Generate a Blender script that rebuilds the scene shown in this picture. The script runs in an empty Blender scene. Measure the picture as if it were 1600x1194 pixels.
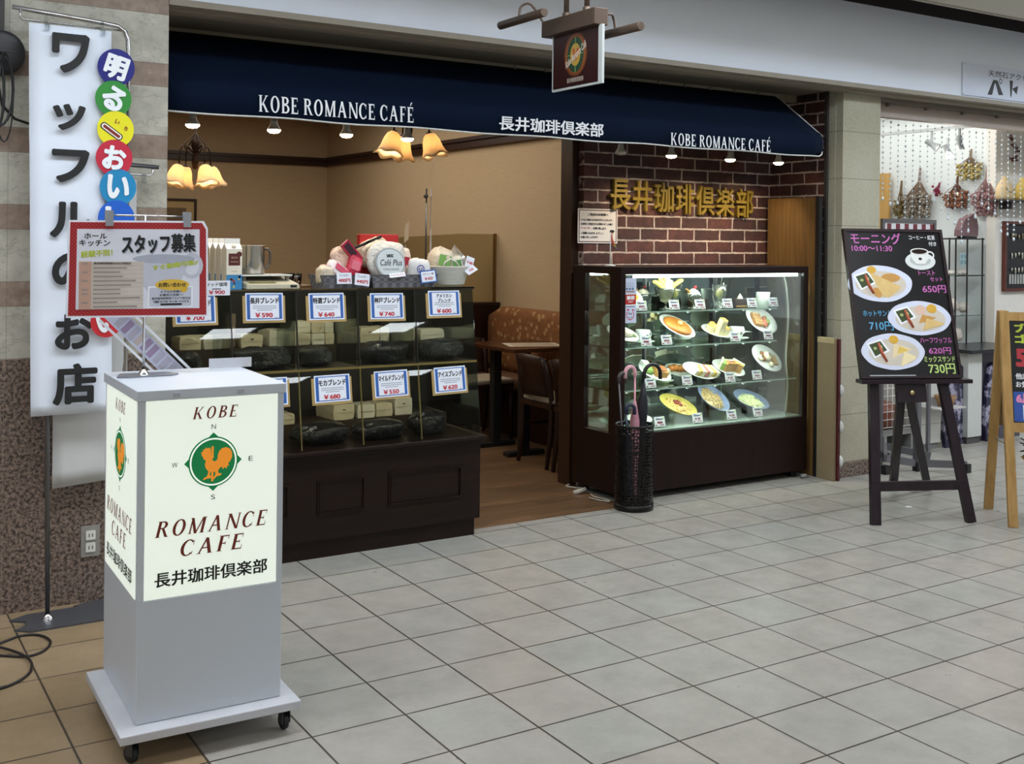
import bpy, math, random
from mathutils import Vector as V, Matrix as MX
S = bpy.context.scene
COL = S.collection
R = math.radians
pi = math.pi

# ------------------------------------------------------------------ camera
cam = bpy.data.objects.new('camera', bpy.data.cameras.new('camera'))
COL.objects.link(cam)
yaw, roll = 0.5595, 0.0110
fw = V((math.sin(yaw), math.cos(yaw), 0)); rt = V((math.cos(yaw), -math.sin(yaw), 0)); up = V((0, 0, 1))
cr = rt * math.cos(roll) + up * math.sin(roll)
cu = up * math.cos(roll) - rt * math.sin(roll)
m = MX.Identity(4)
for i in range(3):
    m[i][0] = cr[i]; m[i][1] = cu[i]; m[i][2] = -fw[i]
m[0][3], m[1][3], m[2][3] = -1.8209, -4.4130, 1.4407
cam.matrix_world = m
cam.data.sensor_width = 36
cam.data.lens = 1731.04 / 1600 * 36
cam.data.shift_y = -(597 - 375.46) / 1600
cam.data.clip_start = 0.05
S.camera = cam

# ------------------------------------------------------------------ view, world, light
S.view_settings.view_transform = 'Standard'
S.view_settings.look = 'None'
S.view_settings.gamma = 1
S.view_settings.use_curve_mapping = False
S.view_settings.exposure = 0.0
S.cycles.transparent_max_bounces = 24
w = bpy.data.worlds.new('world'); S.world = w; w.use_nodes = True
w.node_tree.nodes['Background'].inputs[0].default_value = (0.80, 0.88, 1.0, 1)
w.node_tree.nodes['Background'].inputs[1].default_value = 0.42

def lamp(kind, name, loc, power, col, rot=(0, 0, 0), size=.1, sizey=None, spot=None, blend=.5):
    d = bpy.data.lights.new(name, kind); d.energy = power; d.color = col
    if kind == 'AREA':
        d.size = size
        if sizey: d.shape = 'RECTANGLE'; d.size_y = sizey
    else:
        d.shadow_soft_size = size
    if kind == 'SPOT':
        d.spot_size = R(spot); d.spot_blend = blend
    o = bpy.data.objects.new(name, d); COL.objects.link(o); o.location = loc; o.rotation_euler = rot
    return o
# large lights of the place: cafe ceiling, neighbour shop ceiling
lamp('AREA', 'cafe_ceiling_light', (1.0, 3.6, 2.66), 62, (1, .91, .78), size=2.6, sizey=3.2)
lamp('AREA', 'shop_ceiling_light', (5.0, 1.5, 2.55), 22, (1, .97, .92), size=1.8, sizey=1.6)

# ------------------------------------------------------------------ materials
def lin(h):
    h = h.lstrip('#'); c = [int(h[i:i + 2], 16) / 255 for i in (0, 2, 4)]
    return tuple(x / 12.92 if x <= .04045 else ((x + .055) / 1.055) ** 2.4 for x in c)
MATS = {}
class NT:
    def __init__(s, name):
        s.m = bpy.data.materials.new(name); s.m.use_nodes = True; s.t = s.m.node_tree
        s.b = s.t.nodes['Principled BSDF']; s.out = s.t.nodes['Material Output']
    def n(s, typ, **kw):
        nd = s.t.nodes.new('ShaderNode' + typ)
        for k, v in kw.items():
            if k in nd.inputs.keys() if isinstance(k, str) else False: nd.inputs[k].default_value = v
            else: setattr(nd, k, v)
        return nd
    def l(s, a, b): s.t.links.new(a, b)
    def mixc(s, fac, a, b, mode='MIX'):
        nd = s.t.nodes.new('ShaderNodeMix'); nd.data_type = 'RGBA'; nd.blend_type = mode
        for i, v in ((0, fac), (6, a), (7, b)):
            if hasattr(v, 'is_linked') or hasattr(v, 'links'): s.l(v, nd.inputs[i])
            else: nd.inputs[i].default_value = v if i == 0 else (*v, 1)
        return nd.outputs[2]
    def math(s, op, a, b=None):
        nd = s.t.nodes.new('ShaderNodeMath'); nd.operation = op
        for i, v in enumerate((a, b)):
            if v is None: continue
            if hasattr(v, 'links'): s.l(v, nd.inputs[i])
            else: nd.inputs[i].default_value = v
        return nd.outputs[0]
    def obj(s):
        return s.n('TexCoord').outputs['Object']
    def noise(s, scale, detail=3, vec=None, rough=.5):
        nd = s.n('TexNoise'); nd.inputs['Scale'].default_value = scale; nd.inputs['Detail'].default_value = detail
        nd.inputs['Roughness'].default_value = rough
        s.l(vec if vec is not None else s.obj(), nd.inputs['Vector']); return nd.outputs[0]
    def ramp(s, fac, stops):
        nd = s.n('ValToRGB'); e = nd.color_ramp.elements
        while len(e) < len(stops): e.new(.5)
        for el, (p, c) in zip(e, stops): el.position = p; el.color = (*c, 1)
        s.l(fac, nd.inputs[0]); return nd.outputs[0]
    def sep(s, vec=None):
        nd = s.n('SeparateXYZ'); s.l(vec if vec is not None else s.obj(), nd.inputs[0]); return nd.outputs
    def mapping(s, scale=(1, 1, 1), rot=(0, 0, 0), loc=(0, 0, 0)):
        nd = s.n('Mapping'); s.l(s.obj(), nd.inputs[0]); nd.inputs['Scale'].default_value = scale
        nd.inputs['Rotation'].default_value = rot; nd.inputs['Location'].default_value = loc; return nd.outputs[0]
    def bump(s, h, strength=.3, dist=.01):
        nd = s.n('Bump'); nd.inputs['Strength'].default_value = strength; nd.inputs['Distance'].default_value = dist
        s.l(h, nd.inputs['Height']); s.l(nd.outputs[0], s.b.inputs['Normal'])
    def base(s, c): s.l(c, s.b.inputs['Base Color'])
    def set(s, rough=.5, metal=0, spec=.5):
        s.b.inputs['Roughness'].default_value = rough; s.b.inputs['Metallic'].default_value = metal
        s.b.inputs['Specular IOR Level'].default_value = spec
def mul(c, k): return tuple(min(1, x * k) for x in c)
def P(hexc, rough=.5, metal=0, var=.07, scale=25, bump=0, spec=.5, trans=0):
    key = ('P', hexc, rough, metal, var, scale, bump, spec, trans)
    if key in MATS: return MATS[key]
    t = NT('surface_' + hexc); c = lin(hexc); t.set(rough, metal, spec)
    nz = t.noise(scale, 3)
    t.base(t.mixc(nz, mul(c, 1 - var), mul(c, 1 + var)))
    if bump: t.bump(nz, bump, .01)
    if trans:
        tr = t.n('BsdfTranslucent'); tr.inputs[0].default_value = (*c, 1)
        mx = t.n('MixShader'); mx.inputs[0].default_value = trans
        t.l(t.b.outputs[0], mx.inputs[1]); t.l(tr.outputs[0], mx.inputs[2]); t.l(mx.outputs[0], t.out.inputs[0])
    MATS[key] = t.m; return t.m
def EM(hexc, strength, base='#202020'):
    key = ('E', hexc, strength)
    if key in MATS: return MATS[key]
    t = NT('glow_' + hexc); t.base(t.mixc(t.noise(5, 1), lin(base), lin(base))); t.set(.4)
    t.b.inputs['Emission Color'].default_value = (*lin(hexc), 1); t.b.inputs['Emission Strength'].default_value = strength
    MATS[key] = t.m; return t.m
def GLASS(tint='#f2faf6', refl=1.0, ior=1.5, rough=.0, dirt=0.0, veilc='#dddddd'):
    key = ('G', tint, refl, ior, rough, dirt)
    if key in MATS: return MATS[key]
    t = NT('clear_glass'); t.t.nodes.remove(t.b)
    tr = t.n('BsdfTransparent'); tr.inputs[0].default_value = (*lin(tint), 1)
    gl = t.n('BsdfGlossy'); gl.inputs['Roughness'].default_value = rough
    gl.inputs[0].default_value = (1, 1, 1, 1)
    fr = t.n('Fresnel'); fr.inputs[0].default_value = ior
    f = t.math('MULTIPLY', fr.outputs[0], refl)
    mx = t.n('MixShader'); t.l(f, mx.inputs[0]); t.l(tr.outputs[0], mx.inputs[1]); t.l(gl.outputs[0], mx.inputs[2])
    last = mx
    if dirt:
        df = t.n('BsdfDiffuse'); df.inputs[0].default_value = (*lin(veilc), 1)
        d = t.math('MULTIPLY', t.noise(14, 4), dirt)
        m2 = t.n('MixShader'); t.l(d, m2.inputs[0]); t.l(mx.outputs[0], m2.inputs[1]); t.l(df.outputs[0], m2.inputs[2]); last = m2
    t.l(last.outputs[0], t.out.inputs[0]); MATS[key] = t.m; return t.m
def WOOD(a, b, rough=.4, scale=(2, 30, 30), spec=.4, rot=(0, 0, 0)):
    key = ('W', a, b, rough, scale, rot, spec)
    if key in MATS: return MATS[key]
    t = NT('wood_grain'); t.set(rough, 0, spec)
    n1 = t.noise(1.6, 5, t.mapping(scale, rot), .6)
    t.base(t.ramp(n1, [(.3, lin(a)), (.7, lin(b))])); t.bump(n1, .08, .004)
    MATS[key] = t.m; return t.m
def cached(fn):
    def g():
        if fn.__name__ not in MATS: MATS[fn.__name__] = fn()
        return MATS[fn.__name__]
    return g
@cached
def M_tile():
    t = NT('mall_floor_tile'); v = t.mapping()
    def br(c1, c2, mo, bias=0.0):
        b = t.n('TexBrick'); b.offset = 0; b.squash = 1
        t.l(v, b.inputs['Vector'])
        for k, x in (('Color1', c1), ('Color2', c2), ('Mortar', mo)): b.inputs[k].default_value = (*x, 1)
        b.inputs['Scale'].default_value = 1; b.inputs['Mortar Size'].default_value = .0034; b.inputs['Mortar Smooth'].default_value = 0
        b.inputs['Brick Width'].default_value = .3; b.inputs['Row Height'].default_value = .281; b.inputs['Bias'].default_value = bias
        return b
    gr = br(lin('#a4a49b'), lin('#a7a298'), lin('#3a342c'))
    bn = br(lin('#a08a6c'), lin('#978162'), lin('#40372c'))
    x = t.sep()[0]
    sel = t.math('LESS_THAN', x, -.897)
    c = t.mixc(sel, gr.outputs[0], bn.outputs[0])
    n1 = t.noise(6, 8, None, .68); n2 = t.noise(60, 5)
    c = t.mixc(t.math('MULTIPLY', n2, .16), c, lin('#6f6557'))
    shade = t.ramp(n1, [(.30, (.80, .80, .79)), (.62, (1, 1, 1))])
    c = t.mixc(1.0, c, shade, 'MULTIPLY')
    t.base(c); t.set(.32, 0, .45)
    t.l(t.ramp(n1, [(.3, (.36,) * 3), (.7, (.27,) * 3)]), t.b.inputs['Roughness'])
    t.bump(t.math('SUBTRACT', 1.0, gr.outputs[1]), .35, .002)
    return t.m
@cached
def M_woodfloor():
    t = NT('cafe_plank_floor'); v = t.mapping((1, 1, 1))
    b = t.n('TexBrick'); b.offset = .5; t.l(v, b.inputs['Vector'])
    for k, x in (('Color1', lin('#80644a')), ('Color2', lin('#6a523a')), ('Mortar', lin('#3c2c1e'))): b.inputs[k].default_value = (*x, 1)
    b.inputs['Scale'].default_value = 1; b.inputs['Mortar Size'].default_value = .0012
    b.inputs['Brick Width'].default_value = .9; b.inputs['Row Height'].default_value = .09
    n1 = t.noise(2.2, 6, t.mapping((1.5, 16, 1)), .6)
    t.base(t.mixc(1.0, b.outputs[0], t.ramp(n1, [(.3, (.55, .52, .5)), (.7, (1.15, 1.1, 1.0))]), 'MULTIPLY'))
    t.set(.35, 0, .4); return t.m
@cached
def M_marblewall():
    t = NT('banded_stone_wall'); x, y, z = t.sep()
    f = t.math('FRACT', t.math('DIVIDE', t.math('SUBTRACT', z, 1.167 - .2935 * 10), .2935))
    band = t.math('LESS_THAN', f, .325)
    n1 = t.noise(7, 7, None, .65); n2 = t.noise(28, 5, None, .6)
    cream = t.ramp(n1, [(.34, lin('#a19d90')), (.5, lin('#b9b5a6')), (.66, lin('#c8c4b5'))])
    brown = t.ramp(n2, [(.34, lin('#857264')), (.6, lin('#9a8777')), (.72, lin('#ac9a8a'))])
    vn = t.ramp(t.math('ABSOLUTE', t.math('SUBTRACT', t.noise(4.5, 9, t.mapping((1, 1, 2.2)), .7), .5)), [(0, (.52, .5, .46)), (.012, (1, 1, 1))])
    cream = t.mixc(.75, cream, vn, 'MULTIPLY')
    c = t.mixc(band, cream, brown)
    jx = t.math('LESS_THAN', t.math('FRACT', t.math('DIVIDE', t.math('ADD', x, 1.215 + 6), .6)), .004)
    jz = t.math('LESS_THAN', t.math('ABSOLUTE', t.math('SUBTRACT', f, .325)), .006)
    jz2 = t.math('LESS_THAN', f, .008)
    j = t.math('MAXIMUM', jx, t.math('MAXIMUM', jz, jz2))
    c = t.mixc(t.math('MULTIPLY', j, .5), c, lin('#5f5a50'))
    vo = t.n('TexVoronoi'); vo.inputs['Scale'].default_value = 95; t.l(t.obj(), vo.inputs['Vector'])
    g = t.mixc(t.ramp(t.noise(75, 4, None, .7), [(.44, (0, 0, 0)), (.54, (1, 1, 1))]), lin('#2b2522'), lin('#8d7a6c'))
    g = t.mixc(.35, g, t.ramp(vo.outputs['Distance'], [(.1, lin('#a08c7d')), (.6, lin('#4a3d36'))]))
    gx = t.math('LESS_THAN', t.math('FRACT', t.math('DIVIDE', t.math('ADD', x, .921 + 3), .3)), .006)
    gz = t.math('LESS_THAN', t.math('FRACT', t.math('DIVIDE', t.math('ADD', z, .235), .3)), .006)
    g = t.mixc(t.math('MULTIPLY', t.math('MAXIMUM', gx, gz), .6), g, lin('#8d8378'))
    low = t.math('LESS_THAN', z, .965)
    t.base(t.mixc(low, c, g)); t.set(.38, 0, .4); return t.m
@cached
def M_granite():
    t = NT('speckled_granite')
    g = t.mixc(t.ramp(t.noise(75, 4, None, .7), [(.44, (0, 0, 0)), (.54, (1, 1, 1))]), lin('#2b2522'), lin('#8d7a6c'))
    t.base(g); t.set(.35); return t.m
@cached
def M_sandstone():
    t = NT('sandstone_block'); x, y, z = t.sep()
    n1 = t.noise(160, 3); n2 = t.noise(3, 4)
    c = t.ramp(n1, [(.3, lin('#98937f')), (.7, lin('#b9b59e'))])
    c = t.mixc(.4, c, t.ramp(n2, [(.3, lin('#a09a82')), (.7, lin('#bbb7a4'))]))
    j = t.math('LESS_THAN', t.math('FRACT', t.math('DIVIDE', t.math('SUBTRACT', z, .092 - .29), .2915)), .014)
    t.base(t.mixc(t.math('MULTIPLY', j, .8), c, lin('#6d6856'))); t.set(.8); t.bump(n1, .5, .003); return t.m
def BRICK(axis):
    key = 'brick' + axis
    if key in MATS: return MATS[key]
    t = NT('dark_red_brick'); s = t.sep(); cb = t.n('CombineXYZ')
    t.l(s[0 if axis == 'x' else 1], cb.inputs[0]); t.l(s[2], cb.inputs[1])
    mp = t.n('Mapping'); t.l(cb.outputs[0], mp.inputs[0]); mp.inputs['Location'].default_value = (-.05, -.05, 0)
    wob = t.n('TexNoise'); wob.inputs['Scale'].default_value = 22; t.l(t.obj(), wob.inputs['Vector'])
    mxv = t.n('Mix'); mxv.data_type = 'VECTOR'; mxv.inputs[0].default_value = .009
    t.l(mp.outputs[0], mxv.inputs[4]); t.l(wob.outputs[1], mxv.inputs[5])
    b = t.n('TexBrick'); b.offset = .5; t.l(mxv.outputs[1], b.inputs['Vector'])
    for k, x in (('Color1', lin('#51302a')), ('Color2', lin('#32201e')), ('Mortar', lin('#aca79e'))): b.inputs[k].default_value = (*x, 1)
    b.inputs['Scale'].default_value = 1; b.inputs['Mortar Size'].default_value = .0062; b.inputs['Mortar Smooth'].default_value = .25
    b.inputs['Brick Width'].default_value = .213; b.inputs['Row Height'].default_value = .0732
    n1 = t.noise(26, 6, None, .7)
    n2 = t.noise(5, 3)
    c = t.mixc(1.0, b.outputs[0], t.ramp(n1, [(.3, (.62, .57, .55)), (.7, (1.5, 1.3, 1.2))]), 'MULTIPLY')
    c = t.mixc(1.0, c, t.ramp(n2, [(.35, (.75, .75, .78)), (.65, (1.15, 1.05, 1.0))]), 'MULTIPLY')
    t.base(c); t.set(.75)
    t.bump(t.math('ADD', t.math('SUBTRACT', 1.0, b.outputs[1]), t.math('MULTIPLY', n1, .5)), .8, .008)
    MATS[key] = t.m; return t.m
@cached
def M_wallpaper():
    t = NT('beige_woven_wallpaper'); n1 = t.noise(3, 5, t.mapping((3, 3, 130)), .7)
    t.base(t.ramp(n1, [(.3, lin('#b39c7c')), (.7, lin('#c4ad8c'))])); t.set(.8); t.bump(n1, .15, .003); return t.m
@cached
def M_dotpaper():
    t = NT('dotted_wallpaper'); x, y, z = t.sep()
    def cell(a, p): return t.math('SUBTRACT', t.math('FRACT', t.math('DIVIDE', t.math('ADD', a, 20), p)), .5)
    a = t.math('MULTIPLY', cell(y, .07), .07); b = t.math('MULTIPLY', cell(z, .042), .042)
    d = t.math('SQRT', t.math('ADD', t.math('MULTIPLY', a, a), t.math('MULTIPLY', b, b)))
    k = t.math('LESS_THAN', d, .0075)
    n = t.noise(40, 2)
    t.base(t.mixc(t.math('MULTIPLY', k, t.math('ADD', .25, n)), lin('#dfe6e4'), lin('#a3b4b8'))); t.set(.7); return t.m
def POLKA(a, b, p=.008, r=.0015):
    key = ('polka', a, b, p)
    if key in MATS: return MATS[key]
    t = NT('polka_dots'); x, y, z = t.sep()
    u = t.math('DIVIDE', t.math('ADD', x, z), p * 1.41); v = t.math('DIVIDE', t.math('SUBTRACT', x, z), p * 1.41)
    a1 = t.math('SUBTRACT', t.math('FRACT', t.math('ADD', u, 500)), .5); b1 = t.math('SUBTRACT', t.math('FRACT', t.math('ADD', v, 500)), .5)
    d = t.math('SQRT', t.math('ADD', t.math('MULTIPLY', a1, a1), t.math('MULTIPLY', b1, b1)))
    t.base(t.mixc(t.math('LESS_THAN', d, r / p), lin(a), lin(b))); t.set(.45); MATS[key] = t.m; return t.m
@cached
def M_bench():
    t = NT('orange_spotted_fabric'); vo = t.n('TexVoronoi'); vo.inputs['Scale'].default_value = 17; t.l(t.obj(), vo.inputs['Vector'])
    n = t.noise(30, 4)
    base = t.ramp(n, [(.3, lin('#744724')), (.7, lin('#8c5a2e'))])
    t.base(t.mixc(t.ramp(vo.outputs['Distance'], [(.26, (.8,) * 3), (.36, (0, 0, 0))]), base, lin('#b08c60'))); t.set(.85); return t.m
@cached
def M_lace():
    t = NT('perforated_black_metal'); t.set(.32, .6, .5); t.base(t.mixc(t.noise(40), lin('#141210'), lin('#26221f')))
    g = t.n('TexCoord').outputs['UV']
    vo = t.n('TexVoronoi'); vo.feature = 'DISTANCE_TO_EDGE'; vo.inputs['Scale'].default_value = 1; vo.inputs['Randomness'].default_value = .45
    t.l(g, vo.inputs['Vector'])
    hole = t.math('GREATER_THAN', vo.outputs[0], .17)
    tr = t.n('BsdfTransparent'); mx = t.n('MixShader')
    t.l(t.math('MULTIPLY', hole, .9), mx.inputs[0]); t.l(t.b.outputs[0], mx.inputs[1]); t.l(tr.outputs[0], mx.inputs[2]); t.l(mx.outputs[0], t.out.inputs[0])
    return t.m
@cached
def M_weave():
    t = NT('woven_wicker'); w1 = t.n('TexWave'); w1.bands_direction = 'Z'; w1.inputs['Scale'].default_value = 55; w1.inputs['Distortion'].default_value = 1.2
    t.l(t.obj(), w1.inputs['Vector']); t.base(t.ramp(w1.outputs[1], [(.2, lin('#c2c0b4')), (.7, lin('#efede2'))])); t.set(.6); t.bump(w1.outputs[1], .6, .004); return t.m
@cached
def M_greyweave():
    t = NT('grey_woven_strap'); ch = t.n('TexChecker'); ch.inputs['Scale'].default_value = 45; t.l(t.obj(), ch.inputs['Vector'])
    ch.inputs[1].default_value = (*lin('#56565a'), 1); ch.inputs[2].default_value = (*lin('#74747a'), 1)
    t.base(ch.outputs[0]); t.set(.6); t.bump(ch.outputs[1], .4, .003); return t.m
@cached
def M_beans():
    t = NT('dark_roasted_beans_in_film'); vo = t.n('TexVoronoi'); vo.inputs['Scale'].default_value = 130; t.l(t.obj(), vo.inputs['Vector'])
    t.base(t.ramp(vo.outputs['Distance'], [(.1, lin('#1a110c')), (.7, lin('#050403'))])); t.set(.3, 0, .6)
    t.b.inputs['Coat Weight'].default_value = .35; t.b.inputs['Coat Roughness'].default_value = .08
    t.bump(t.noise(28, 5, None, .7), 1.0, .05); return t.m
MIRROR = NT('mirror_glass'); MIRROR.set(.03, 1, .5)
MIRROR.base(MIRROR.mixc(MIRROR.noise(4, 1), lin('#a6b0aa'), lin('#aeb8b2'))); MIRROR = MIRROR.m

# ------------------------------------------------------------------ mesh builder
OFF = {}
def VV(*a): return V(a if len(a) > 1 else a[0])
class FR:                                   # flat frame: origin, right, up, normal towards the viewer
    def __init__(s, O, ux=(1, 0, 0), uy=(0, 0, 1)):
        s.O = V(O); s.x = V(ux).normalized(); s.y = V(uy).normalized(); s.n = s.x.cross(s.y)
    def p(s, a, b, c=0): return s.O + s.x * a + s.y * b + s.n * c
    def at(s, a, b, rot=0, c=0):
        cs, sn = math.cos(rot), math.sin(rot)
        return FR(s.p(a, b, c), s.x * cs + s.y * sn, s.y * cs - s.x * sn)
TXT = {}
def textgeo(body, bold=0, res=3, ext=0, space=1.0):
    k = (body, bold, res, ext, space)
    if k in TXT: return TXT[k]
    c = bpy.data.curves.new('t', 'FONT'); c.body = body; c.resolution_u = res; c.extrude = ext
    c.space_character = space; c.space_line = 1.1
    o = bpy.data.objects.new('t', c); COL.objects.link(o)
    dg = bpy.context.evaluated_depsgraph_get(); dg.update()
    me = bpy.data.meshes.new_from_object(o.evaluated_get(dg))
    vs = [tuple(v.co) for v in me.vertices]; fs = [tuple(p.vertices) for p in me.polygons]
    bpy.data.objects.remove(o); bpy.data.curves.remove(c); bpy.data.meshes.remove(me)
    if not vs: vs = [(0, 0, 0)] * 3; fs = []
    if bold:
        n0 = len(vs); v0, f0 = vs, fs; vs = []; fs = []
        for q, (a, b) in enumerate(((0, 0), (-1, -.7), (1, -.7), (1, .7), (-1, .7)) if res < 5 else [(0, 0)] + [(math.cos(pi * k / 8), math.sin(pi * k / 8)) for k in range(16)]):
            vs += [(x + a * bold, y + b * bold, z + q * .0015) for x, y, z in v0]; fs += [tuple(i + q * n0 for i in f) for f in f0]
    x0 = min(v[0] for v in vs); x1 = max(v[0] for v in vs); y0 = min(v[1] for v in vs); y1 = max(v[1] for v in vs)
    TXT[k] = (vs, fs, x0, x1, y0, y1); return TXT[k]
class MB:
    def __init__(s, M=None): s.v = []; s.f = []; s.sm = []; s.mi = []; s.M = M; s.uv = None
    def add(s, vs, fs, smooth=False, m=0):
        b = len(s.v)
        s.v += [(s.M @ V(v)) if s.M else V(v) for v in vs]
        for f in fs: s.f.append(tuple(i + b for i in f)); s.sm.append(smooth); s.mi.append(m)
        return s
    def box(s, x0, x1, y0, y1, z0, z1, m=0):
        vs = [(x, y, z) for x in (x0, x1) for y in (y0, y1) for z in (z0, z1)]
        return s.add(vs, [(0, 1, 3, 2), (4, 6, 7, 5), (0, 4, 5, 1), (2, 3, 7, 6), (0, 2, 6, 4), (1, 5, 7, 3)], False, m)
    def bar(s, a, b, w, d, m=0, side=None):
        a = V(a); b = V(b); z = (b - a).normalized()
        x = V(side) if side else (z.cross(V((0, 0, 1))) if abs(z.z) < .95 else V((1, 0, 0)))
        x = (x - z * x.dot(z)).normalized(); y = z.cross(x)
        vs = []
        for p in (a, b):
            for i, j in ((-1, -1), (1, -1), (1, 1), (-1, 1)): vs.append(p + x * (i * w / 2) + y * (j * d / 2))
        return s.add(vs, [(3, 2, 1, 0), (4, 5, 6, 7), (0, 1, 5, 4), (1, 2, 6, 5), (2, 3, 7, 6), (3, 0, 4, 7)], False, m)
    def tube(s, pts, r, n=8, m=0, closed=False, cap=True):
        pts = [V(p) for p in pts]; N = len(pts); rr = r if isinstance(r, (list, tuple)) else [r] * N
        vs = []; prev = None
        for i, p in enumerate(pts):
            a = pts[(i - 1) % N] if (i > 0 or closed) else p; b = pts[(i + 1) % N] if (i < N - 1 or closed) else p
            t = (b - a)
            t = t.normalized() if t.length > 1e-9 else V((0, 0, 1))
            if prev is None:
                x = t.cross(V((0, 0, 1)))
                if x.length < .05: x = t.cross(V((1, 0, 0)))
            else: x = prev - t * prev.dot(t)
            x.normalize(); prev = x; y = t.cross(x)
            for k in range(n):
                an = 2 * pi * k / n; vs.append(p + (x * math.cos(an) + y * math.sin(an)) * rr[i])
        fs = []
        for i in range(N if closed else N - 1):
            j = (i + 1) % N
            for k in range(n): fs.append((i * n + k, i * n + (k + 1) % n, j * n + (k + 1) % n, j * n + k))
        s.add(vs, fs, True, m)
        if cap and not closed:
            s.f.append(tuple(len(s.v) - len(vs) + k for k in reversed(range(n)))); s.sm.append(False); s.mi.append(m)
            s.f.append(tuple(len(s.v) - n + k for k in range(n))); s.sm.append(False); s.mi.append(m)
        return s
    def lathe(s, prof, n=24, c=(0, 0, 0), m=0, sx=1, sy=1, wob=None, smooth=True):
        vs = []; c = V(c)
        for r, z in prof:
            for k in range(n):
                a = 2 * pi * k / n; q = wob(a, r, z) if wob else (r, z)
                vs.append(c + V((q[0] * math.cos(a) * sx, q[0] * math.sin(a) * sy, q[1])))
        fs = []
        for i in range(len(prof) - 1):
            for k in range(n): fs.append((i * n + k, i * n + (k + 1) % n, (i + 1) * n + (k + 1) % n, (i + 1) * n + k))
        return s.add(vs, fs, smooth, m)
    def ball(s, c, r, n=12, m=0, wob=0, seed=0, sq=1):
        rx, ry, rz = r if isinstance(r, (tuple, list)) else (r, r, r); rnd = random.Random(seed)
        ph = [rnd.uniform(0, 6) for _ in range(6)]; vs = []; k = n // 2
        def se(v): return math.copysign(abs(v) ** sq, v)
        for i in range(k + 1):
            t = pi * i / k
            for j in range(n):
                a = 2 * pi * j / n
                d = 1 + wob * (math.sin(3 * a + ph[0] + 2 * t) * .4 + math.sin(5 * t + ph[1] + a) * .35 + math.sin(7 * a + 4 * t + ph[2]) * .25)
                vs.append((c[0] + rx * d * se(math.sin(t)) * se(math.cos(a)), c[1] + ry * d * se(math.sin(t)) * se(math.sin(a)), c[2] + rz * d * se(math.cos(t))))
        fs = [(i * n + j, (i + 1) * n + j, (i + 1) * n + (j + 1) % n, i * n + (j + 1) % n) for i in range(k) for j in range(n)]
        return s.add(vs, fs, True, m)
    def poly(s, pts, fr, c0=0, c1=.001, m=0):
        n = len(pts); ar = sum(pts[i][0] * pts[(i + 1) % n][1] - pts[(i + 1) % n][0] * pts[i][1] for i in range(n))
        if ar < 0: pts = pts[::-1]
        vs = [fr.p(a, b, c1) for a, b in pts] + [fr.p(a, b, c0) for a, b in pts]
        fs = [tuple(range(n)), tuple(range(2 * n - 1, n - 1, -1))] + [(i, i + n, (i + 1) % n + n, (i + 1) % n) for i in range(n)]
        return s.add(vs, fs, False, m)
    def rect(s, fr, x0, x1, y0, y1, c0=0, c1=.001, m=0): return s.poly([(x0, y0), (x1, y0), (x1, y1), (x0, y1)], fr, c0, c1, m)
    def rrect(s, fr, x0, x1, y0, y1, r, c0=0, c1=.001, m=0):
        pts = []
        for cx, cy, a0 in ((x1 - r, y1 - r, 0), (x0 + r, y1 - r, 90), (x0 + r, y0 + r, 180), (x1 - r, y0 + r, 270)):
            for k in range(5): a = R(a0 + k * 22.5); pts.append((cx + r * math.cos(a), cy + r * math.sin(a)))
        return s.poly(pts, fr, c0, c1, m)
    def ell(s, fr, cx, cy, rx, ry, c0=0, c1=.001, m=0, n=28, rot=0):
        pts = []
        for k in range(n):
            a = 2 * pi * k / n; x = rx * math.cos(a); y = ry * math.sin(a)
            pts.append((cx + x * math.cos(rot) - y * math.sin(rot), cy + x * math.sin(rot) + y * math.cos(rot)))
        return s.poly(pts, fr, c0, c1, m)
    def ring(s, fr, cx, cy, rx, ry, wx, wy, c=.001, m=0, n=32, a0=0, a1=360):
        vs = []; fs = []
        full = a1 - a0 >= 360
        N = n if full else n + 1
        for k in range(N):
            a = R(a0 + (a1 - a0) * k / n)
            vs.append(fr.p(cx + rx * math.cos(a), cy + ry * math.sin(a), c)); vs.append(fr.p(cx + (rx - wx) * math.cos(a), cy + (ry - wy) * math.sin(a), c))
        for k in range(n): i = 2 * k; j = 2 * ((k + 1) % N); fs.append((i, j, j + 1, i + 1))
        return s.add(vs, fs, False, m)
    def frame(s, fr, x0, x1, y0, y1, w, c0=0, c1=.01, m=0):
        s.rect(fr, x0, x1, y0, y0 + w, c0, c1, m); s.rect(fr, x0, x1, y1 - w, y1, c0, c1, m)
        s.rect(fr, x0, x0 + w, y0 + w, y1 - w, c0, c1, m); return s.rect(fr, x1 - w, x1, y0 + w, y1 - w, c0, c1, m)
    def text(s, body, fr, cx, cy, h=None, w=None, c=.0012, bold=0, shear=0, m=0, res=3, ext=0, space=1.0):
        vs, fs, x0, x1, y0, y1 = textgeo(body, bold, res, ext, space)
        sy = h / (y1 - y0) if h else None; sx = w / (x1 - x0) if w else None
        if sy is None: sy = sx
        if sx is None: sx = sy
        mx, my = (x0 + x1) / 2, (y0 + y1) / 2
        out = [fr.p(cx + (a - mx) * sx + (b - my) * sy * shear, cy + (b - my) * sy, c + d * sy) for a, b, d in vs]
        return s.add(out, fs, False, m)
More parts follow.
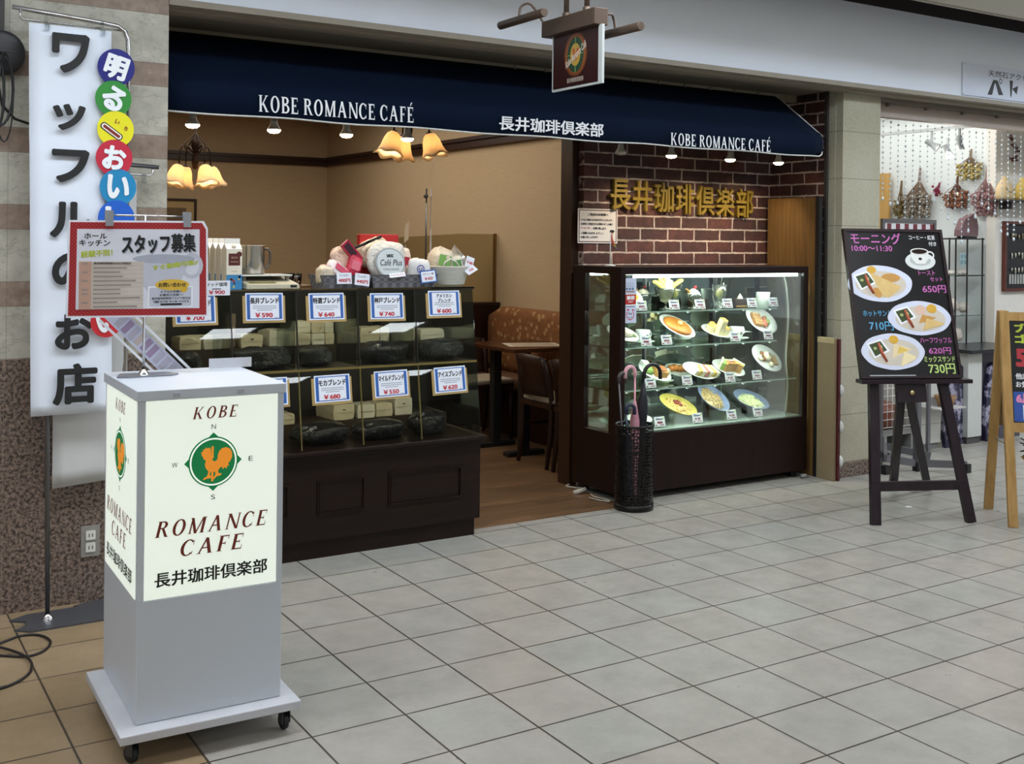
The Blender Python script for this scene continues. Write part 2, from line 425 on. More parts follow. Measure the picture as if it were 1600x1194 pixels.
    def serif(s, body, fr, cx, cy, h, w=None, c=.0012, shear=0, T=.16, t=.05, gap=.16, m=0):
        P2 = []; x = 0
        for ch in body:
            if ch == ' ': x += .38; continue
            ps, wd = glyph(ch, T, t)
            for p in ps: P2.append([(a + x, b) for a, b in p])
            x += wd + gap
        W = x - gap; sx = w / W if w else h
        for qi, p in enumerate(P2):
            pts = [(cx + (a - W / 2) * sx + (b - .5) * h * shear, cy + (b - .5) * h) for a, b in p]
            n = len(pts); ar = sum(pts[i][0] * pts[(i + 1) % n][1] - pts[(i + 1) % n][0] * pts[i][1] for i in range(n))
            if ar < 0: pts = pts[::-1]
            s.add([fr.p(a, b, c + qi * 6e-6) for a, b in pts], [tuple(range(n))], False, m)
        return s
    def build(s, name, mats, parent=None, bevel=0, label=None, cat=None, group=None, kind=None, solid=0, sub=0):
        if not isinstance(mats, (list, tuple)): mats = [mats]
        if parent is not None: o0 = OFF[parent.name]
        elif kind == 'structure': o0 = V((0, 0, 0))
        else:
            o0 = V(((min(v.x for v in s.v) + max(v.x for v in s.v)) / 2, (min(v.y for v in s.v) + max(v.y for v in s.v)) / 2, min(v.z for v in s.v)))
        me = bpy.data.meshes.new(name); me.from_pydata([v - o0 for v in s.v], [], s.f); me.update()
        for mt in mats: me.materials.append(mt)
        me.polygons.foreach_set('use_smooth', s.sm); me.polygons.foreach_set('material_index', s.mi)
        if s.uv:
            ul = me.uv_layers.new(name='UVMap')
            for lp in me.loops: ul.data[lp.index].uv = s.uv[lp.vertex_index]
        o = bpy.data.objects.new(name, me); COL.objects.link(o); OFF[o.name] = o0
        if parent is not None: o.parent = parent
        else: o.location = o0
        if solid: md = o.modifiers.new('solid', 'SOLIDIFY'); md.thickness = solid; md.offset = 0
        if bevel: md = o.modifiers.new('bevel', 'BEVEL'); md.width = bevel; md.segments = 2; md.limit_method = 'ANGLE'; md.harden_normals = False
        if sub: md = o.modifiers.new('sub', 'SUBSURF'); md.levels = sub; md.render_levels = sub
        for k, x in (('label', label), ('category', cat), ('group', group), ('kind', kind)):
            if x: o[k] = x
        return o
def thing(name, label, cat, loc, group=None):
    o = bpy.data.objects.new(name, None); COL.objects.link(o); o.location = loc; o.empty_display_size = .05
    OFF[o.name] = V(loc); o['label'] = label; o['category'] = cat
    if group: o['group'] = group
    return o
def dup(root, loc, rotz=None, label=None, group=None):
    r = root.copy(); COL.objects.link(r); r.location = loc
    if rotz is not None: r.rotation_euler = (0, 0, rotz)
    if label: r['label'] = label
    if group: r['group'] = group
    for ch in list(root.children):
        c = ch.copy(); COL.objects.link(c); c.parent = r
        for g in list(ch.children):
            d = g.copy(); COL.objects.link(d); d.parent = c
    return r
def glyph(ch, T, t):
    s = .07; k = .038; out = []
    def rc(x0, x1, y0, y1): out.append([(x0, y0), (x1, y0), (x1, y1), (x0, y1)])
    def stem(x, w, top=True, bot=True):
        rc(x, x + w, 0, 1)
        if bot: rc(x - s, x + w + s, 0, k)
        if top: rc(x - s, x + w + s, 1 - k, 1)
    def dg(x0, y0, x1, y1, w): out.append([(x0 - w / 2, y0), (x0 + w / 2, y0), (x1 + w / 2, y1), (x1 - w / 2, y1)])
    def arc(cx, cy, rx, ry, ix, iy, a0, a1, n=18, dx=0):
        for q in range(n):
            a, b = R(a0 + (a1 - a0) * q / n), R(a0 + (a1 - a0) * (q + 1) / n)
            out.append([(cx + rx * math.cos(a), cy + ry * math.sin(a)), (cx + rx * math.cos(b), cy + ry * math.sin(b)),
                        (cx + dx + ix * math.cos(b), cy + iy * math.sin(b)), (cx + dx + ix * math.cos(a), cy + iy * math.sin(a))])
    if ch == 'K':
        stem(.08, T); dg(.30, .40, .70, 1 - k, t * 1.3); rc(.58, .84, 1 - k, 1); dg(.40, .52, .74, k, T); rc(.60, .92, 0, k); return out, .92
    if ch in 'OCG':
        if ch == 'O': arc(.42, .5, .42, .52, .42 - T * 1.05, .52 - t, 0, 360, 36); return out, .84
        arc(.42, .5, .42, .52, .42 - T * .95, .52 - t, 42, 318, 30, .02); rc(.70, .735, .64, .97); rc(.71, .745, .06, .28); return out, .78
    if ch in 'BRP':
        stem(.08, T, True, ch != 'B'); x = .08 + T
        arc(x + .12, .76, .30, .24, .30 - T, .24 - t, -90, 90); rc(x - .02, x + .12, 1 - t, 1); rc(x - .02, x + .12, .52, .52 + t)
        if ch == 'B':
            rc(.01, x, 0, k); arc(x + .13, .27, .36, .27, .36 - T, .27 - t, -90, 90); rc(x - .02, x + .13, 0, t); rc(x - .02, x + .13, .54 - t, .54); return out, .74
        dg(x + .16, .53, x + .46, k * .5, T * .95); rc(x + .36, x + .62, 0, k); return out, .84
    if ch in 'EFÉ':
        stem(.08, T); x = .08 + T; rc(x, .62, 1 - t, 1); rc(.585, .625, .76, 1); rc(x, .48, .5 - t / 2, .5 + t / 2); rc(.445, .485, .40, .60)
        if ch != 'F': rc(x, .66, 0, t); rc(.63, .67, 0, .27)
        if ch == 'É': out.append([(.30, 1.08), (.38, 1.08), (.56, 1.30), (.42, 1.30)])
        return out, .67 if ch != 'F' else .63
    if ch == 'A':
        dg(.14, 0, .46, 1, t * 1.4); dg(.80, 0, .46, 1, T * 1.05); rc(.25, .68, .33, .33 + t); rc(0, .28, 0, k); rc(.64, .96, 0, k); return out, .95
    if ch == 'M':
        stem(.10, t * 1.3, False); dg(.14, 1, .53, 0, T); dg(.88, 1, .53, 0, t * 1.3); stem(.86, T, False); rc(.02, .22, 1 - k, 1); rc(.84, 1.1, 1 - k, 1); return out, 1.1
    if ch == 'N':
        stem(.10, t * 1.3, False); dg(.16, 1, .80, 0, T); stem(.78, t * 1.3, True, False); rc(.02, .2, 1 - k, 1); return out, .90
    return out, .5
def srand(s): return random.Random(s)
# ------------------------------------------------------------------ the setting
def struct(name, mb, mats, **k): return mb.build(name, mats, kind='structure', **k)
WHITE = P('#e9ebec', .7, var=.02, scale=4)
struct('floor', MB().box(-7, 14, -18, .352, -.06, 0), M_tile())
struct('floor', MB().box(-1.7, 1.93, .352, .88, -.06, 0).box(-1.7, 3.0, .88, 6.8, -.06, 0), M_woodfloor())
mb = MB().box(1.93, 14, .352, .88, -.06, 0); struct('floor', mb, M_tile())
struct('floor', MB().box(3.87, 8, .88, 3.2, -.06, 0), WOOD('#3c1f18', '#5a3026', .4, (2, 20, 20)))
struct('wall_left', MB().box(-4.2, -.618, .16, .245, 0, 3.3), M_marblewall())
struct('pillar_right', MB().box(3.515, 3.856, .285, .80, .092, 2.42).box(3.508, 3.52, .34, .40, 0, 2.39), M_sandstone())
struct('baseboard_right', MB().box(3.512, 3.859, .279, .8, 0, .092), M_granite())
struct('wall_fascia', MB().box(-.618, 9, .17, .30, 2.405, 2.90), P('#e3e8f2', .55, var=.02, scale=3))
struct('trim_1', MB().box(-.618, 9, .150, .21, 2.385, 2.412).box(-.618, 9, .21, .30, 2.372, 2.40), P('#93897a', .6))
struct('trim_2', MB().box(-.618, 3.5, .655, .70, 2.345, 2.39), P('#a09884', .6))
struct('ceiling', MB().box(-.618, 3.52, .30, .70, 2.388, 2.42), P('#8a8170', .7, var=.03))
struct('trim_3', MB().box(-.618, 9, -.16, .30, 3.06, 3.08).box(-.618, 9, .168, .30, 2.9005, 3.06).box(-.618, 9, -.15, -.14, 2.90, 3.06), P('#2c2525', .8))
struct('trim_4', MB().box(-.618, 9, -.175, -.15, 2.872, 2.90), P('#b9b2a6', .5))
CEIL = P('#d8d4c9', .7, var=.02, scale=3)
struct('ceiling', MB().box(-7, 14, -.85, -.155, 2.88, 3.02), CEIL)
struct('ceiling', MB().box(-7, 14, -18, -1.75, 2.88, 3.02), CEIL)
struct('ceiling', MB().box(-7, 14, -1.75, -.85, 3.33, 3.38).box(-7, 14, -.85, -.80, 3.02, 3.38).box(-7, 14, -1.80, -1.75, 3.02, 3.38), CEIL)
struct('wall_opposite', MB().box(-7, 14, -18.1, -18, 0, 3.1), P('#8f8a82', .7, var=.1, scale=1.5))
# cafe interior shell
WP = M_wallpaper()
struct('wall_back', MB().box(-1.7, 2.85, 6.6, 6.7, 0, 2.75), WP)
struct('wall_right', MB().box(2.75, 2.87, 1.02, 6.6, 0, 2.75), WP)
struct('wall_side', MB().box(-1.8, -1.7, .24, 6.7, 0, 2.75), WP)
struct('ceiling', MB().box(-1.8, 2.87, .70, 6.7, 2.70, 2.78), P('#6a5640', .8))
DK = WOOD('#25130c', '#3a2014', .35, (3, 3, 40))
struct('trim_5', MB().box(-1.7, 2.75, 6.555, 6.6, 2.20, 2.285).box(-1.7, 2.75, 6.535, 6.6, 2.255, 2.285), DK)
struct('trim_6', MB().box(2.705, 2.75, 1.02, 6.6, 2.20, 2.285).box(2.685, 2.75, 1.02, 6.6, 2.255, 2.285), DK)
struct('trim_7', MB().box(2.735, 2.75, 1.02, 3.05, 0, .45), DK)
# brick niche behind the display case
struct('wall_niche', MB().box(1.985, 3.62, .875, 1.02, 0, 2.42), BRICK('x'))
struct('wall_niche_side', MB().box(3.50, 3.62, .395, .875, 0, 2.42), BRICK('y'))
struct('trim_8', MB().box(3.483, 3.50, .385, .405, 0, 2.40), P('#3a3632', .4))
struct('trim_9', MB().box(1.935, 1.985, .925, 1.04, 0, 2.42), WOOD('#24130b', '#38200f', .4, (30, 30, 2)))
# neighbour shop shell
struct('wall_shop_side', MB().box(6.0, 6.1, .98, 3.2, 0, 2.62), P('#dfe6e6', .7, var=.02))
struct('wall_shop_back', MB().box(3.62, 6.1, 3.2, 3.3, 0, 2.62), WHITE)
struct('wall_shop_left', MB().box(3.62, 3.87, .80, 3.3, 0, 2.62), WHITE)
struct('wall_shop_partition', MB().box(5.945, 9, .9, .98, 0, 2.62), P('#dcd8cf', .7, var=.02))
struct('ceiling', MB().box(3.62, 9, .30, 3.3, 2.62, 2.68), WHITE)
struct('trim_10', MB().box(3.86, 9, .30, .36, 2.345, 2.375), P('#6d6356', .5))
struct('trim_11', MB().box(3.86, 9, .36, .42, 2.26, 2.44), P('#a4968a', .6))
mb = MB()
for i in range(9): mb.bar((3.98 + i * .38, .33, 2.345), (3.98 + i * .38, .33, 2.325), .022, .022)
struct('trim_12', mb, P('#6d6356', .5))

LF, LN = 13.0, 10.8
# mall ceiling lights (four tubes behind a louvre)
def square_light(fx, fy):
    o = thing('ceiling_light', 'square mall ceiling light with four bright tubes', 'ceiling light', (fx, fy, 2.9), 'square mall ceiling lights')
    for q in range(4): MB().box(fx - .28, fx + .28, fy - .33 + q * .18, fy - .22 + q * .18, 2.859, 2.879).build('tube', EM('#f4f8ff', LF), o)
    fr = FR((fx, fy, 2.88), (1, 0, 0), (0, -1, 0)); MB().frame(fr, -.33, .33, -.39, .39, .04, 0, .03).build('frame', P('#d5d5d0', .4), o)
    return o
root = None
for fx in (-4.65, -2.2, .25, 2.7, 5.15, 7.6, 10.05):
    for fy in (-3.7, -6.2, -9.0, -13.4):
        if root is None: root = square_light(fx, fy)
        else: dup(root, (fx, fy, 2.9))
MB().box(-.70, .70, -1.52, -1.02, 3.27, 3.30).build('trough_light', EM('#eef4ff', LN), None, label='long bright light panel up in the recessed ceiling trough', cat='ceiling light', group='trough lights in the ceiling')
root = bpy.data.objects['trough_light']
for q in range(-3, 9):
    if q != -1: 
        o = root.copy(); COL.objects.link(o); o.location = (q * 1.6 + .8, root.location.y, root.location.z)
root.location.x = -.8
for q in range(-2, 7):
    lamp('AREA', 'added_facade_fill', (q * 1.6 + .8, -1.5, 3.14), 7.5 + .55 * max(0, q), (.72, .85, 1), (R(62), 0, 0), 1.3, .12)  # unseen fill lights, added to brighten the fascia and other upright faces

# ------------------------------------------------------------------ awning
NAVY = P('#041329', .9, var=.1, scale=60, spec=.15)
aw = thing('awning', 'long navy fabric awning with white shop lettering over the cafe front', 'awning', (1.35, .26, 1.95))
xl, xr = -.617, 3.31
prof = [(.66, 2.372), (.60, 2.335), (.50, 2.262), (.40, 2.19), (.31, 2.122), (.275, 2.098), (.266, 2.085), (.263, 2.06), (.262, 1.965)]
mb = MB(); n = 40; vs = []
for i in range(n + 1):
    x = xl + (xr - xl) * i / n
    for j, (y, z) in enumerate(prof):
        sag = .004 * math.sin(i * 2.1 + j) if 0 < j < 6 else 0
        zz = z + sag + (-.003 * math.sin(i * .9) if j == 8 else 0)
        if j == 8 and i == n: zz += .03
        vs.append((x, y - (.004 * math.sin(i * 1.3) if j >= 7 else 0), zz))
J = len(prof)
mb.add(vs, [(i * J + j, i * J + j + 1, (i + 1) * J + j + 1, (i + 1) * J + j) for i in range(n) for j in range(J - 1)], True)
mb.build('canopy', NAVY, aw, solid=.003)
mb = MB(); mb.add([(xr, y, z) for y, z in prof] + [(xr, .66, 1.99)], [tuple(range(J + 1))]); mb.build('end_panel', NAVY, aw, solid=.003)
pts = [V(vs[i * J + J - 1]) for i in range(n)] + [V((xr - .03, .262, 1.966)), V((xr - .008, .262, 1.977)), V((xr, .262, 2.0)), V((xr, .262, 2.06))] + [V((xr + .002, y, z)) for y, z in prof[5::-1]]
MB().tube(pts, .0042, 6).build('piping', P('#d9d9d4', .6), aw)
fr = FR((0, .2525, 0)); W_ = P('#eef0f2', .6, var=.02)
LB = 'white lettering'
mb = MB(); mb.serif('KOBE ROMANCE CAFÉ', fr, .170, 2.024, .072, .750, shear=-.02, T=.19, t=.085); mb.build('lettering', W_, aw, label='left white capital lettering')
mb = MB(); mb.text('長井珈琲倶楽部', fr, 1.338, 2.020, .072, .64, bold=.022); mb.build('lettering', W_, aw, label='white lettering in seven characters')
mb = MB(); mb.serif('KOBE ROMANCE CAFÉ', fr, 2.490, 2.004, .066, .750, T=.19, t=.085); mb.build('lettering', W_, aw, label='right white capital lettering')
for i in range(10): MB().box(1.35 + i * .2, 1.362 + i * .2, .645, .66, 2.36, 2.385).build('clip', P('#8a8578', .5), aw)

# lamp bulbs on the track behind the awning
trk = MB().box(-.60, 3.3, .485, .515, 2.012, 2.03); trk.build('lighting_track', P('#3a3632', .5), label='dark ceiling track holding the small bulbs behind the awning', cat='lighting track')
hang = MB()
def bulb_thing(x, label, lit):
    o = thing('spot_bulb', label, 'light bulb', (x, .5, 1.925), 'reflector bulbs under the awning')
    MB().lathe([(.0, 2.012), (.013, 2.012), (.013, 1.985), (.016, 1.985), (.016, 1.966)], 14, (x, .5, 0)).build('socket', P('#c9c6bd', .4), o)
    MB().lathe([(.016, 1.968), (.019, 1.958), (.029, 1.943), (.031, 1.938)], 18, (x, .5, 0)).build('reflector', P('#cfc8ba', .3), o)
    MB().lathe([(.031, 1.938), (.030, 1.931), (.020, 1.923), (0, 1.920)], 18, (x, .5, 0)).build('lens', EM('#ffe0b0', 14) if lit else P('#b9b4a8', .2), o)
    return o
names = ['leftmost reflector bulb under the awning, beside the stone wall', 'lit reflector bulb under the awning, above the counter milk cartons', 'lit reflector bulb under the awning, left of the near chandelier', 'lit reflector bulb under the awning, between the near chandelier shades',
         'unlit reflector bulb under the awning, left end above the bricks', 'lit reflector bulb above the first gold wall character', 'lit reflector bulb above the middle gold wall characters', 'rightmost lit reflector bulb under the awning by the brick corner']
for i, (x, nm) in enumerate(zip((-.42, -.045, .315, .640, 1.965, 2.33, 2.785, 3.185), names)):
    bulb_thing(x, nm, i != 4)
    if i != 4: lamp('SPOT', 'bulb_light', (x, .5, 1.915), 7 if i < 4 else 22, (1, .84, .62), (R(0), 0, 0) if i < 4 else (R(28), 0, 0), .03, None, 110, .9)

# ------------------------------------------------------------------ chandeliers
SHADE = P('#f6e2c0', .5, var=.06, trans=.6)
def chandelier(x, y, zb, label, n, a0, sc=1.0):
    o = thing('chandelier', label, 'chandelier', (x, y, zb), 'cafe chandeliers')
    DKM = P('#2b1a10', .4, .6)
    mb = MB(); mb.tube([(x, y, zb + .20 * sc), (x, y, 2.70)], .007, 8)
    mb.lathe([(.0, .17), (.02, .18), (.028, .24), (.012, .30), (.03, .34), (.035, .40), (.012, .43), (.008, .5)], 12, (x, y, zb))
    mb.build('stem', DKM, o)
    MB().lathe([(0, 2.70), (.06, 2.70), (.05, 2.67), (.01, 2.655)], 16, (x, y, 0)).build('ceiling_plate', DKM, o)
    for k in range(n):
        a = a0 + 2 * pi * k / n; dx, dy = math.cos(a), math.sin(a)
        pts = []
        for q in range(13):
            t = q / 12; rr = (.02 + .115 * t + .03 * math.sin(pi * t)) * sc
            pts.append((x + dx * rr, y + dy * rr, zb + (.30 + .13 * math.sin(pi * t * .85) - .16 * t) * sc))
        ab = MB().tube(pts, .006, 6)
        ab.tube([(x + dx * (.04 + .05 * math.sin(q * .6)) * sc, y + dy * (.04 + .05 * math.sin(q * .6)) * sc, zb + (.28 + .025 * q) * sc) for q in range(9)], .004, 6)
        arm = ab.build('arm', DKM, o)
        c = V(pts[-1]); tilt = MX.Translation(c) @ MX.Rotation(R(16), 4, V((-dy, dx, 0)) * -1)
        def wob(an, r, z): f = max(0, (-z - .06) / .09); return (r * (1 + .10 * f * math.sin(5 * an)), z - .010 * f * math.sin(5 * an))
        sb = MB(tilt); sb.lathe([(.022, 0), (.040, -.014), (.055, -.050), (.063, -.095), (.075, -.130), (.094, -.152)], 30, wob=wob)
        sh = sb.build('lamp_shade', SHADE, o, solid=.003)
        bb = MB(tilt); bb.ball((0, 0, -.06), (.020, .020, .026), 12); bb.build('bulb', EM('#ffd79a', 12), sh)
        MB(tilt).lathe([(.0, .012), (.02, .010), (.022, -.006), (.016, -.01)], 12).build('shade_holder', DKM, sh)
        pl = tilt @ V((0, 0, -.085))
        lamp('POINT', 'chandelier_bulb_light', pl, 3.2, (1, .80, .56), size=.02)
chandelier(1.40, 2.0, 1.92, 'near chandelier with amber glass shades under the awning text', 3, R(-40), 1.0)
chandelier(.60, 4.0, 1.78, 'far chandelier with amber glass shades near the stone wall', 4, R(15), 1.0)
# ------------------------------------------------------------------ left: cable reel on the stone wall
BLK = P('#161616', .5); CHR = P('#c8c8c8', .18, 1, var=.03); GREYM = P('#7c7d80', .45, .3); STEEL = P('#6d6e70', .35, .8)
o = thing('cable_hanger', 'black round wall disc with hanging cable loops at the left edge', 'cable hanger', (-1.245, .12, 2.05))
MB(MX.Translation((-1.245, .16, 2.125)) @ MX.Rotation(R(90), 4, 'X')).lathe([(0, .05), (.066, .05), (.080, .044), (.084, .03), (.084, .002), (0, .002)], 36).build('disc', P('#2a292b', .5), o)
MB().box(-1.262, -1.236, .125, .158, 2.19, 3.0).build('conduit', P('#3a3735', .5), o)
for q, (dx, w_, h_) in enumerate(((-.03, .035, .30), (-.01, .045, .27), (.005, .03, .33))):
    MB().tube([(-1.245 + dx + w_ * math.sin(2 * pi * t / 20) , .085 - .006 * q, 2.115 - h_ / 2 + h_ / 2 * math.cos(2 * pi * t / 20)) for t in range(20)], .0055 if q < 2 else .003, 6, closed=True).build('cable_loop', BLK, o)
MB().tube([(-1.25, .08, 2.1), (-1.262, .08, 2.0), (-1.245, .085, 1.92), (-1.20, .10, 1.875), (-1.13, .14, 1.86), (-1.0, .15, 1.86)], .0055, 6).build('cable', BLK, o)
MB().tube([(-1.285, .06, 2.123), (-1.205, .06, 2.118)], .003, 6).build('cable_tie', P('#3c3c3c'), o)

# ------------------------------------------------------------------ banner stands
b = thing('banner_stand', 'tall white banner stand of black characters with round coloured stickers down its side', 'banner', (-.81, .03, 0))
y0 = .035
def base_plate(x, y, w, d, parent, z=.006):
    fr = FR((x, y, 0), (1, 0, 0), (0, 1, 0)); pts = [(-w / 2, -d * .28), (-w * .36, -d / 2), (w / 2, -d / 2), (w / 2, d / 2), (-w * .32, d / 2), (-w / 2, d * .3), (-w * .36, d * .08), (-w * .36, -d * .1)]
    MB().poly(pts, fr, 0, z).build('base', P('#5b5d61', .4, .5), parent)
base_plate(-.80, .075, .34, .14, b)
tp = [(-.80, y0, .01), (-.805, y0, 2.16), (-.808, y0, 2.205), (-.82, y0, 2.235), (-.845, y0, 2.252), (-.90, y0, 2.258), (-1.222, y0, 2.282)]
MB().tube(tp, .0085, 10).build('pole', CHR, b)
MB().tube([(-1.195, y0, 2.278), (-1.195, y0, 2.246), (-1.185, y0, 2.240), (-.81, y0, 2.236)], .0035, 8).build('hanging_bar', CHR, b)
bn = MB(); nx, nz = 6, 36; vs = []
for i in range(nz + 1):
    t = i / nz; z = 2.228 + (.765 - 2.228) * t
    for j in range(nx + 1):
        u = j / nx; x = -1.167 + .021 * t + u * (.294 + (-.003) * t)
        crease = .006 * max(0, 1 - abs(((t * 4.0) % 1) - .5) * -2 - 1.0)
        vs.append((x, .018 + .004 * math.sin(t * 9) + (.005 if i in (10, 18, 26) else 0), z - .008 * u * (1 - t) * .2))
bn.add(vs, [(i * (nx + 1) + j, (i + 1) * (nx + 1) + j, (i + 1) * (nx + 1) + j + 1, i * (nx + 1) + j + 1) for i in range(nz) for j in range(nx)], True)
bn.build('banner', P('#dfe6f0', .6, var=.015, scale=3), b, solid=.0008)
fr = FR((0, .0055, 0)); INK = P('#191919', .6)
for ch, x, z, h_, w_ in (('ワ', -1.022, 2.125, .150, .135), ('ッ', -1.025, 1.885, .100, .118), ('フ', -1.018, 1.702, .125, .135), ('ル', -1.015, 1.50, .135, .15), ('の', -1.008, 1.31, .135, .145), ('お', -1.000, 1.078, .135, .135), ('店', -.993, .880, .155, .160)):
    MB().text(ch, fr, x, z, h_, w_, bold=.04, res=6).build('character', INK, b)
sidx = 0
for ch, x, z, r_, c_, rot in (('明', -.857, 2.088, .071, '#151a78', -.28), ('る', -.866, 1.967, .069, '#2f8a35', -.55), ('一', -.857, 1.850, .070, '#e8e020', -.62), ('お', -.861, 1.740, .070, '#c2283f', -.15), ('い', -.846, 1.628, .070, '#1f86b8', -.1), ('し', -.851, 1.508, .070, '#1f5fc4', 0), ('い', -.884, 1.112, .060, '#c22a30', .2)):
    zz = .004 - .0008 * sidx; sidx += 1
    fr2 = FR((x, zz, z)); sk = MB(); sk.ell(fr2, 0, 0, r_ * .97, r_, 0, .0015, n=36)
    st = sk.build('round_sticker', P(c_, .4, var=.03), b, label={'明': 'dark blue', 'る': 'green', '一': 'yellow', 'お': 'crimson', 'し': 'blue'}.get(ch, 'teal' if z > 1.3 else 'red') + ' round sticker')
    fr3 = fr2.at(0, 0, rot); mb = MB()
    if ch == '一':
        mb.rrect(fr3, -.054, .040, -.030, -.002, .012, .0015, .0022, 0); mb.rrect(fr3, -.050, .036, -.026, -.006, .009, .0022, .003, 1); mb.rrect(fr3, -.044, .030, -.0215, -.0105, .004, .003, .004, 2)
        mb.text('い', fr3, -.012, .026, .016, c=.003, m=2, bold=.03); mb.text('ち', fr3, .028, .026, .016, c=.003, m=2, bold=.03)
        mb.build('mark', [P('#1a1210'), P('#f4f2ea'), P('#7c1a1a')], st)
    else: mb.text(ch, fr3, 0, 0, .092 * r_ / .07, .085 * r_ / .07, c=.003, bold=.05, res=5).build('mark', P('#eef2f4', .5), st)
CLR = GLASS('#f2f5f5', 1.6, 1.5)
for x in (-1.105, -.905):
    MB().box(x - .008, x + .008, .006, .046, 2.205, 2.232).box(x - .006, x + .006, .024, .046, 2.232, 2.262).build('clip', CLR, b)
b2 = thing('banner_stand', 'plain white sheet banner stand with blank sheet behind the character banner', 'banner', (-1.083, .03, 0))
base_plate(-1.03, .0, .35, .20, b2, .007)
MB().tube([(-1.083, .0, .012), (-1.083, .06, .9), (-1.075, .085, 1.66), (-1.07, .085, 1.70), (-1.05, .085, 1.725), (-1.01, .085, 1.732), (-.672, .085, 1.716)], .0085, 10).build('pole', STEEL, b2)
MB().lathe([(.022, .007), (.018, .02), (.010, .028)], 14, (-1.083, .0, 0)).build('socket', CHR, b2)
MB().tube([(-.695, .085, 1.717), (-.695, .085, 1.688), (-.705, .085, 1.682), (-1.04, .085, 1.694)], .0035, 8).build('hanging_bar', CHR, b2)
bn = MB(); vs = []
for i in range(21):
    t = i / 20
    for j in range(6):
        u = j / 5; vs.append((-1.06 + .004 * t + u * (.306 - .115 * max(0, t - .2)), .092 + .004 * math.sin(t * 7 + u), 1.672 - 1.20 * t + .015 * u * t))
bn.add(vs, [(i * 6 + j, i * 6 + 6 + j, i * 6 + 7 + j, i * 6 + j + 1) for i in range(20) for j in range(5)], True)
bn.build('banner', P('#c9c9c6', .7, var=.02), b2, solid=.0008)
for x in (-.73, -.98): MB().box(x - .008, x + .008, .075, .10, 1.650, 1.690).build('clip', CLR, b2)

# wall socket and floor cable
o = thing('wall_socket', 'grey double wall socket low on the speckled granite', 'socket', (-.905, .155, .178))
fr = FR((-.902, .16, .239)); MB().rrect(fr, -.035, .035, -.06, .06, .005, 0, .008).build('plate', P('#8e8a82', .5), o)
for dz in (.024, -.024):
    p = MB().rrect(fr, -.018, .018, dz - .018, dz + .018, .004, .008, .012).build('outlet', P('#d8d5cc', .5), o)
    MB().rect(fr, -.008, -.005, dz - .007, dz + .007, .012, .0125).rect(fr, .005, .008, dz - .007, dz + .007, .012, .0125).build('slots', BLK, p)
pts = [(-1.9, -.30), (-1.55, -.22), (-1.33, -.205), (-1.25, -.155), (-1.19, -.125), (-1.135, -.15), (-1.112, -.23), (-1.14, -.31), (-1.20, -.345), (-1.27, -.30), (-1.33, -.24), (-1.34, -.20), (-1.29, -.21), (-1.235, -.30), (-1.205, -.40), (-1.215, -.49), (-1.27, -.565), (-1.36, -.60), (-1.6, -.62), (-1.95, -.55)]
def spl(pts, n=5):
    out = []
    P3 = [V((*p, 0)) if len(p) == 2 else V(p) for p in pts]
    for i in range(len(P3) - 1):
        a, b_, c, d = P3[max(0, i - 1)], P3[i], P3[i + 1], P3[min(len(P3) - 1, i + 2)]
        for k in range(n):
            t = k / n; out.append(.5 * ((2 * b_) + (c - a) * t + (2 * a - 5 * b_ + 4 * c - d) * t * t + (3 * b_ - a - 3 * c + d) * t ** 3))
    return out + [P3[-1]]
MB().tube([p + V((0, 0, .0045 + .007 * (60 < i < 75))) for i, p in enumerate(spl(pts))], .0045, 8).build('power_cable', P('#1b1817', .5), None, label='black power cable looped on the floor at the left edge', cat='cable')

# ------------------------------------------------------------------ lit sign box on a trolley
LBX = MX.Translation((-.858, -1.065, 0)) @ MX.Rotation(R(-1.6), 4, 'Z')
lb = thing('sign_box', 'white illuminated sign box showing an orange rooster on a green disc', 'light box', (-.858, -1.065, .095))
OW = P('#c5ccd3', .35, var=.02, scale=6); hx, hy = .206, .235
MB(LBX).box(-hx, hx, -hy, hy, .0955, .434).build('lower_body', OW, lb, bevel=.003)
for sx in (-1, 1):
    for sy in (-1, 1): MB(LBX).box(min(sx * hx, sx * (hx - .018)), max(sx * hx, sx * (hx - .018)), min(sy * hy, sy * (hy - .018)), max(sy * hy, sy * (hy - .018)), .434, .988).build('corner_post', OW, lb)
MB(LBX).box(-hx - .006, hx + .006, -hy - .006, hy + .006, .986, 1.015).build('lid', OW, lb, bevel=.002)
for x in (-.105, .075): MB(LBX).box(x - .010, x + .010, -hy - .0085, -hy - .006, .993, 1.005).build('latch', P('#b9bcc6', .3, .3), lb)
GL = P('#d8e2d4', .35); PANEL = EM('#e9f2e6', .66, '#c8d0c4'); GRN = EM('#0f8a4a', .42, '#0c5a34'); ORG = EM('#f0922a', .62, '#a86a20'); BRN = EM('#7a2a1a', .22, '#5a2016'); WGL = EM('#eef4ea', .70, '#d0d8cc')
ROO = [(-.37, .30), (-.30, .36), (-.30, .42), (-.25, .40), (-.22, .46), (-.17, .42), (-.12, .45), (-.08, .40), (-.07, .30), (-.06, .18), (-.02, .06), (.05, .02), (.12, .08), (.13, .20), (.17, .32), (.26, .40), (.38, .42), (.49, .37), (.55, .27), (.56, .12), (.50, .0), (.44, -.06), (.47, -.14), (.41, -.13), (.40, -.22), (.34, -.17), (.28, -.23), (.27, -.15), (.20, -.17), (.14, -.25), (.16, -.34), (.25, -.34), (.22, -.40), (.10, -.42), (.02, -.50), (.0, -.45), (.06, -.38), (.06, -.28), (-.08, -.27), (-.11, -.36), (-.05, -.40), (-.08, -.46), (-.18, -.46), (-.30, -.50), (-.28, -.44), (-.20, -.41), (-.17, -.36), (-.14, -.26), (-.22, -.16), (-.25, -.05), (-.22, .07), (-.29, .12), (-.31, .20), (-.36, .22), (-.33, .26)]
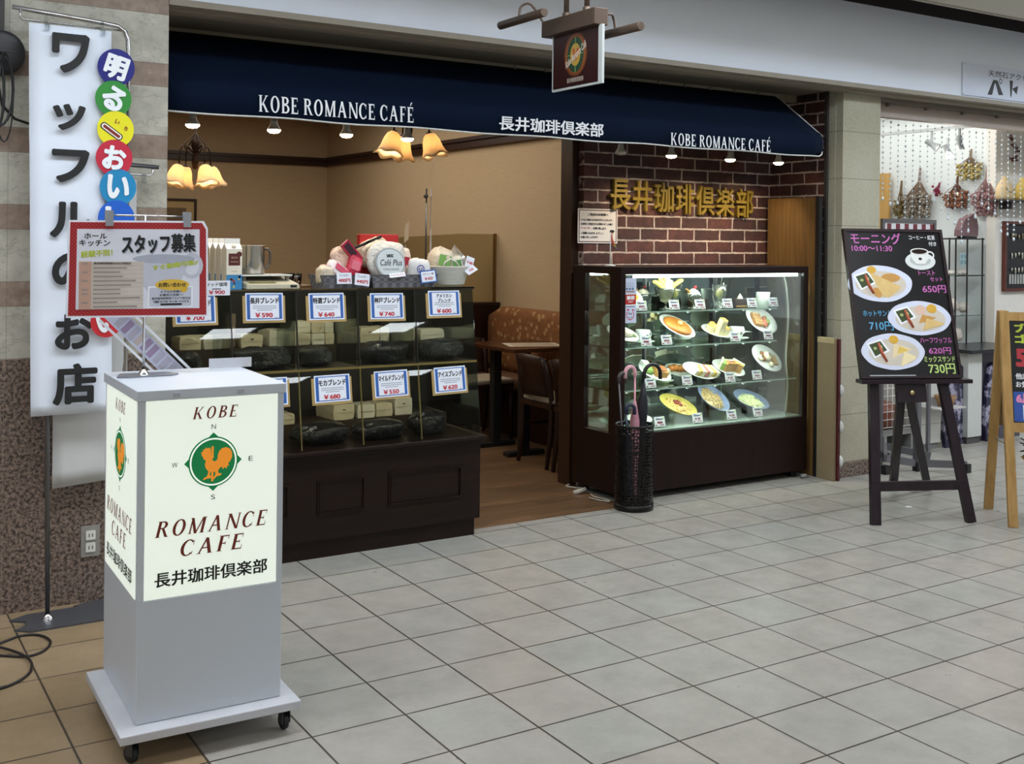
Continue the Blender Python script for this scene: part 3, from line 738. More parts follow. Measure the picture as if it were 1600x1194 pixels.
def sign_face(fr, w_, small):
    pn = MB().rect(fr, -w_, w_, .436, .985, 0, .004).build('lit_panel', PANEL, lb, label='glowing white panel')
    k = w_ / .187
    cz = .803; e = .78
    MB().ell(fr, 0, cz, .0705 * k, .0715, .004, .0046, n=40).poly([(-.016 * k, cz + .068), (.016 * k, cz + .068), (0, cz + .083)], fr, .004, .0046).poly([(-.016 * k, cz - .068), (.016 * k, cz - .068), (0, cz - .083)], fr, .004, .0046) \
        .poly([(-.067 * k, cz + .015), (-.067 * k, cz - .015), (-.082 * k, cz)], fr, .004, .0046).poly([(.067 * k, cz + .015), (.067 * k, cz - .015), (.082 * k, cz)], fr, .004, .0046).build('emblem', GRN, pn, label='green compass disc')
    MB().ring(fr, 0, cz, .0665 * k, .0675, .0045 * k, .0045, .0052, n=48).build('emblem_ring', WGL, pn)
    MB().poly([(a * .096 * k, cz - .002 + b_ * .096) for a, b_ in ROO], fr, .0046, .0055).rect(fr, -.0055 * k, .0005, cz + .010, cz + .044, .0046, .0053).rect(fr, -.0055 * k, .0005, cz - .055, cz - .022, .0046, .0053).build('rooster', ORG, pn, label='orange rooster')
    mb = MB()
    for ch, x, z in (('N', 0, cz + .100), ('S', 0, cz - .100), ('W', -.108, cz), ('E', .108, cz)): mb.text(ch, fr, x * k, z, .0135, .0125 * k if ch != 'W' else .0165 * k, c=.0055, bold=.0)
    mb.build('compass_letters', P('#20251f', .5), pn)
    for t_, x, z, h_, ww, gp in (('KOBE', .005, .944, .034, .123, .30), ('ROMANCE', 0, .628, .044, .312, .24), ('CAFE', -.001, .568, .044, .176, .24)):
        MB().serif(t_, fr, x * k, z, h_, ww * k, c=.0055, shear=.24, T=.19, t=.075, gap=gp).build('lettering', BRN, pn, label='brown slanted capital lettering')
    MB().text('長井珈琲倶楽部', fr, 0, .488, .042, .320 * k, c=.0055, bold=.022).build('shop_name', P('#15120f', .5), pn)
Rz = LBX.to_3x3()
sign_face(FR(LBX @ V((0, -hy + .002, 0)), Rz @ V((1, 0, 0))), .187, False)
sign_face(FR(LBX @ V((-hx + .002, 0, 0)), Rz @ V((0, -1, 0))), .213, True)
tr_ = thing('trolley_board', 'white painted trolley board on black casters under the sign box', 'trolley', (-.858, -1.09, 0))
PW = P('#c3c5c9', .5, var=.10, scale=9)
MB(LBX).box(-.257, .250, -.290, .230, .070, .095).build('board', PW, tr_, bevel=.003)
RUB = P('#18181a', .6)
for cx, cy, a in ((-.215, -.245, .5), (.215, -.245, .15), (-.215, .19, .1), (.215, .19, .6)):
    T_ = LBX @ MX.Translation((cx, cy, 0)) @ MX.Rotation(a, 4, 'Z')
    c_ = MB(T_).box(-.02, .02, -.02, .02, .064, .070).box(-.013, -.011, -.012, .014, .022, .066).box(.011, .013, -.012, .014, .022, .066).build('caster', P('#55565a', .35, .8), tr_)
    MB(T_ @ MX.Translation((0, .006, .0235)) @ MX.Rotation(R(90), 4, 'Y')).lathe([(0, -.009), (.018, -.009), (.0232, -.006), (.0232, .006), (.018, .009), (0, .009)], 22).build('wheel', RUB, c_)
# white paper slip and slanted menu strip behind the box
MB(LBX).box(.105, .245, .205, .2055, 1.0155, 1.047).build('paper_slip', P('#cfd0d6', .6), None, label='blank white card strip standing on the rear edge of the sign box', cat='card')
fr = FR((0, -.80, 0))
o = thing('menu_strip', 'pale slanted menu strip leaning behind the sign box', 'menu card', (-.86, -.80, 0))
PTS = [(-1.075, 1.20), (-.995, 1.20), (-.60, .80), (-.685, .80)]
MB().poly(PTS, fr, -.004, 0).build('sheet', P('#c4c6d8', .35, var=.03), o)
d = V((.395, 0, -.40)).normalized(); fr2 = FR((-1.02, -.80, 1.19), d, V((0, -1, 0)).cross(d))
mb = MB(); rnd = srand(4)
for q in range(14):
    mb.rect(fr2, .01 + q * .028, .03 + q * .028, -.026, .018, .0004, .0009, rnd.choice((0, 1, 2)))
mb.build('menu_pictures', [P('#a9a6b4'), P('#94809a'), P('#b6a8a2')], o)
mb = MB(); mb.rect(fr2, -.03, .55, .032, .040, 0, .006).rect(fr2, -.03, .55, -.052, -.044, 0, .006); mb.build('edge_strip', P('#e4e6ea', .3), o)
MB().bar((-.86, -.795, .0), (-.86, -.795, .99), .02, .01).build('support', GREYM, o)

# ------------------------------------------------------------------ staff poster on its clip stand
pz = thing('poster_stand', 'small chrome poster stand standing on the sign box', 'poster stand', (-.976, -.955, 1.015))
fr = FR((-.976, -.955, 1.015), (1, 0, 0), (0, 1, 0))
MB().poly([(-.085, -.03), (-.055, -.045), (.075, -.045), (.10, -.02), (.08, .035), (-.06, .045)], fr, .0005, .005).build('base', P('#8d9095', .3, .7), pz)
MB().lathe([(.018, .005), (.014, .012), (.006, .02)], 14, (-.976, -.955, 1.015)).build('collar', CHR, pz)
MB().tube([(-.976, -.955, 1.02), (-.976, -.955, 1.503)], .004, 8).build('pole', CHR, pz)
MB().tube([(-1.085, -.955, 1.503), (-.835, -.955, 1.503)], .003, 8).build('crossbar', CHR, pz)
for x in (-1.083, -.851): MB().box(x - .011, x + .011, -.969, -.951, 1.470, 1.517).build('clip', P('#8f9295', .4), pz)
ps = thing('staff_poster', 'red dotted-border staff recruiting poster hanging above the sign box', 'poster', (-.99, -.963, 1.19))
fr = FR((0, -.9635, 0)); mb = MB()
Q = [(-1.199, 1.486), (-.799, 1.490), (-.786, 1.468), (-.782, 1.191), (-1.203, 1.198)]
mb.poly(Q, fr, -.0012, 0); mb.build('sheet', P('#e6e8f0', .4), ps)
MB().poly([(-1.193, 1.480), (-.805, 1.484), (-.792, 1.464), (-.788, 1.197), (-1.197, 1.204)], fr, 0, .0004).build('dotted_border', POLKA('#9c1a24', '#c8604e'), ps)
MB().poly([(-1.174, 1.460), (-.812, 1.464), (-.810, 1.218), (-1.176, 1.222)], fr, .0004, .0008).build('white_field', P('#d9dbe4', .4, var=.05, scale=5), ps)
cup = MB(); cup.ell(fr, -.92, 1.372, .095, .014, .0009, .0010, 0); cup.poly([(-1.0, 1.37), (-.84, 1.37), (-.87, 1.30), (-.90, 1.26), (-.96, 1.26), (-.99, 1.30)], fr, .0008, .0009, 1)
cup.ring(fr, -.835, 1.35, .035, .04, .012, .012, .00095, 1, 24); cup.build('cup_picture', [P('#a9adbb'), P('#bfc2cd')], ps)
hd = MB(); hd.text('スタッフ募集', fr.at(-.936, 1.419, R(2)), .003, -.003, .058, .222, c=.0011, bold=.03, m=1); hd.text('スタッフ募集', fr.at(-.936, 1.419, R(2)), 0, 0, .058, .222, c=.0014, bold=.034); hd.build('heading', [P('#141414'), P('#8e93a0')], ps)
MB().text('ホール', fr, -1.122, 1.440, .017, .064, bold=.02).text('キッチン', fr, -1.124, 1.419, .019, .088, bold=.02).build('heading', P('#1a1a1a'), ps)
yg = P('#b3bf3a', .5)
MB().text('経験不問！', fr.at(-1.118, 1.388, R(4)), 0, 0, .020, .090, bold=.035).text('すぐ勤務可能♪', fr.at(-.885, 1.345, R(8)), 0, .008, .016, .140, bold=.04).build('green_heading', yg, ps)
tb = MB(); tb.rect(fr, -1.168, -.982, 1.222, 1.364, .0009, .0012, 0); tb.rect(fr, -1.168, -1.133, 1.222, 1.364, .0012, .0014, 1)
for q in range(11): tb.rect(fr, -1.168, -.982, 1.222 + q * .0129, 1.2227 + q * .0129, .0014, .0015, 2)
for q in range(11): tb.rect(fr, -1.128, -1.128 + (.06 + .08 * srand(q).random()), 1.2262 + q * .0129, 1.2312 + q * .0129, .0014, .0016, 3)
for q in (1, 3, 4, 6, 8, 10): tb.rect(fr, -1.160, -1.142, 1.2262 + q * .0129, 1.2312 + q * .0129, .0014, .0016, 3)
tb.build('details_table', [P('#c9bfb4'), P('#c09a86'), P('#a89c90'), P('#968c84')], ps)
MB().text('長井珈琲倶楽部アスピア明石店', fr, -1.072, 1.3585, .0075, .108, c=.0017, bold=.02).build('small_heading', P('#2a2420'), ps)
MB().rrect(fr, -.968, -.832, 1.222, 1.288, .004, .0010, .0013, 0).rrect(fr, -.964, -.836, 1.226, 1.284, .003, .0013, .0015, 1).build('contact_box', [P('#eceef2'), P('#bfc3cf')], ps)
MB().ell(fr, -.895, 1.292, .052, .017, .0015, .0018).ell(fr, -.86, 1.28, .012, .012, .0013, .0017).build('yellow_bubble', P('#d9b23a'), ps)
MB().text('お問い合わせ', fr, -.895, 1.292, .014, .084, c=.0021, bold=.03).text('まずはお気軽に', fr, -.897, 1.271, .0075, .066, c=.0019, bold=.02).text('お電話か店頭へ！', fr, -.897, 1.261, .0075, .072, c=.0019, bold=.02).text('長井珈琲倶楽部アスピア明石店', fr, -.898, 1.2505, .0075, .118, c=.0019, bold=.02).text('☎078-918-7333', fr, -.898, 1.2405, .0075, .108, c=.0019, bold=.02).rect(fr, -.93, -.865, 1.229, 1.235, .0015, .0018).build('contact_text', P('#1a1a1a'), ps)
# ------------------------------------------------------------------ coffee showcase counter
DARK = WOOD('#150c09', '#20130d', .34, (2, 2, 40), .22); FRM = P('#15110d', .4)
ct = thing('showcase_counter', 'dark wooden counter with slanted glass showcase of coffee bags', 'showcase', (.15, .5, 0))
cx0, cx1 = -.612, .930
mb = MB().box(cx0, cx1, .25, .80, .085, .458).box(cx0, cx1 - .02, .268, .78, 0, .085); mb.build('base_cabinet', DARK, ct)
MB().box(cx0, cx1 + .008, .225, .81, .458, .472).box(cx0, cx1 + .016, .208, .82, .472, .492).build('ledge', DARK, ct, bevel=.004)
fr = FR((0, .25, 0))
for a, b_ in ((.436, .830), (.084, .322), (-.30, -.045), (-.60, -.38)):
    MB().frame(fr, a, b_, .194, .357, .009, 0, .006).frame(fr, a + .009, b_ - .009, .203, .348, .006, 0, .011).build('panel_moulding', DARK, ct)
gs = (.33 - .23) / (1.207 - .505)
def gy(z): return .23 + (z - .505) * gs
uy = V((0, gs, 1)).normalized(); GF = FR((0, .23, .505), (1, 0, 0), uy)
def gq(z): return (z - .505) / uy.z
CG = GLASS('#eef3f0', .8, 1.45)
for i, a in enumerate((-.612, -.296, .003, .301, .600)):
    b_ = (-.296, .003, .301, .600, .922)[i]
    for z0, z1 in ((.497, .845), (.850, 1.204)):
        MB().rect(GF, a + .002, b_ - .002, gq(z0), gq(z1), -.004, 0).build('front_glass', CG, ct)
MB().poly([(.23, .497), (.78, .497), (.78, 1.204), (gy(1.204), 1.204)], FR((.918, 0, 0), (0, 1, 0)), -.002, .002).build('end_glass', CG, ct)
MB().box(cx0, .93, .325, .79, 1.204, 1.210).build('top_glass', GLASS('#dfe8e4', 1.2, 1.5, .02), ct)
mb = MB()
GOLD = P('#8a7a45', .35, .6)
for x in (-.296, .003, .301, .600):
    MB().bar((x, gy(.497) + .006, .497), (x, gy(.848) + .006, .848), .005, .008, 0, (1, 0, 0)).build('mullion', GOLD, ct)
    MB().bar((x, gy(.848) + .006, .848), (x, gy(1.204) + .006, 1.204), .0055, .010, 0, (1, 0, 0)).build('mullion', FRM, ct)
MB().box(cx0, .928, gy(1.204) - .003, gy(1.204) + .009, 1.197, 1.2035).build('top_rail', FRM, ct)
MB().box(cx0, .92, gy(.845) - .002, gy(.845) + .006, .842, .852).build('shelf_edge', GOLD, ct, label='gold shelf edge')
MB().box(cx0, .917, gy(.845) + .008, .78, .842, .848).build('shelf', P('#4a3f30', .5), ct)
MB().box(cx0, .915, .782, .80, .492, 1.20).build('back_panel', P('#1a130f', .5), ct)
MB().box(cx0, .91, .56, .78, .848, .930).build('riser', P('#3a2d20', .5), ct)
MB().box(cx0, .91, .56, .78, .492, .560).build('riser', P('#3a2d20', .5), ct)
for x in (-.296, .003, .301, .600): MB().box(x - .002, x + .002, gy(1.15) + .012, .78, .852, 1.195).build('divider', GLASS('#d8e0dc', .8, 1.5), ct)

for z in (1.19, .838): lamp('AREA', 'added_showcase_fill', (.155, gy(z) + .04, z), 2.6, (1, .90, .74), (R(25), 0, 0), 1.4, .03)  # fill lights added to lift the dark inside of the showcase
# paper coffee bags lying in the showcase
def bagmesh(w_, h_, d_, seed):
    r = srand(seed); mb = MB(); vs = []
    N = 7
    for i in range(N):
        t = i / (N - 1); k = 1 - .5 * max(0, t - .55) / .45; wk = 1 + .06 * max(0, t - .55)
        for sx, sz in ((-1, -1), (0, -1), (1, -1), (1, 0), (1, 1), (.3, 1), (-.3, 1), (-1, 1), (-1, 0)):
            ex = .94 if sx in (-1, 1) and sz != 0 else 1
            j = .0022
            x = sx * w_ / 2 * wk * ex + r.uniform(-j, j); z = h_ / 2 + sz * h_ / 2 * k * ex + r.uniform(-j, j) * (sz > -1)
            if sz == -1: z = 0
            vs.append((x, d_ * t + r.uniform(-j, j) * 2, z))
    fs = [tuple(range(9)), tuple(range(9 * N - 1, 9 * N - 10, -1))]
    for i in range(N - 1):
        for k in range(9): fs.append((i * 9 + k, i * 9 + (k + 1) % 9, i * 9 + 9 + (k + 1) % 9, i * 9 + 9 + k)[::-1])
    return mb, vs, fs
KRAFT = P('#cdbf9f', .75, var=.1, scale=12); CREAM = P('#d8d0b8', .7, var=.08, scale=12)
def paper_bag(x0, x1, z0, z1, y, label, group, valve=True, seed=1, mat=None):
    w_, h_ = x1 - x0, z1 - z0
    o = thing('coffee_bag', label, 'coffee bag', ((x0 + x1) / 2, y, z0), group)
    mb, vs, fs = bagmesh(w_, h_, .19, seed); mb.M = MX.Translation(((x0 + x1) / 2, y, z0)) @ MX.Rotation(srand(seed).uniform(-.08, .08), 4, 'Z')
    mb.add(vs, fs); mb.build('pouch', mat or (KRAFT if seed % 2 else CREAM), o, bevel=.003)
    if valve: MB().ell(FR(((x0 + x1) / 2, y - .0035, z0 + h_ * .66)), 0, 0, .009, .0025, 0, .001, n=14).build('vent_slit', P('#17120e'), o)
    fl = MB(); fl.rect(FR(((x0 + x1) / 2, y - .003, z0 + h_ * .5)), -w_ * .42, w_ * .42, -h_ * .02, h_ * .0, 0, .001); fl.build('fold', P('#a89a7c', .8), o)
UP = 'paper coffee bags on the upper showcase shelf'; LO = 'paper coffee bags on the lower showcase shelf'
bags = [(-.447, -.350, .930, .992, .57, 'pale paper coffee bag at the far left of the upper shelf', UP), (-.341, -.243, .930, .992, .57, 'blunt pale paper coffee bag second from the left, upper shelf', UP),
        (-.167, -.061, .930, .990, .57, 'paper coffee bag with slit under the 590 price card', UP), (-.035, .072, .930, 1.012, .56, 'tall paper coffee bag right of the 590 price card, by the mullion', UP),
        (.080, .175, .930, .988, .57, 'lower left paper coffee bag of the stack under the 640 card', UP), (.180, .246, .930, .985, .57, 'lower middle paper coffee bag of the stack under the 640 card', UP),
        (.250, .296, .930, .985, .575, 'lower right paper coffee bag of the stack under the 640 card', UP),
        (.078, .175, .989, 1.044, .575, 'top left paper coffee bag of the stack under the 640 card', UP), (.179, .244, .986, 1.04, .575, 'top middle paper coffee bag of the stack under the 640 card', UP), (.248, .296, .986, 1.038, .58, 'top right paper coffee bag of the stack under the 640 card', UP),
        (.429, .535, .930, 1.006, .57, 'paper coffee bag with slit under the 740 price card', UP), (.545, .595, .930, 1.004, .585, 'narrow creased paper coffee bag right of the 740 card', UP), (.640, .730, .930, .996, .57, 'paper coffee bag left under the 600 price card', UP), (.765, .90, .930, .985, .575, 'wide flat paper coffee bag at the right end, upper shelf', UP),
        (.292, .405, .560, .635, .57, 'paper coffee bag with slit under the 550 card, left one', LO), (.420, .514, .560, .628, .57, 'paper coffee bag under the 550 card, middle one', LO), (.519, .610, .560, .628, .57, 'paper coffee bag under the 550 card, right one', LO), (.625, .722, .560, .645, .575, 'paper coffee bag with slit left of the 620 card', LO), (.035, .10, .560, .61, .57, 'small paper coffee bag under the 680 card', LO), (-.16, -.03, .56, .63, .57, 'paper coffee bag behind the lit sign box corner', LO)]
for i, bg in enumerate(bags): paper_bag(*bg, seed=i + 1, valve='slit' in bg[5])
def beans(x0, x1, z0, z1, y, label, g, seed):
    MB().ball(((x0 + x1) / 2, y, (z0 + z1) / 2), ((x1 - x0) / 2, .075, (z1 - z0) / 2), 32, 0, .16, seed, .66).build('bean_bag', M_beans(), None, label=label, cat='bag of coffee beans', group=g)
BB = 'dark bean bags in the showcase'
for i, (a, b_, c, d_, l) in enumerate(((-.52, -.40, .850, .935, 'dark clear bag of coffee beans at the far left, upper shelf'), (-.265, .0, .850, .945, 'wide dark bag of coffee beans under the 590 card'), (.06, .20, .850, .935, 'round dark bag of coffee beans under the 640 card'), (.36, .595, .850, .948, 'wide dark bag of coffee beans under the 740 card'), (.66, .90, .850, .950, 'wide dark bag of coffee beans under the 600 card'))):
    beans(a, b_, c, d_, .41, l, BB, i)
for i, (a, b_, c, d_, l) in enumerate(((.03, .29, .494, .585, 'dark bag of coffee beans under the 680 card, lower shelf'), (.33, .58, .494, .575, 'dark bag of coffee beans under the 550 card, lower shelf'), (.63, .80, .494, .60, 'dark bag of coffee beans under the 620 card, lower shelf'), (-.26, -.02, .494, .58, 'dark bag of coffee beans lower left, beside the sign box'))):
    beans(a, b_, c, d_, .40, l, BB, i + 9)
# stacked cartons behind the upper bags
for i, (a, b_, z0, z1, l) in enumerate(((-.225, -.175, .93, 1.085, 'narrow brown packet standing left of the 590 card'), (.335, .40, .93, 1.10, 'brown packet standing left behind the 740 card'), (.60, .655, .93, 1.12, 'printed tan packet standing left behind the 600 card'))):
    o = thing('coffee_packet', l, 'packet', ((a + b_) / 2, .64, z0), 'standing packets in the showcase')
    MB().box(a, b_, .62, .70, z0, z1).build('box', P('#7d6a55', .6), o, bevel=.003); MB().rect(FR(((a + b_) / 2, .62, (z0 + z1) / 2)), -(b_ - a) * .38, (b_ - a) * .38, -.04, .02, 0, .001).build('printed_label', P('#a89680', .6), o)

# ------------------------------------------------------------------ price cards on the glass
BLU = P('#2c5fa8', .35); CARD = P('#e4e8f0', .35, var=.02); RED = P('#b8202c', .5); INK2 = P('#17171a', .5); GR = P('#a9aeb8', .6)
def price_card(xc, zc, name, price, label, w_=.172, h_=.122, rot=0):
    base = GF.at(xc, gq(zc), rot, .001)
    o = thing('price_card', label, 'price card', base.p(0, -h_ / 2), 'price cards on the showcase glass')
    MB().rect(base, -w_ / 2 - .012, w_ / 2 + .010, -h_ / 2 - .010, h_ / 2 - .012, 0, .003).build('backing', P('#b59a62', .35, .3), o, label='gold backing board')
    MB().rrect(base, -w_ / 2, w_ / 2, -h_ / 2, h_ / 2, .003, .004, .0055).build('border', P('#dfe6f2', .25), o)
    MB().rect(base, -w_ / 2 + .006, w_ / 2 - .006, -h_ / 2 + .006, h_ / 2 - .006, .0055, .006).build('blue_frame', BLU, o)
    MB().rect(base, -w_ / 2 + .020, w_ / 2 - .020, -h_ / 2 + .010, h_ / 2 - .010, .006, .0066).build('card', CARD, o)
    mb = MB(); two = '\n' in name
    if two:
        a, b_ = name.split('\n'); mb.text(a, base, 0, .036, .018, .085, c=.0072, bold=.04); mb.text(b_, base, .0, .014, .018, .072, c=.0072, bold=.04)
    else: mb.text(name, base, 0, .027, .028, .132, c=.0072, bold=.04)
    mb.build('name_lettering', INK2, o)
    mb = MB()
    for q, ww in enumerate((.108, .11, .07)): mb.rect(base, -ww / 2, ww / 2, .000 - q * .0085, .0042 - q * .0085, .0066, .0070)
    mb.rect(base, .045, .062, -.050, -.047, .0066, .007); mb.build('small_print', GR, o)
    MB().text('￥' + price, base, -.004, -.037, .021, .080, c=.0072, bold=.035).build('price_lettering', RED, o)
price_card(-.147, 1.134, '長井ブレンド', '590', 'blue-framed price card reading 590 yen', rot=-.01)
price_card(.146, 1.129, '特選ブレンド', '640', 'blue-framed price card reading 640 yen')
price_card(.449, 1.124, '神戸ブレンド', '740', 'blue-framed price card reading 740 yen', rot=-.01)
price_card(.755, 1.131, 'アメリカン\nブレンド', '600', 'blue-framed price card reading 600 yen')
price_card(-.452, 1.130, 'シナモンブレンド', '700', 'blue-framed price card reading 700 yen, half hidden by the poster', rot=.01)
price_card(.156, .761, 'モカブレンド', '680', 'blue-framed price card reading 680 yen', rot=.01)
price_card(.451, .765, 'マイルドブレンド', '550', 'blue-framed price card reading 550 yen', rot=.015)
price_card(.764, .767, 'アイスブレンド', '620', 'blue-framed price card reading 620 yen', rot=.02)
price_card(-.142, .764, 'ブレンド', '', 'blue-framed price card mostly hidden behind the sign box corner')

# ------------------------------------------------------------------ on top of the counter
ZT = 1.2105
def carton(i, y, x, label):
    o = thing('drink_carton', label, 'carton', (x, y, ZT), 'cartons on the counter')
    w_ = .070
    MB().box(x - w_ / 2, x + w_ / 2, y - w_ / 2, y + w_ / 2, ZT, ZT + .178).build('carton_body', P('#e6dfcb', .5), o)
    g = MB(); g.add([(x - w_ / 2, y - w_ / 2, ZT + .178), (x + w_ / 2, y - w_ / 2, ZT + .178), (x + w_ / 2, y + w_ / 2, ZT + .178), (x - w_ / 2, y + w_ / 2, ZT + .178), (x - w_ / 2, y, ZT + .205), (x + w_ / 2, y, ZT + .205)], [(0, 1, 5, 4), (2, 3, 4, 5), (1, 2, 5), (3, 0, 4)])
    g.box(x - w_ / 2, x + w_ / 2, y - .003, y + .003, ZT + .204, ZT + .225); g.build('gable_top', P('#f0eee6', .5), o)
    fr = FR((x, y - w_ / 2, ZT)); MB().rect(fr, -.026, .026, .105, .158, 0, .0008).ell(fr, .022, .155, .012, .012, 0, .0009).build('printed_label', P('#57211c', .5), o, label='brown label')
    MB().text('珈琲', fr, 0, .14, .009, .03, c=.0012).rect(fr, -.018, .018, .120, .1225, .0008, .0011).rect(fr, -.012, .014, .078, .0805, 0, .0008).build('label_text', P('#b9a58a', .5), o)
    f2 = MB(); f2.rect(fr, -.035, .035, .0, .064, 0, .0008, 0); f2.box(x + w_ / 2, x + w_ / 2 + .0008, y - w_ / 2, y + w_ / 2, ZT, ZT + .064)
    f2.build('blue_band', P('#3b86b8', .5, var=.2, scale=50), o, label='blue printed band')
    rr = srand(i); mb = MB()
    for q in range(9): mb.ell(fr, rr.uniform(-.03, .03), rr.uniform(.006, .056), rr.uniform(.003, .007), rr.uniform(.003, .007), .0008, .0012, q % 3, n=10)
    mb.build('printed_figures', [P('#c9b44a'), P('#3b3b60'), P('#a03a30')], o)
    MB(MX.Translation((x, y - .022, ZT + .185)) @ MX.Rotation(R(50), 4, 'X')).lathe([(0, .012), (.010, .012), (.011, 0)], 14).build('cap', P('#d8d2c0', .5), o)
for i, (y, l) in enumerate(((.42, 'cream drink carton with brown label and blue foot at the front of its row'), (.505, 'second drink carton of the row from the front'), (.59, 'third drink carton of the row from the front'), (.675, 'rearmost drink carton of the row behind the poster'))):
    carton(i, y, -.262 + .0 * i, l)
sc = thing('scale', 'beige flat weighing scale carrying the steel pitcher', 'scale', (-.09, .45, ZT))
MB().add([(-.215, .36, ZT), (.036, .36, ZT), (.036, .58, ZT), (-.215, .58, ZT), (-.212, .362, ZT + .022), (.032, .362, ZT + .022), (.032, .58, ZT + .052), (-.212, .58, ZT + .052)], [(3, 2, 1, 0), (4, 5, 6, 7), (0, 1, 5, 4), (1, 2, 6, 5), (2, 3, 7, 6), (3, 0, 4, 7)]).build('body', P('#b9b39c', .5), sc, bevel=.004)
MB().box(-.225, .022, .42, .60, ZT + .054, ZT + .062).build('weighing_plate', P('#b9b9b4', .3, .5), sc, bevel=.003)
MB().box(-.205, -.19, .44, .46, ZT + .03, ZT + .056).box(.0, .012, .44, .46, ZT + .03, ZT + .056).box(-.12, -.08, .56, .58, ZT + .045, ZT + .056).build('support', P('#8d897a'), sc)
sfr = FR((-.1, .375, ZT + .0255), (1, 0, 0), V((0, .22, .03)))
MB().rect(sfr, -.09, .03, .006, .035, 0, .002).build('display', P('#8e8a5c', .2), sc); MB().rect(FR((.0, .361, ZT + .011)), -.01, .02, -.005, .006, 0, .002).build('switch', BLK, sc)
pc = thing('pitcher', 'brushed steel pitcher with handle standing on the scale', 'pitcher', (-.140, .50, ZT + .062))
MB().lathe([(0, .0), (.050, .0), (.053, .004), (.054, .128), (.056, .131), (.054, .132), (.051, .128), (.051, .006), (0, .006)], 32, (-.14, .50, ZT + .0625)).build('body', P('#b8b4ac', .22, .95), pc)
MB().tube([(-.088, .50, ZT + .176), (-.068, .50, ZT + .178), (-.056, .50, ZT + .160), (-.058, .50, ZT + .115), (-.072, .50, ZT + .092), (-.088, .50, ZT + .09)], .0055, 8).build('handle', P('#6a6560', .3, .9), pc)
o = thing('price_tag', 'white price tag reading 900 yen below the drink cartons', 'price tag', (-.385, .318, 1.17))
fr = FR((-.36, .318, 1.222)); MB().rect(fr, -.085, .058, -.034, .030, 0, .002).build('card', CARD, o); MB().text('キッド珈琲', fr, -.0, .014, .018, .092, c=.0025, bold=.02).rect(fr, -.02, .018, -.008, -.004, .002, .0025).build('name_lettering', INK2, o); MB().text('￥900', fr, .0, -.020, .017, .07, c=.0025, bold=.03).build('price_lettering', RED, o)
# glasses near the scale
for i, (x, y) in enumerate(((.06, .60), (.115, .62))):
    MB().lathe([(0, 0), (.026, 0), (.031, .055), (.029, .055), (.024, .004), (0, .004)], 18, (x, y, ZT)).build('water_glass', GLASS('#c9c2b4', 1.3), None, label=('left' if i == 0 else 'right') + ' small tumbler behind the scale on the counter', cat='glass', group='tumblers on the counter')
MB().box(.03, .17, .54, .68, ZT - .0, ZT + .006).build('tray', P('#6b4a26', .4), None, label='small brown tray behind the scale on the counter', cat='tray')
for q in ('water_glass', 'water_glass.001'): bpy.data.objects[q].location.z += .0062

def tray(x0, x1, y0, y1, label):
    o = thing('basket_tray', label, 'basket', ((x0 + x1) / 2, (y0 + y1) / 2, ZT), 'grey baskets on the counter')
    mb = MB(); z0, z1 = ZT, ZT + .056; e = .012
    for s in range(4):
        q = [(x0 + e, y0 + e), (x1 - e, y0 + e), (x1 - e, y1 - e), (x0 + e, y1 - e)]; Q_ = [(x0, y0), (x1, y0), (x1, y1), (x0, y1)]
        a, b_ = s, (s + 1) % 4; mb.add([(*q[a], z0), (*q[b_], z0), (*Q_[b_], z1), (*Q_[a], z1)], [(0, 1, 2, 3)])
    mb.add([(x0 + e, y0 + e, z0 + .002), (x1 - e, y0 + e, z0 + .002), (x1 - e, y1 - e, z0 + .002), (x0 + e, y1 - e, z0 + .002)], [(0, 1, 2, 3)])
    mb.build('woven_sides', M_greyweave(), o, solid=.004)
    MB().tube([(x0, y0, z1), (x1, y0, z1), (x1, y1, z1), (x0, y1, z1)], .004, 6, closed=True).build('rim', P('#4d4d50', .5), o); return o
tray(.155, .395, .37, .56, 'left grey woven basket of filter packs on the counter')
tray(.398, .745, .37, .60, 'right grey woven basket of creamer packs on the counter')
CELL = GLASS('#eceae4', 1.6, 1.45, .08, .35, '#f0e8dc')
def pack(name, c, r, mat, label, g, rotv=(0, 0, 0), seed=0, lblmat=None, cat='packet'):
    o = thing(name, label, cat, c, g)
    M_ = MX.Translation(c) @ MX.Rotation(rotv[2], 4, 'Z') @ MX.Rotation(rotv[1], 4, 'Y') @ MX.Rotation(rotv[0], 4, 'X')
    MB(M_).ball((0, 0, 0), r, 22, 0, .16, seed, .6).build('pouch', mat, o)
    if lblmat: MB(M_).rrect(FR((0, -r[1] * 1.02, 0)), -r[0] * .6, r[0] * .6, -r[2] * .45, r[2] * .45, .004, 0, .002).build('printed_label', lblmat, o)
    return o
FP = 'packs in the grey baskets'
pack('filter_pack', (.19, .44, ZT + .060), (.042, .04, .042), P('#d8c9b0', .4, var=.15, scale=30, bump=1), 'crumpled cream filter pack at the left end of the left basket', FP, seed=1)
pack('filter_pack', (.232, .50, ZT + .095), (.035, .03, .016), P('#b8283a', .4), 'thin red pack lying behind the cream filter pack', FP, (0, -.5, 0), 2)
pack('filter_pack', (.262, .43, ZT + .070), (.075, .022, .036), P('#e2d2d2', .3, var=.1, scale=30, bump=1), 'white filter pack with a crimson stripe in the left basket', FP, (-.5, .62, 0), 3, P('#b4284c', .4))
pack('filter_pack', (.335, .44, ZT + .098), (.036, .022, .05), P('#c02a44', .3, var=.25, scale=35, bump=1), 'bright crimson filter pack in the left basket', FP, (-.2, .3, 0), 4, P('#d86a7c', .4))
pack('filter_pack', (.292, .48, ZT + .135), (.052, .02, .055), P('#d2b6a4', .35, var=.2, scale=30, bump=1), 'pinkish filter pack leaning at the back of the left basket', FP, (-.2, -.3, 0), 5)
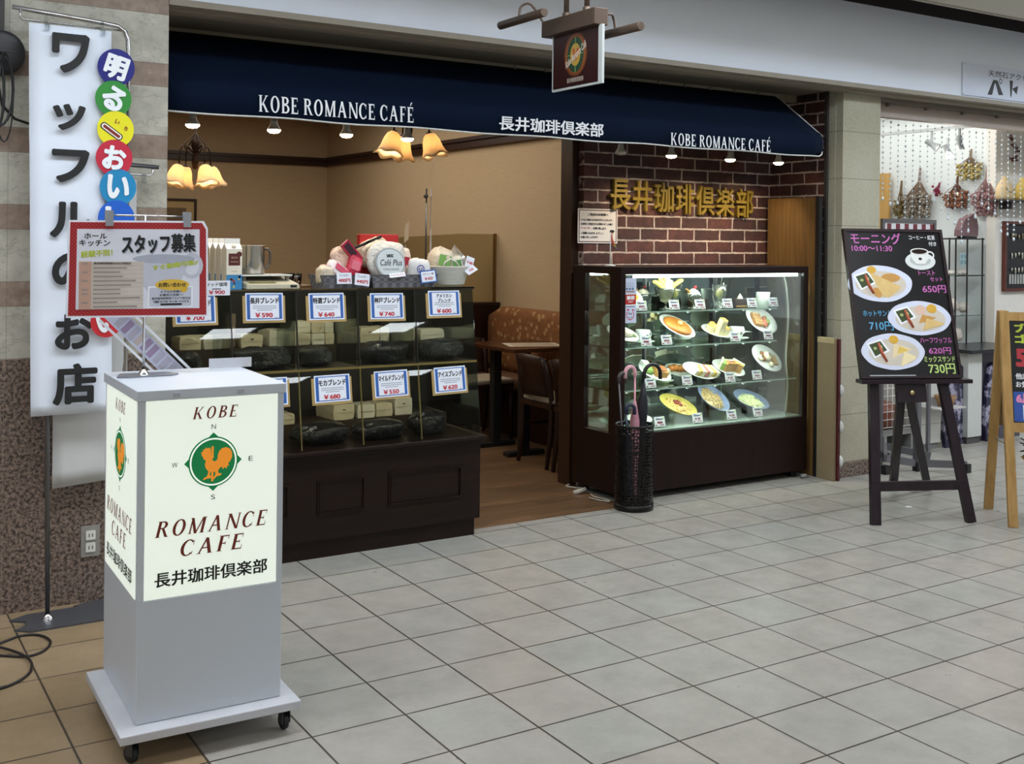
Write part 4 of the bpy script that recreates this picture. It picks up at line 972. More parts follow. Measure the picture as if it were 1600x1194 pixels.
o = thing('coffee_stick_pack', 'crimson and dark folded pack poking up from the left basket', 'packet', (.330, .45, ZT + .12), FP)
fr = FR((.325, .445, ZT + .165)).at(0, 0, -.85)
MB().rrect(fr, -.06, .06, -.024, .024, .004, -.008, .008).build('pouch', P('#a8243e', .35), o); MB().rrect(fr, -.05, .02, -.015, .015, .003, .008, .0092).build('printed_label', P('#3a1a24', .4), o)
cp = thing('creamer_bag', 'clear bag of creamer with a round silver white label on the right basket', 'packet', (.50, .42, ZT + .04), FP)
MB(MX.Translation((.50, .43, ZT + .128)) @ MX.Rotation(R(-12), 4, 'X')).ball((0, 0, 0), (.098, .030, .088), 30, 0, .10, 3, .62).build('pouch', P('#d2cfc6', .3, var=.15, scale=50, bump=.9), cp)
fr = FR((.498, .386, ZT + .115), (1, 0, 0), V((0, .2, 1)))
MB().ell(fr, 0, 0, .077, .073, 0, .004, n=40).build('label_rim', P('#9fa4a6', .3, .4), cp); MB().ell(fr, 0, 0, .070, .066, .004, .0052, n=40).build('printed_label', P('#ccd4d4', .35), cp)
MB().text('ucc', fr, .0, .034, .015, .036, c=.0058, bold=.06).build('label_text', INK2, cp); MB().text('Café Plus', fr, .004, .001, .030, .116, c=.0058, bold=.012, shear=.2).text('COFFEE CREAMER', fr, 0, -.032, .009, .084, c=.0058).build('label_text', P('#343a3c'), cp)
pack('creamer_bag', (.475, .53, ZT + .165), (.085, .04, .060), P('#d9c6ac', .35, var=.2, scale=30, bump=1), 'cream bag with a black edge heaped behind the creamer bag', FP, (0, -.35, 0), 6, P('#2a2626', .4))
pack('creamer_bag', (.60, .46, ZT + .115), (.035, .03, .065), P('#d8c4b4', .35, var=.2, scale=30, bump=1), 'slim red and white bag right of the creamer bag', FP, (0, .1, 0), 7, P('#b03040', .4))
pack('sugar_bag', (.672, .45, ZT + .078), (.062, .045, .055), P('#e2e0dc', .4, var=.05, scale=30, bump=.6), 'white sugar bag with a small purple ring in the right basket', FP, (0, .15, 0), 8)
fr = FR((.668, .398, ZT + .085)); sb = bpy.data.objects['sugar_bag']
MB().ring(fr, 0, 0, .021, .021, .006, .006, .002, 0, 24).ring(fr, 0, 0, .010, .010, .004, .004, .002, 0, 16, 150, 400).build('ring_mark', P('#6a6aa8'), sb)
rb = thing('gift_box', 'red box standing at the back of the right basket', 'box', (.52, .57, ZT + .0), FP)
MB().box(.415, .625, .555, .59, ZT + .004, ZT + .252).build('box', P('#b02422', .45), rb, bevel=.003)
MB().rect(FR((.52, .555, ZT + .2)), -.02, .035, -.01, .012, 0, .001).build('white_sticker', P('#d8d4c8'), rb); MB().rect(FR((.58, .555, ZT + .21)), -.03, .03, 0, .004, 0, .001).rect(FR((.58, .555, ZT + .2)), -.025, .03, 0, .004, 0, .001).build('printed_lines', P('#d88a78'), rb)
for x, z, l in ((.415, 1.415, 'black twist clip on the left heap of bags'), (.475, 1.44, 'black twist clip on top of the heap of bags')):
    MB().bar((x - .05, .50, z - .02), (x + .03, .50, z + .012), .007, .012).build('bag_clip', BLK, None, label=l, cat='clip', group='black bag clips')
def mini_tag(x, y, z, w_, h_, lines, label, rot=0, frame=None, tilt=.15):
    fr = FR((x, y, z), (1, 0, 0), V((0, tilt, 1))).at(0, 0, rot)
    o = thing('price_tag', label, 'price tag', fr.p(0, -h_ / 2), None)
    MB().rect(fr, -w_ / 2, w_ / 2, -h_ / 2, h_ / 2, 0, .0015).build('card', frame or CARD, o)
    if frame: MB().rect(fr, -w_ / 2 + .006, w_ / 2 - .006, -h_ / 2 + .006, h_ / 2 - .006, .0015, .002).build('face', CARD, o)
    for t_, cz, hh, ww, c in lines:
        MB().text(t_, fr, 0, cz, hh, ww, c=.0026, bold=.03 if c is RED else .015).build('lettering', c, o)
mini_tag(.250, .358, ZT + .045, .074, .052, [('フィルター', .013, .012, .05, INK2), ('400円', -.010, .018, .06, RED)], 'white tag reading 400 yen hooked on the left basket')
mini_tag(.340, .356, ZT + .038, .074, .056, [('フィルター', .014, .012, .05, INK2), ('440円', -.010, .018, .058, RED)], 'white tag reading 440 yen at the right of the left basket', -.12)
mini_tag(.525, .362, ZT + .058, .085, .022, [('コーヒーフレッシュ', .0, .009, .07, RED)], 'narrow white tag below the round creamer label', .1, tilt=.5)
mini_tag(.690, .358, ZT + .050, .088, .062, [('グラニュー糖', .012, .010, .058, INK2), ('￥450', -.010, .016, .045, RED)], 'blue-framed tag reading 450 yen on the right basket', .10, BLU)
wb = thing('wicker_basket', 'oval white wicker basket at the right end of the counter', 'basket', (.865, .47, ZT))
MB().lathe([(0, .003), (.075, .003), (.082, .01), (.108, .092), (.112, .096), (.108, .098), (.100, .09), (.078, .012), (0, .01)], 40, (.865, .47, ZT), sx=1.0, sy=.8).build('bowl', M_weave(), wb)
MB().tube([(.800, .41, ZT + .094), (.808, .405, ZT + .118), (.835, .40, ZT + .134), (.865, .40, ZT + .120), (.890, .405, ZT + .094)], .005, 8).build('handle', P('#cfcdc0', .6), wb)
WB = 'wrapped packs in the wicker basket'
pack('wrapped_pack', (.825, .49, ZT + .125), (.056, .05, .062), P('#dccdb4', .35, var=.2, scale=30, bump=1), 'rounded cream wrapped pack at the left of the wicker basket', WB, (0, .2, 0), 11, P('#7fae5a', .5))
pack('wrapped_pack', (.895, .48, ZT + .105), (.040, .04, .050), P('#e0d8c4', .35, var=.15, scale=30, bump=1), 'cream wrapped pack at the right of the wicker basket', WB, (0, -.1, 0), 12, P('#5f9a4e', .5))
w2 = MB(); w2.add([(.86, .47, ZT + .09), (.965, .47, ZT + .09), (.945, .44, ZT + .14), (.885, .45, ZT + .205), (.865, .50, ZT + .14), (.94, .50, ZT + .13)], [(0, 1, 2, 3), (0, 3, 4), (1, 5, 3, 2), (4, 3, 5)], True)
w2.build('cellophane', CELL, None, label='clear cellophane peak over the right wrapped pack', cat='wrapper')
mini_tag(.955, .42, ZT + .115, .045, .06, [('￥380', .0, .013, .034, RED)], 'white tag leaning up at the right rim of the wicker basket', -.35)
mini_tag(.955, .405, ZT + .078, .075, .036, [('￥350', .0, .013, .034, RED)], 'white tag lying over the right rim of the wicker basket', .5, tilt=.9)
st = thing('pop_stand', 'tall thin stand holding clear hanging sheets on the counter', 'stand', (.786, .62, ZT))
MB().tube([(.812, .62, ZT), (.812, .62, 1.70)], .0045, 8).build('pole', P('#6a6a6a', .3, .8), st)
MB().lathe([(0, 0), (.035, 0), (.033, .008), (.006, .012)], 16, (.812, .62, ZT)).build('base', BLK, st)
for z in (1.66, 1.30): MB().ball((.803, .608, z), (.013, .011, .011), 10).build('knob', BLK, st)
SHT = GLASS('#d4d0ca', 2.0, 1.5, .06, .75)
MB().add([(.815, .60, 1.70), (.850, .66, 1.72), (.880, .64, 1.945), (.850, .59, 1.92)], [(0, 1, 2, 3)]).build('clear_sheet', SHT, st, solid=.001)
MB().add([(.825, .60, 1.26), (.865, .66, 1.26), (.865, .66, 1.70), (.825, .60, 1.70)], [(0, 1, 2, 3)]).build('clear_sheet', SHT, st, solid=.001)
MB().add([(.828, .598, 1.50), (.848, .63, 1.50), (.848, .63, 1.66), (.828, .598, 1.66)], [(0, 1, 2, 3)]).build('paper', P('#b79a78'), st, solid=.001)
o = thing('leaflet_holder', 'small tan leaflet holder behind the counter baskets', 'holder', (.72, .66, ZT))
MB().tube([(.72, .66, ZT), (.715, .66, 1.41)], .003, 6).build('pole', STEEL, o); MB().add([(.705, .655, 1.42), (.735, .665, 1.44), (.737, .665, 1.53), (.71, .655, 1.51)], [(0, 1, 2, 3)]).build('leaflet', P('#a99478', .5), o, solid=.001)
# ------------------------------------------------------------------ cafe furniture
WD = WOOD('#20110b', '#341c12', .35, (20, 20, 3)); CUSH = P('#a89c88', .7)
bn = thing('bench', 'long wall bench with orange spotted fabric backrest', 'bench', (2.6, 2.05, 0))
mb = MB(); prof = [(2.745, .42), (2.66, .42), (2.635, .50), (2.63, .86), (2.64, .905), (2.67, .925), (2.745, .925)]
n = 14; vs = []
for i in range(n + 1):
    y = 1.06 + (3.04 - 1.06) * i / n
    e = .94 if i in (0, n) else 1
    for x, z in prof: vs.append((x, y, z * e if z > .8 else z))
k = len(prof); mb.add(vs, [(i * k + j, i * k + k + j, i * k + k + j + 1, i * k + j + 1) for i in range(n) for j in range(k - 1)] + [tuple(range(k)), tuple(range(n * k + k - 1, n * k - 1, -1))], True)
mb.build('backrest', M_bench(), bn)
MB().box(2.49, 2.66, 1.06, 3.04, .34, .44).build('seat', P('#5e4028', .7, var=.15), bn, bevel=.02); MB().box(2.52, 2.74, 1.08, 3.02, 0, .34).build('base', WD, bn)
lp = thing('low_partition', 'dark low wooden partition with clear glass screen on top at the bench end', 'partition', (2.2, 3.1, 0))
MB().box(1.35, 2.745, 3.06, 3.14, 0, .925).build('panel', WD, lp); MB().box(1.33, 2.748, 3.045, 3.155, .925, .950).build('cap', WD, lp, bevel=.004)
MB().poly([(1.55, .95), (2.72, .95), (2.72, 1.487), (2.4, 1.487), (1.9, 1.455), (1.6, 1.40), (1.55, 1.35)], FR((0, 3.10, 0)), -.004, .004).build('glass_screen', GLASS('#dcd8c8', 1.0, 1.5), lp)
MB().box(2.715, 2.735, 3.09, 3.11, .95, 1.492).build('end_post', P('#8a6a3c', .35, .5), lp)
tb = thing('dining_table', 'dark brown cafe table beside the orange bench', 'table', (2.40, 2.05, 0))
MB().box(2.06, 2.60, 1.745, 2.36, .695, .722).build('tabletop', WOOD('#3a2114', '#553420', .22, (2, 20, 20)), tb, bevel=.004)
for y in (1.85, 2.22): MB().box(2.18, 2.24, y - .03, y + .03, .03, .695).build('column', BLK, tb); MB().box(2.07, 2.36, y - .035, y + .035, 0, .03).build('foot', BLK, tb, bevel=.004)
fr = FR((2.36, 1.98, .7222), V((1, -.35, 0)), V((.35, 1, 0))); mb = MB(); mb.rect(fr, -.19, .19, -.13, .13, 0, .0012, 0)
for q in range(6): mb.rect(fr, -.15, .15, -.10 + q * .036, -.085 + q * .036, .0012, .0015, 1)
mb.build('menu_sheet', [P('#cfc6b4'), P('#9c8468')], None, label='printed menu sheet lying on the dark cafe table', cat='menu')
ch = thing('dining_chair', 'nearer dark wooden cafe chair with solid back beside the brick post', 'chair', (2.085, 1.125, 0), 'cafe chairs at the bench')
T_ = MX.Translation((2.085, 1.125, 0))
def chairparts(root, T_):
    for sy in (-1, 1):
        MB(T_).tube([(-.015, sy * .165, .0), (.012, sy * .165, .20), (.02, sy * .165, .42), (.0, sy * .165, .58), (-.04, sy * .165, .695)], [.013, .017, .018, .016, .012], 8).build('leg', WD, root)
        MB(T_).tube([(.36, sy * .175, 0), (.355, sy * .17, .40)], [.013, .018], 8).build('leg', WD, root)
        MB(T_).bar((.01, sy * .165, .24), (.355, sy * .172, .24), .014, .024).build('stretcher', WD, root)
    vs = []
    for i in range(9):
        u = -1 + 2 * i / 8
        for z, dx in ((.45, .012), (.56, -.004), (.64, -.022), (.70, -.040)): vs.append((dx - .028 * (1 - u * u), u * .158, z + .014 * (1 - u * u) * (z > .68)))
    MB(T_).add(vs, [(i * 4 + j, i * 4 + 4 + j, i * 4 + 5 + j, i * 4 + j + 1) for i in range(8) for j in range(3)], True).build('backrest', WD, root, solid=.014)
    MB(T_).box(.0, .375, -.185, .185, .375, .405).build('seat_frame', WD, root)
    MB(T_).box(.01, .385, -.185, .185, .405, .440).build('seat', CUSH, root, bevel=.014, label='pale padded seat')
chairparts(ch, T_)
dup(ch, (2.09, 1.535, 0), None, 'dark wooden cafe chair with solid back directly before the table')
dup(ch, (2.28, 2.76, 0), R(-90), 'dark wooden cafe chair on the far side of the table')
pf = thing('picture_frame', 'brown framed picture on the far cafe wall by the stone pillar', 'picture', (1.15, 6.58, 1.45))
fr = FR((1.13, 6.595, 1.66)); MB().frame(fr, -.23, .23, -.21, .155, .022, 0, .03).build('frame', WD, pf); MB().rect(fr, -.21, .21, -.19, .135, 0, .012).build('mat_board', P('#b39a6c', .7), pf)
MB().rect(fr, -.13, .13, -.13, .065, .012, .014).build('print', P('#6d5a44', .7, var=.5, scale=14), pf)

# ------------------------------------------------------------------ display case
CB = WOOD('#170c0a', '#22110d', .40, (30, 30, 2), .2); CBK = P('#17100d', .45)
dc = thing('display_case', 'dark brown lit display case of sample dishes before the brick wall', 'display case', (2.65, .64, 0))
X0, X1, Y0, Y1 = 1.915, 3.372, .42, .868
MB().box(X0, X1, Y0, Y1, .042, .372).build('base', CB, dc, bevel=.002)
for x in (X0 + .06, X1 - .08):
    for y in (.47, .82): MB().box(x - .02, x + .02, y - .02, y + .02, .001, .042).build('foot', BLK, dc)
MB().box(X0, X1, Y0, Y1, 1.258, 1.300).build('top', CB, dc, bevel=.002)
for nm, a in (('post', (X0, X0 + .032, Y0, Y0 + .10)), ('post', (X1 - .035, X1, Y0, Y0 + .035)), ('post', (X0, X0 + .032, .755, Y1)), ('post', (X1 - .02, X1, Y1 - .03, Y1))):
    MB().box(*a, .372, 1.258).build(nm, CB, dc)
DG = GLASS('#f4f9f6', .55, 1.4)
MB().box(X0 + .034, X1 - .037, Y0 + .010, Y0 + .014, .374, 1.256).build('front_glass', DG, dc)
MB().box(X0 + .010, X0 + .014, Y0 + .10, .755, .374, 1.256).build('side_glass', DG, dc); MB().box(X1 - .014, X1 - .010, Y0 + .035, Y1 - .03, .374, 1.256).build('side_glass', DG, dc)
MB().box(X0 + .034, X1 - .022, Y1 - .016, Y1 - .010, .374, 1.256).build('mirror_back', MIRROR, dc, label='mirror back panel')
MB().box(X0 + .034, X1 - .025, Y0 + .016, Y1 - .018, .372, .380).build('floor_panel', P('#7d8a80', .3), dc)
SHG = GLASS('#d6e6dc', 1.4, 1.5)
SZ = (1.046, .846, .606)
for z, xe in ((SZ[0], X1 - .20), (SZ[1], X1 - .20), (SZ[2], X1 - .03)):
    s_ = MB().box(X0 + .036, xe, Y0 + .065, Y1 - .02, z - .008, z).build('glass_shelf', SHG, dc)
    MB().box(X0 + .036, xe, Y0 + .062, Y0 + .065, z - .008, z).build('shelf_edge', P('#b5c8bd', .15), s_)
    for q in range(6): MB().box(X0 + .10 + q * .22, X0 + .115 + q * .22, Y0 + .06, Y0 + .075, z - .014, z - .008).build('shelf_clip', P('#9aa39c', .3), s_)
for x in (2.43, 3.0): MB().box(x - .006, x + .006, Y1 - .03, Y1 - .018, .38, 1.256).build('upright', STEEL, dc)
MB().box(X0 + .12, X1 - .06, Y0 + .03, Y0 + .05, 1.238, 1.256).build('light_strip', EM('#f0fff4', 12), dc, label='bright light strip')
lamp('AREA', 'case_light', (2.66, Y0 + .06, 1.235), 3.2, (.94, 1, .95), (R(28), 0, 0), 1.2, .04)
for z in SZ: lamp('AREA', 'added_shelf_fill', (2.60, Y0 + .06, z - .016), 3.2, (.96, 1, .95), (R(35), 0, 0), 1.2, .03)  # fill lights added under each shelf to brighten the lower dishes
MB().tube(spl([(3.335, .60, 1.255), (3.325, .56, 1.18), (3.338, .55, 1.0), (3.330, .55, .85), (3.322, .55, .70), (3.338, .55, .56), (3.333, .56, .385)]), .005, 6).build('white_cable', P('#d5d8cc', .5), dc)
WM = P('#e4e7e2', .3, var=.02)
# stickers on the case glass
fr = FR((0, Y0 + .0095, 0))
o = thing('glass_sticker', 'white notice sticker with small icons at the top of the case glass', 'sticker', (1.985, .428, 1.145)); MB().rect(fr, 1.945, 2.028, 1.148, 1.238, 0, .0008).build('sheet', P('#c9d0e2', .4), o)
mb = MB(); [mb.rect(fr, 1.957 + q * .006, 1.960 + q * .006, 1.209 - r_ * .010, 1.213 - r_ * .010, .0008, .0012) for q in range(9) for r_ in (0, 1)]; [mb.rect(fr, 1.956 + q * .02, 1.970 + q * .02, 1.172, 1.186, .0008, .0012) for q in range(3)]; mb.rect(fr, 1.952, 2.02, 1.192, 1.194, .0008, .0012); mb.build('printed_icons', P('#5f7896'), o); MB().rect(fr, 1.957, 2.015, 1.160, 1.167, .0008, .0012).build('printed_band', P('#8a6a58'), o)
o = thing('glass_sticker', 'red no smoking sticker on the case glass', 'sticker', (1.985, .428, 1.09)); MB().rect(fr, 1.952, 2.027, 1.092, 1.147, 0, .0008).build('sheet', P('#b52a26', .4), o); MB().text('禁煙', fr, 1.989, 1.130, .022, .056, c=.0014, bold=.05).rect(fr, 1.972, 2.008, 1.110, 1.112, .0008, .0012).rect(fr, 1.976, 2.004, 1.104, 1.106, .0008, .0012).build('lettering', P('#eceaea'), o)
o = thing('glass_sticker', 'white sticker with a red smiling face mark on the case glass', 'sticker', (1.985, .428, .99)); MB().rect(fr, 1.944, 2.030, .990, 1.090, 0, .0008).build('sheet', P('#c9d0e2', .4), o)
MB().ring(fr, 1.987, 1.034, .027, .028, .005, .005, .0014, 0, 40, 130, 410).poly([(1.972, 1.056), (1.962, 1.070), (1.984, 1.064)], fr, .0008, .0014).poly([(2.002, 1.056), (2.000, 1.068), (2.022, 1.062)], fr, .0008, .0014).build('face_mark', P('#b02a4a'), o)
MB().ell(fr, 1.980, 1.042, .0035, .0065, .0008, .0014, rot=-.2).ell(fr, 1.994, 1.040, .0035, .0065, .0008, .0014, rot=-.2).ring(fr, 1.987, 1.034, .017, .017, .003, .003, .0014, 0, 20, 205, 330).rect(fr, 1.958, 2.018, 1.079, 1.083, .0008, .0012).build('face_lines', P('#2c3a5a'), o)

# ---- sample dishes
DISH = 'sample dishes in the display case'
def TL(x, y, z, tilt, rz=0, roll=0): return MX.Translation((x, y, z)) @ MX.Rotation(roll, 4, 'Y') @ MX.Rotation(R(tilt), 4, 'X') @ MX.Rotation(rz, 4, 'Z')
def plate_prof(r, deep=.016): return [(0, .0), (r * .55, .0), (r * .62, .004), (r * .97, deep), (r, deep + .002), (r * .985, deep + .004), (r * .6, .008), (0, .007)]
def dish(name, label, x, y, z, rx, ry, tilt, roll=0, mat=None, deep=.016, cat='sample dish'):
    """plate tilted towards the front, its front rim resting on the shelf"""
    t = R(tilt); zc = z + ry * math.sin(t) + rx * abs(math.sin(roll)) * .9 + .002
    M_ = TL(x, y, zc, tilt, 0, roll); o = thing(name, label, cat, (x, y, z), DISH)
    MB(M_).lathe(plate_prof(1, deep / 1), 40, sx=1, sy=1)
    mb = MB(M_); mb.lathe([(a * 1.0, b_) for a, b_ in plate_prof(rx, deep)], 40, sy=ry / rx); mb.build('plate', mat or WM, o)
    # clear stand under the back rim
    back = M_ @ V((0, ry * .5, -.002)); MB().box(x - .02, x + .02, back.y - .003, back.y + .003, z, max(z + .004, back.z - .004)).build('plate_stand', GLASS('#e8efec', 1.2), o)
    return o, M_
def food(parent, name, M_, mat, *balls, label=None):
    mb = MB(M_)
    for i, (c, r) in enumerate(balls): mb.ball(c, r, 10, 0, .06, i)
    return mb.build(name, mat, parent, label=label)
def tag(x, z, price, label, y=.497):
    fr = FR((x, y, z + .032), (1, 0, 0), V((0, .25, 1))); o = thing('dish_tag', label, 'price tag', (x, y, z), 'price tags in the display case')
    MB().rect(fr, -.038, .038, -.028, .028, 0, .0015).build('card', P('#e0dfe4', .4, var=.02), o)
    MB().rect(fr, -.026, .022, .010, .017, .0015, .002).rect(fr, -.03, -.004, .020, .0225, .0015, .002).build('small_print', P('#4a4a66'), o)
    MB().text('¥' + price, fr, .0, -.005, .013, .042, c=.0022, bold=.05).rect(fr, -.002, .030, -.021, -.017, .0015, .002).build('price_lettering', P('#8c2c4c'), o)
    MB().ell(fr, .029, .018, .006, .005, .0015, .002, n=12).build('leaf_mark', P('#9ab04a'), o); MB().ell(fr, -.027, -.02, .007, .004, .0015, .002, n=12).build('cup_mark', P('#7a4a30'), o)
    MB().box(x - .012, x + .012, y, y + .02, z, z + .004).build('tag_foot', GLASS('#e8efec', 1.2), o)
GLS = GLASS('#f2f7f3', 1.6, 1.5, 0, .14, '#e6efe6'); CRM = P('#efe6cc', .5); CHY = P('#c4262c', .25)  # GLS has a pale veil mixed in so the glasses look lit, not black
def cup(x, z, y, r, h, label, logo=True, saucer=True):
    o = thing('coffee_cup', label, 'cup', (x, y, z), DISH); z0 = z
    if saucer: MB().lathe(plate_prof(r * 1.65, .012), 30, (x, y, z)).build('saucer', WM, o); z0 = z + .008
    MB().lathe([(0, 0), (r * .72, 0), (r * .82, h * .2), (r, h), (r * .93, h), (r * .76, h * .2), (0, h * .12)], 28, (x, y, z0)).build('cup_body', WM, o)
    MB().tube([(x + r * .88, y, z0 + h * .82), (x + r * 1.35, y, z0 + h * .80), (x + r * 1.45, y, z0 + h * .5), (x + r * .85, y, z0 + h * .28)], .0045, 8).build('handle', WM, o)
    MB().lathe([(0, h * .86), (r * .88, h * .86)], 20, (x, y, z0)).build('coffee', P('#1d0f08', .15), o)
    if logo: fr = FR((x - .0, y - r * .95, z0 + h * .5)); MB().ring(fr, 0, 0, .010, .010, .004, .004, .001, 0, 16).ell(fr, 0, 0, .004, .004, .0, .001, n=10).build('logo', P('#3a3432'), o)
    return o
z1, z2, z3, z4 = SZ[0] + .001, SZ[1] + .001, SZ[2] + .001, .3815
# top shelf
o, M_ = dish('egg_plate', 'white plate with yellow omelette behind the case stickers', 2.15, .66, z1, .095, .075, 52, 0)
food(o, 'omelette', M_, P('#e3b83c', .4), ((.02, .0, .02), (.045, .028, .016)))
def glass_stem(o, x, y, z, h, r, bowl=.5):
    MB().lathe([(0, 0), (r * .7, 0), (r * .7, .004), (.006, .010), (.005, h * (1 - bowl)), (r * .55, h * (1 - bowl) + .01), (r * .9, h * .85), (r, h), (r * .94, h), (r * .5, h * (1 - bowl) + .014), (0, h * (1 - bowl) + .012)], 26, (x, y, z)).build('glass', GLS, o)
o = thing('banana_parfait', 'tall fruit parfait crowned with banana slices on the top shelf', 'sample dish', (2.385, .60, z1), DISH)
glass_stem(o, 2.385, .60, z1, .125, .056, .72)
MB().lathe([(0, .045), (.032, .045), (.047, .11), (.05, .125), (0, .13)], 22, (2.385, .60, z1)).build('cream_filling', P('#e8d8b8', .6, var=.3, scale=50), o)
for a, b_, t in ((-.115, .040, 1), (-.075, .058, 1), (-.03, .066, .8), (.115, .046, 1), (.075, .030, 1)):
    MB().tube(spl([(2.385 + a * .25, .59, z1 + .125), (2.385 + a * .7, .585, z1 + .125 + b_ * .75), (2.385 + a, .58, z1 + .125 + b_)], 4), [.011, .013, .014, .015, .015, .014, .012, .009, .004][:9], 8).build('banana', P('#ecd274', .5), o)
food(o, 'whipped_cream', None, CRM, ((2.385, .585, z1 + .145), (.030, .028, .028)), ((2.378, .58, z1 + .172), (.018, .018, .02)), ((2.40, .575, z1 + .16), (.016, .014, .014)))
def sundae(x, y, label, s=1):
    o = thing('ice_cream_sundae', label, 'sample dish', (x, y, z1), DISH)
    MB().lathe([(0, 0), (.033, 0), (.033, .004), (.006, .012), (.006, .035), (.035, .05), (.052, .088), (.049, .088), (.03, .053), (0, .045)], 26, (x, y, z1)).build('glass', GLS, o)
    food(o, 'ice_cream', None, CRM, ((x, y, z1 + .082), (.040, .040, .034)), ((x - .012, y - .01, z1 + .10), (.024, .024, .02)))
    MB().ball((x + .004, y - .008, z1 + .127), .010, 12).build('cherry', CHY, o); MB().bar((x - .055, y, z1 + .118), (x - .02, y, z1 + .082), .018, .006).build('wafer', P('#c99a58', .6), o)
sundae(2.295, .70, 'ice cream sundae with cherry left of the fruit parfait'); sundae(2.58, .58, 'ice cream sundae with cherry between the two juice glasses')
def juice(x, y, label, h=.14):
    o = thing('juice_glass', label, 'sample dish', (x, y, z1), DISH)
    MB().lathe([(0, 0), (.033, 0), (.032, .005), (.007, .012), (.010, .03), (.030, .045), (.040, .08), (.043, h), (.041, h), (.038, .08), (.028, .048), (0, .04)], 26, (x, y, z1)).build('glass', GLS, o)
    MB().lathe([(0, .044), (.027, .049), (.037, .08), (.040, h * .92), (0, h * .92)], 24, (x, y, z1)).build('juice', P('#ecd060', .35), o)
    MB().tube([(x + .02, y, z1 + .06), (x + .034, y, z1 + h + .012)], .003, 6).build('straw', P('#e9ead8'), o)
juice(2.535, .70, 'yellow juice glass behind the sundae, left one', .142); juice(2.785, .58, 'yellow juice glass at the middle of the top shelf')
def choc(x, y, label):
    o = thing('chocolate_cake', label, 'sample dish', (x, y, z1), DISH); MB().box(x - .055, x + .055, y - .03, y + .03, z1, z1 + .052).build('cake', P('#33231c', .5), o, bevel=.004)
    MB().lathe([(.018, .052), (.015, .062), (.006, .075), (0, .085)], 12, (x - .0, y - .008, z1)).build('whipped_cream', CRM, o); MB().box(x - .05, x + .03, y - .0345, y - .031, z1 + .004, z1 + .010).build('gold_edge', P('#b48a3a', .4), o)
choc(2.70, .68, 'dark chocolate cake between two juice glasses'); choc(2.965, .60, 'dark chocolate cake with cream right of the juice glass')
cup(2.885, z1, .70, .036, .085, 'plain white cup behind the right chocolate cake', False, False)
o = thing('white_tumbler', 'plain white tumbler at the right end of the top shelf', 'sample dish', (3.165, .60, z1), DISH); MB().lathe([(0, 0), (.036, 0), (.045, .088), (.041, .088), (.033, .004), (0, .004)], 26, (3.165, .60, z1)).build('cup_body', WM, o)
for x, p, l in ((2.12, '890', 'behind the stickers'), (2.36, '780', 'below the fruit parfait'), (2.557, '700', 'below the sundae'), (2.772, '700', 'below the juice glass'), (2.972, '450', 'below the chocolate cake'), (3.15, '350', 'beside the white tumbler')): tag(x, z1, p, 'white price tag ' + l + ' on the top shelf')
# second shelf
o, M_ = dish('cake_plate', 'white plate with brown cake and cream at the left of the second shelf', 2.06, .60, z2, .108, .078, 32, R(8))
food(o, 'cake_slice', M_, P('#6b3a24', .6, var=.3), ((-.045, .0, .03), (.036, .03, .022))); food(o, 'whipped_cream', M_, P('#cfc2b0', .5), ((.03, -.005, .026), (.034, .026, .022)))
MB(M_).bar((.045, 0, .03), (.085, -.02, .018), .012, .012).build('garnish', P('#8fa06a', .6), o)
cup(2.265, z2, .66, .043, .072, 'white cup with round mark left of the pancake')
o, M_ = dish('pancake_plate', 'white plate with a large round pancake and butter ball', 2.455, .59, z2, .130, .100, 36, R(13))
MB(M_).lathe([(0, .008), (.094, .008), (.103, .016), (.101, .026), (.090, .031), (0, .033)], 34, sy=.74).build('pancake', P('#b9712c', .5, var=.22, scale=22), o); food(o, 'butter', M_, P('#e6c878', .4), ((.005, .0, .042), (.019, .017, .014)))
cup(2.585, z2, .70, .038, .085, 'plain white cup behind the pancake plate', False)
o, M_ = dish('toast_plate', 'white plate of thick buttered toast sticks', 2.765, .59, z2, .108, .078, 26, R(6))
TOA = P('#dca24a', .6, var=.25, scale=40); CRU = P('#ecdcb0', .7)
for i, (a, b_, w_, h_) in enumerate(((-.06, .0, .03, .045), (-.028, .02, .03, .05), (.0, -.02, .042, .10), (.045, -.02, .045, .048), (.052, .022, .04, .05))):
    t_ = MB(M_).box(a - w_ / 2, a + w_ / 2, b_ - .022, b_ + .022, .006, .006 + h_).build('toast', CRU, o, bevel=.005); MB(M_).box(a - w_ / 2 + .002, a + w_ / 2 - .002, b_ - .02, b_ + .02, .006 + h_, .009 + h_).build('golden_top', TOA, t_)
cup(2.945, z2, .60, .046, .072, 'white cup with round mark right of the toast sticks')
o, M_ = dish('waffle_plate', 'white plate with waffle, fruit and a green garnish tilted at the right', 3.155, .62, z2, .128, .100, 52, R(10), deep=.022)
MB(M_).box(-.07, -.005, -.045, .045, .010, .030).build('waffle', P('#a8703a', .6, var=.3, scale=60), o, bevel=.004); g = MB(M_)
for q in range(4): g.box(-.066 + q * .018, -.062 + q * .018, -.043, .043, .030, .034); g.box(-.068, -.008, -.04 + q * .024, -.036 + q * .024, .030, .034)
g.build('waffle_grid', P('#d9b88a', .6), o)
food(o, 'fruit', M_, P('#c0705a', .5), ((.02, -.02, .024), (.022, .03, .014)), ((.03, .015, .022), (.016, .02, .012))); food(o, 'green_garnish', M_, P('#8aa050', .5), ((.05, -.005, .024), (.018, .022, .012)), ((.045, .028, .022), (.014, .012, .01)))
for x, p, l in ((2.156, '880', 'left of the pancake'), (2.306, '930', 'below the pancake'), (2.836, '840', 'right of the toast sticks'), (3.11, '980', 'on the waffle plate')): tag(x, z2, p, 'white price tag ' + l + ' on the second shelf')
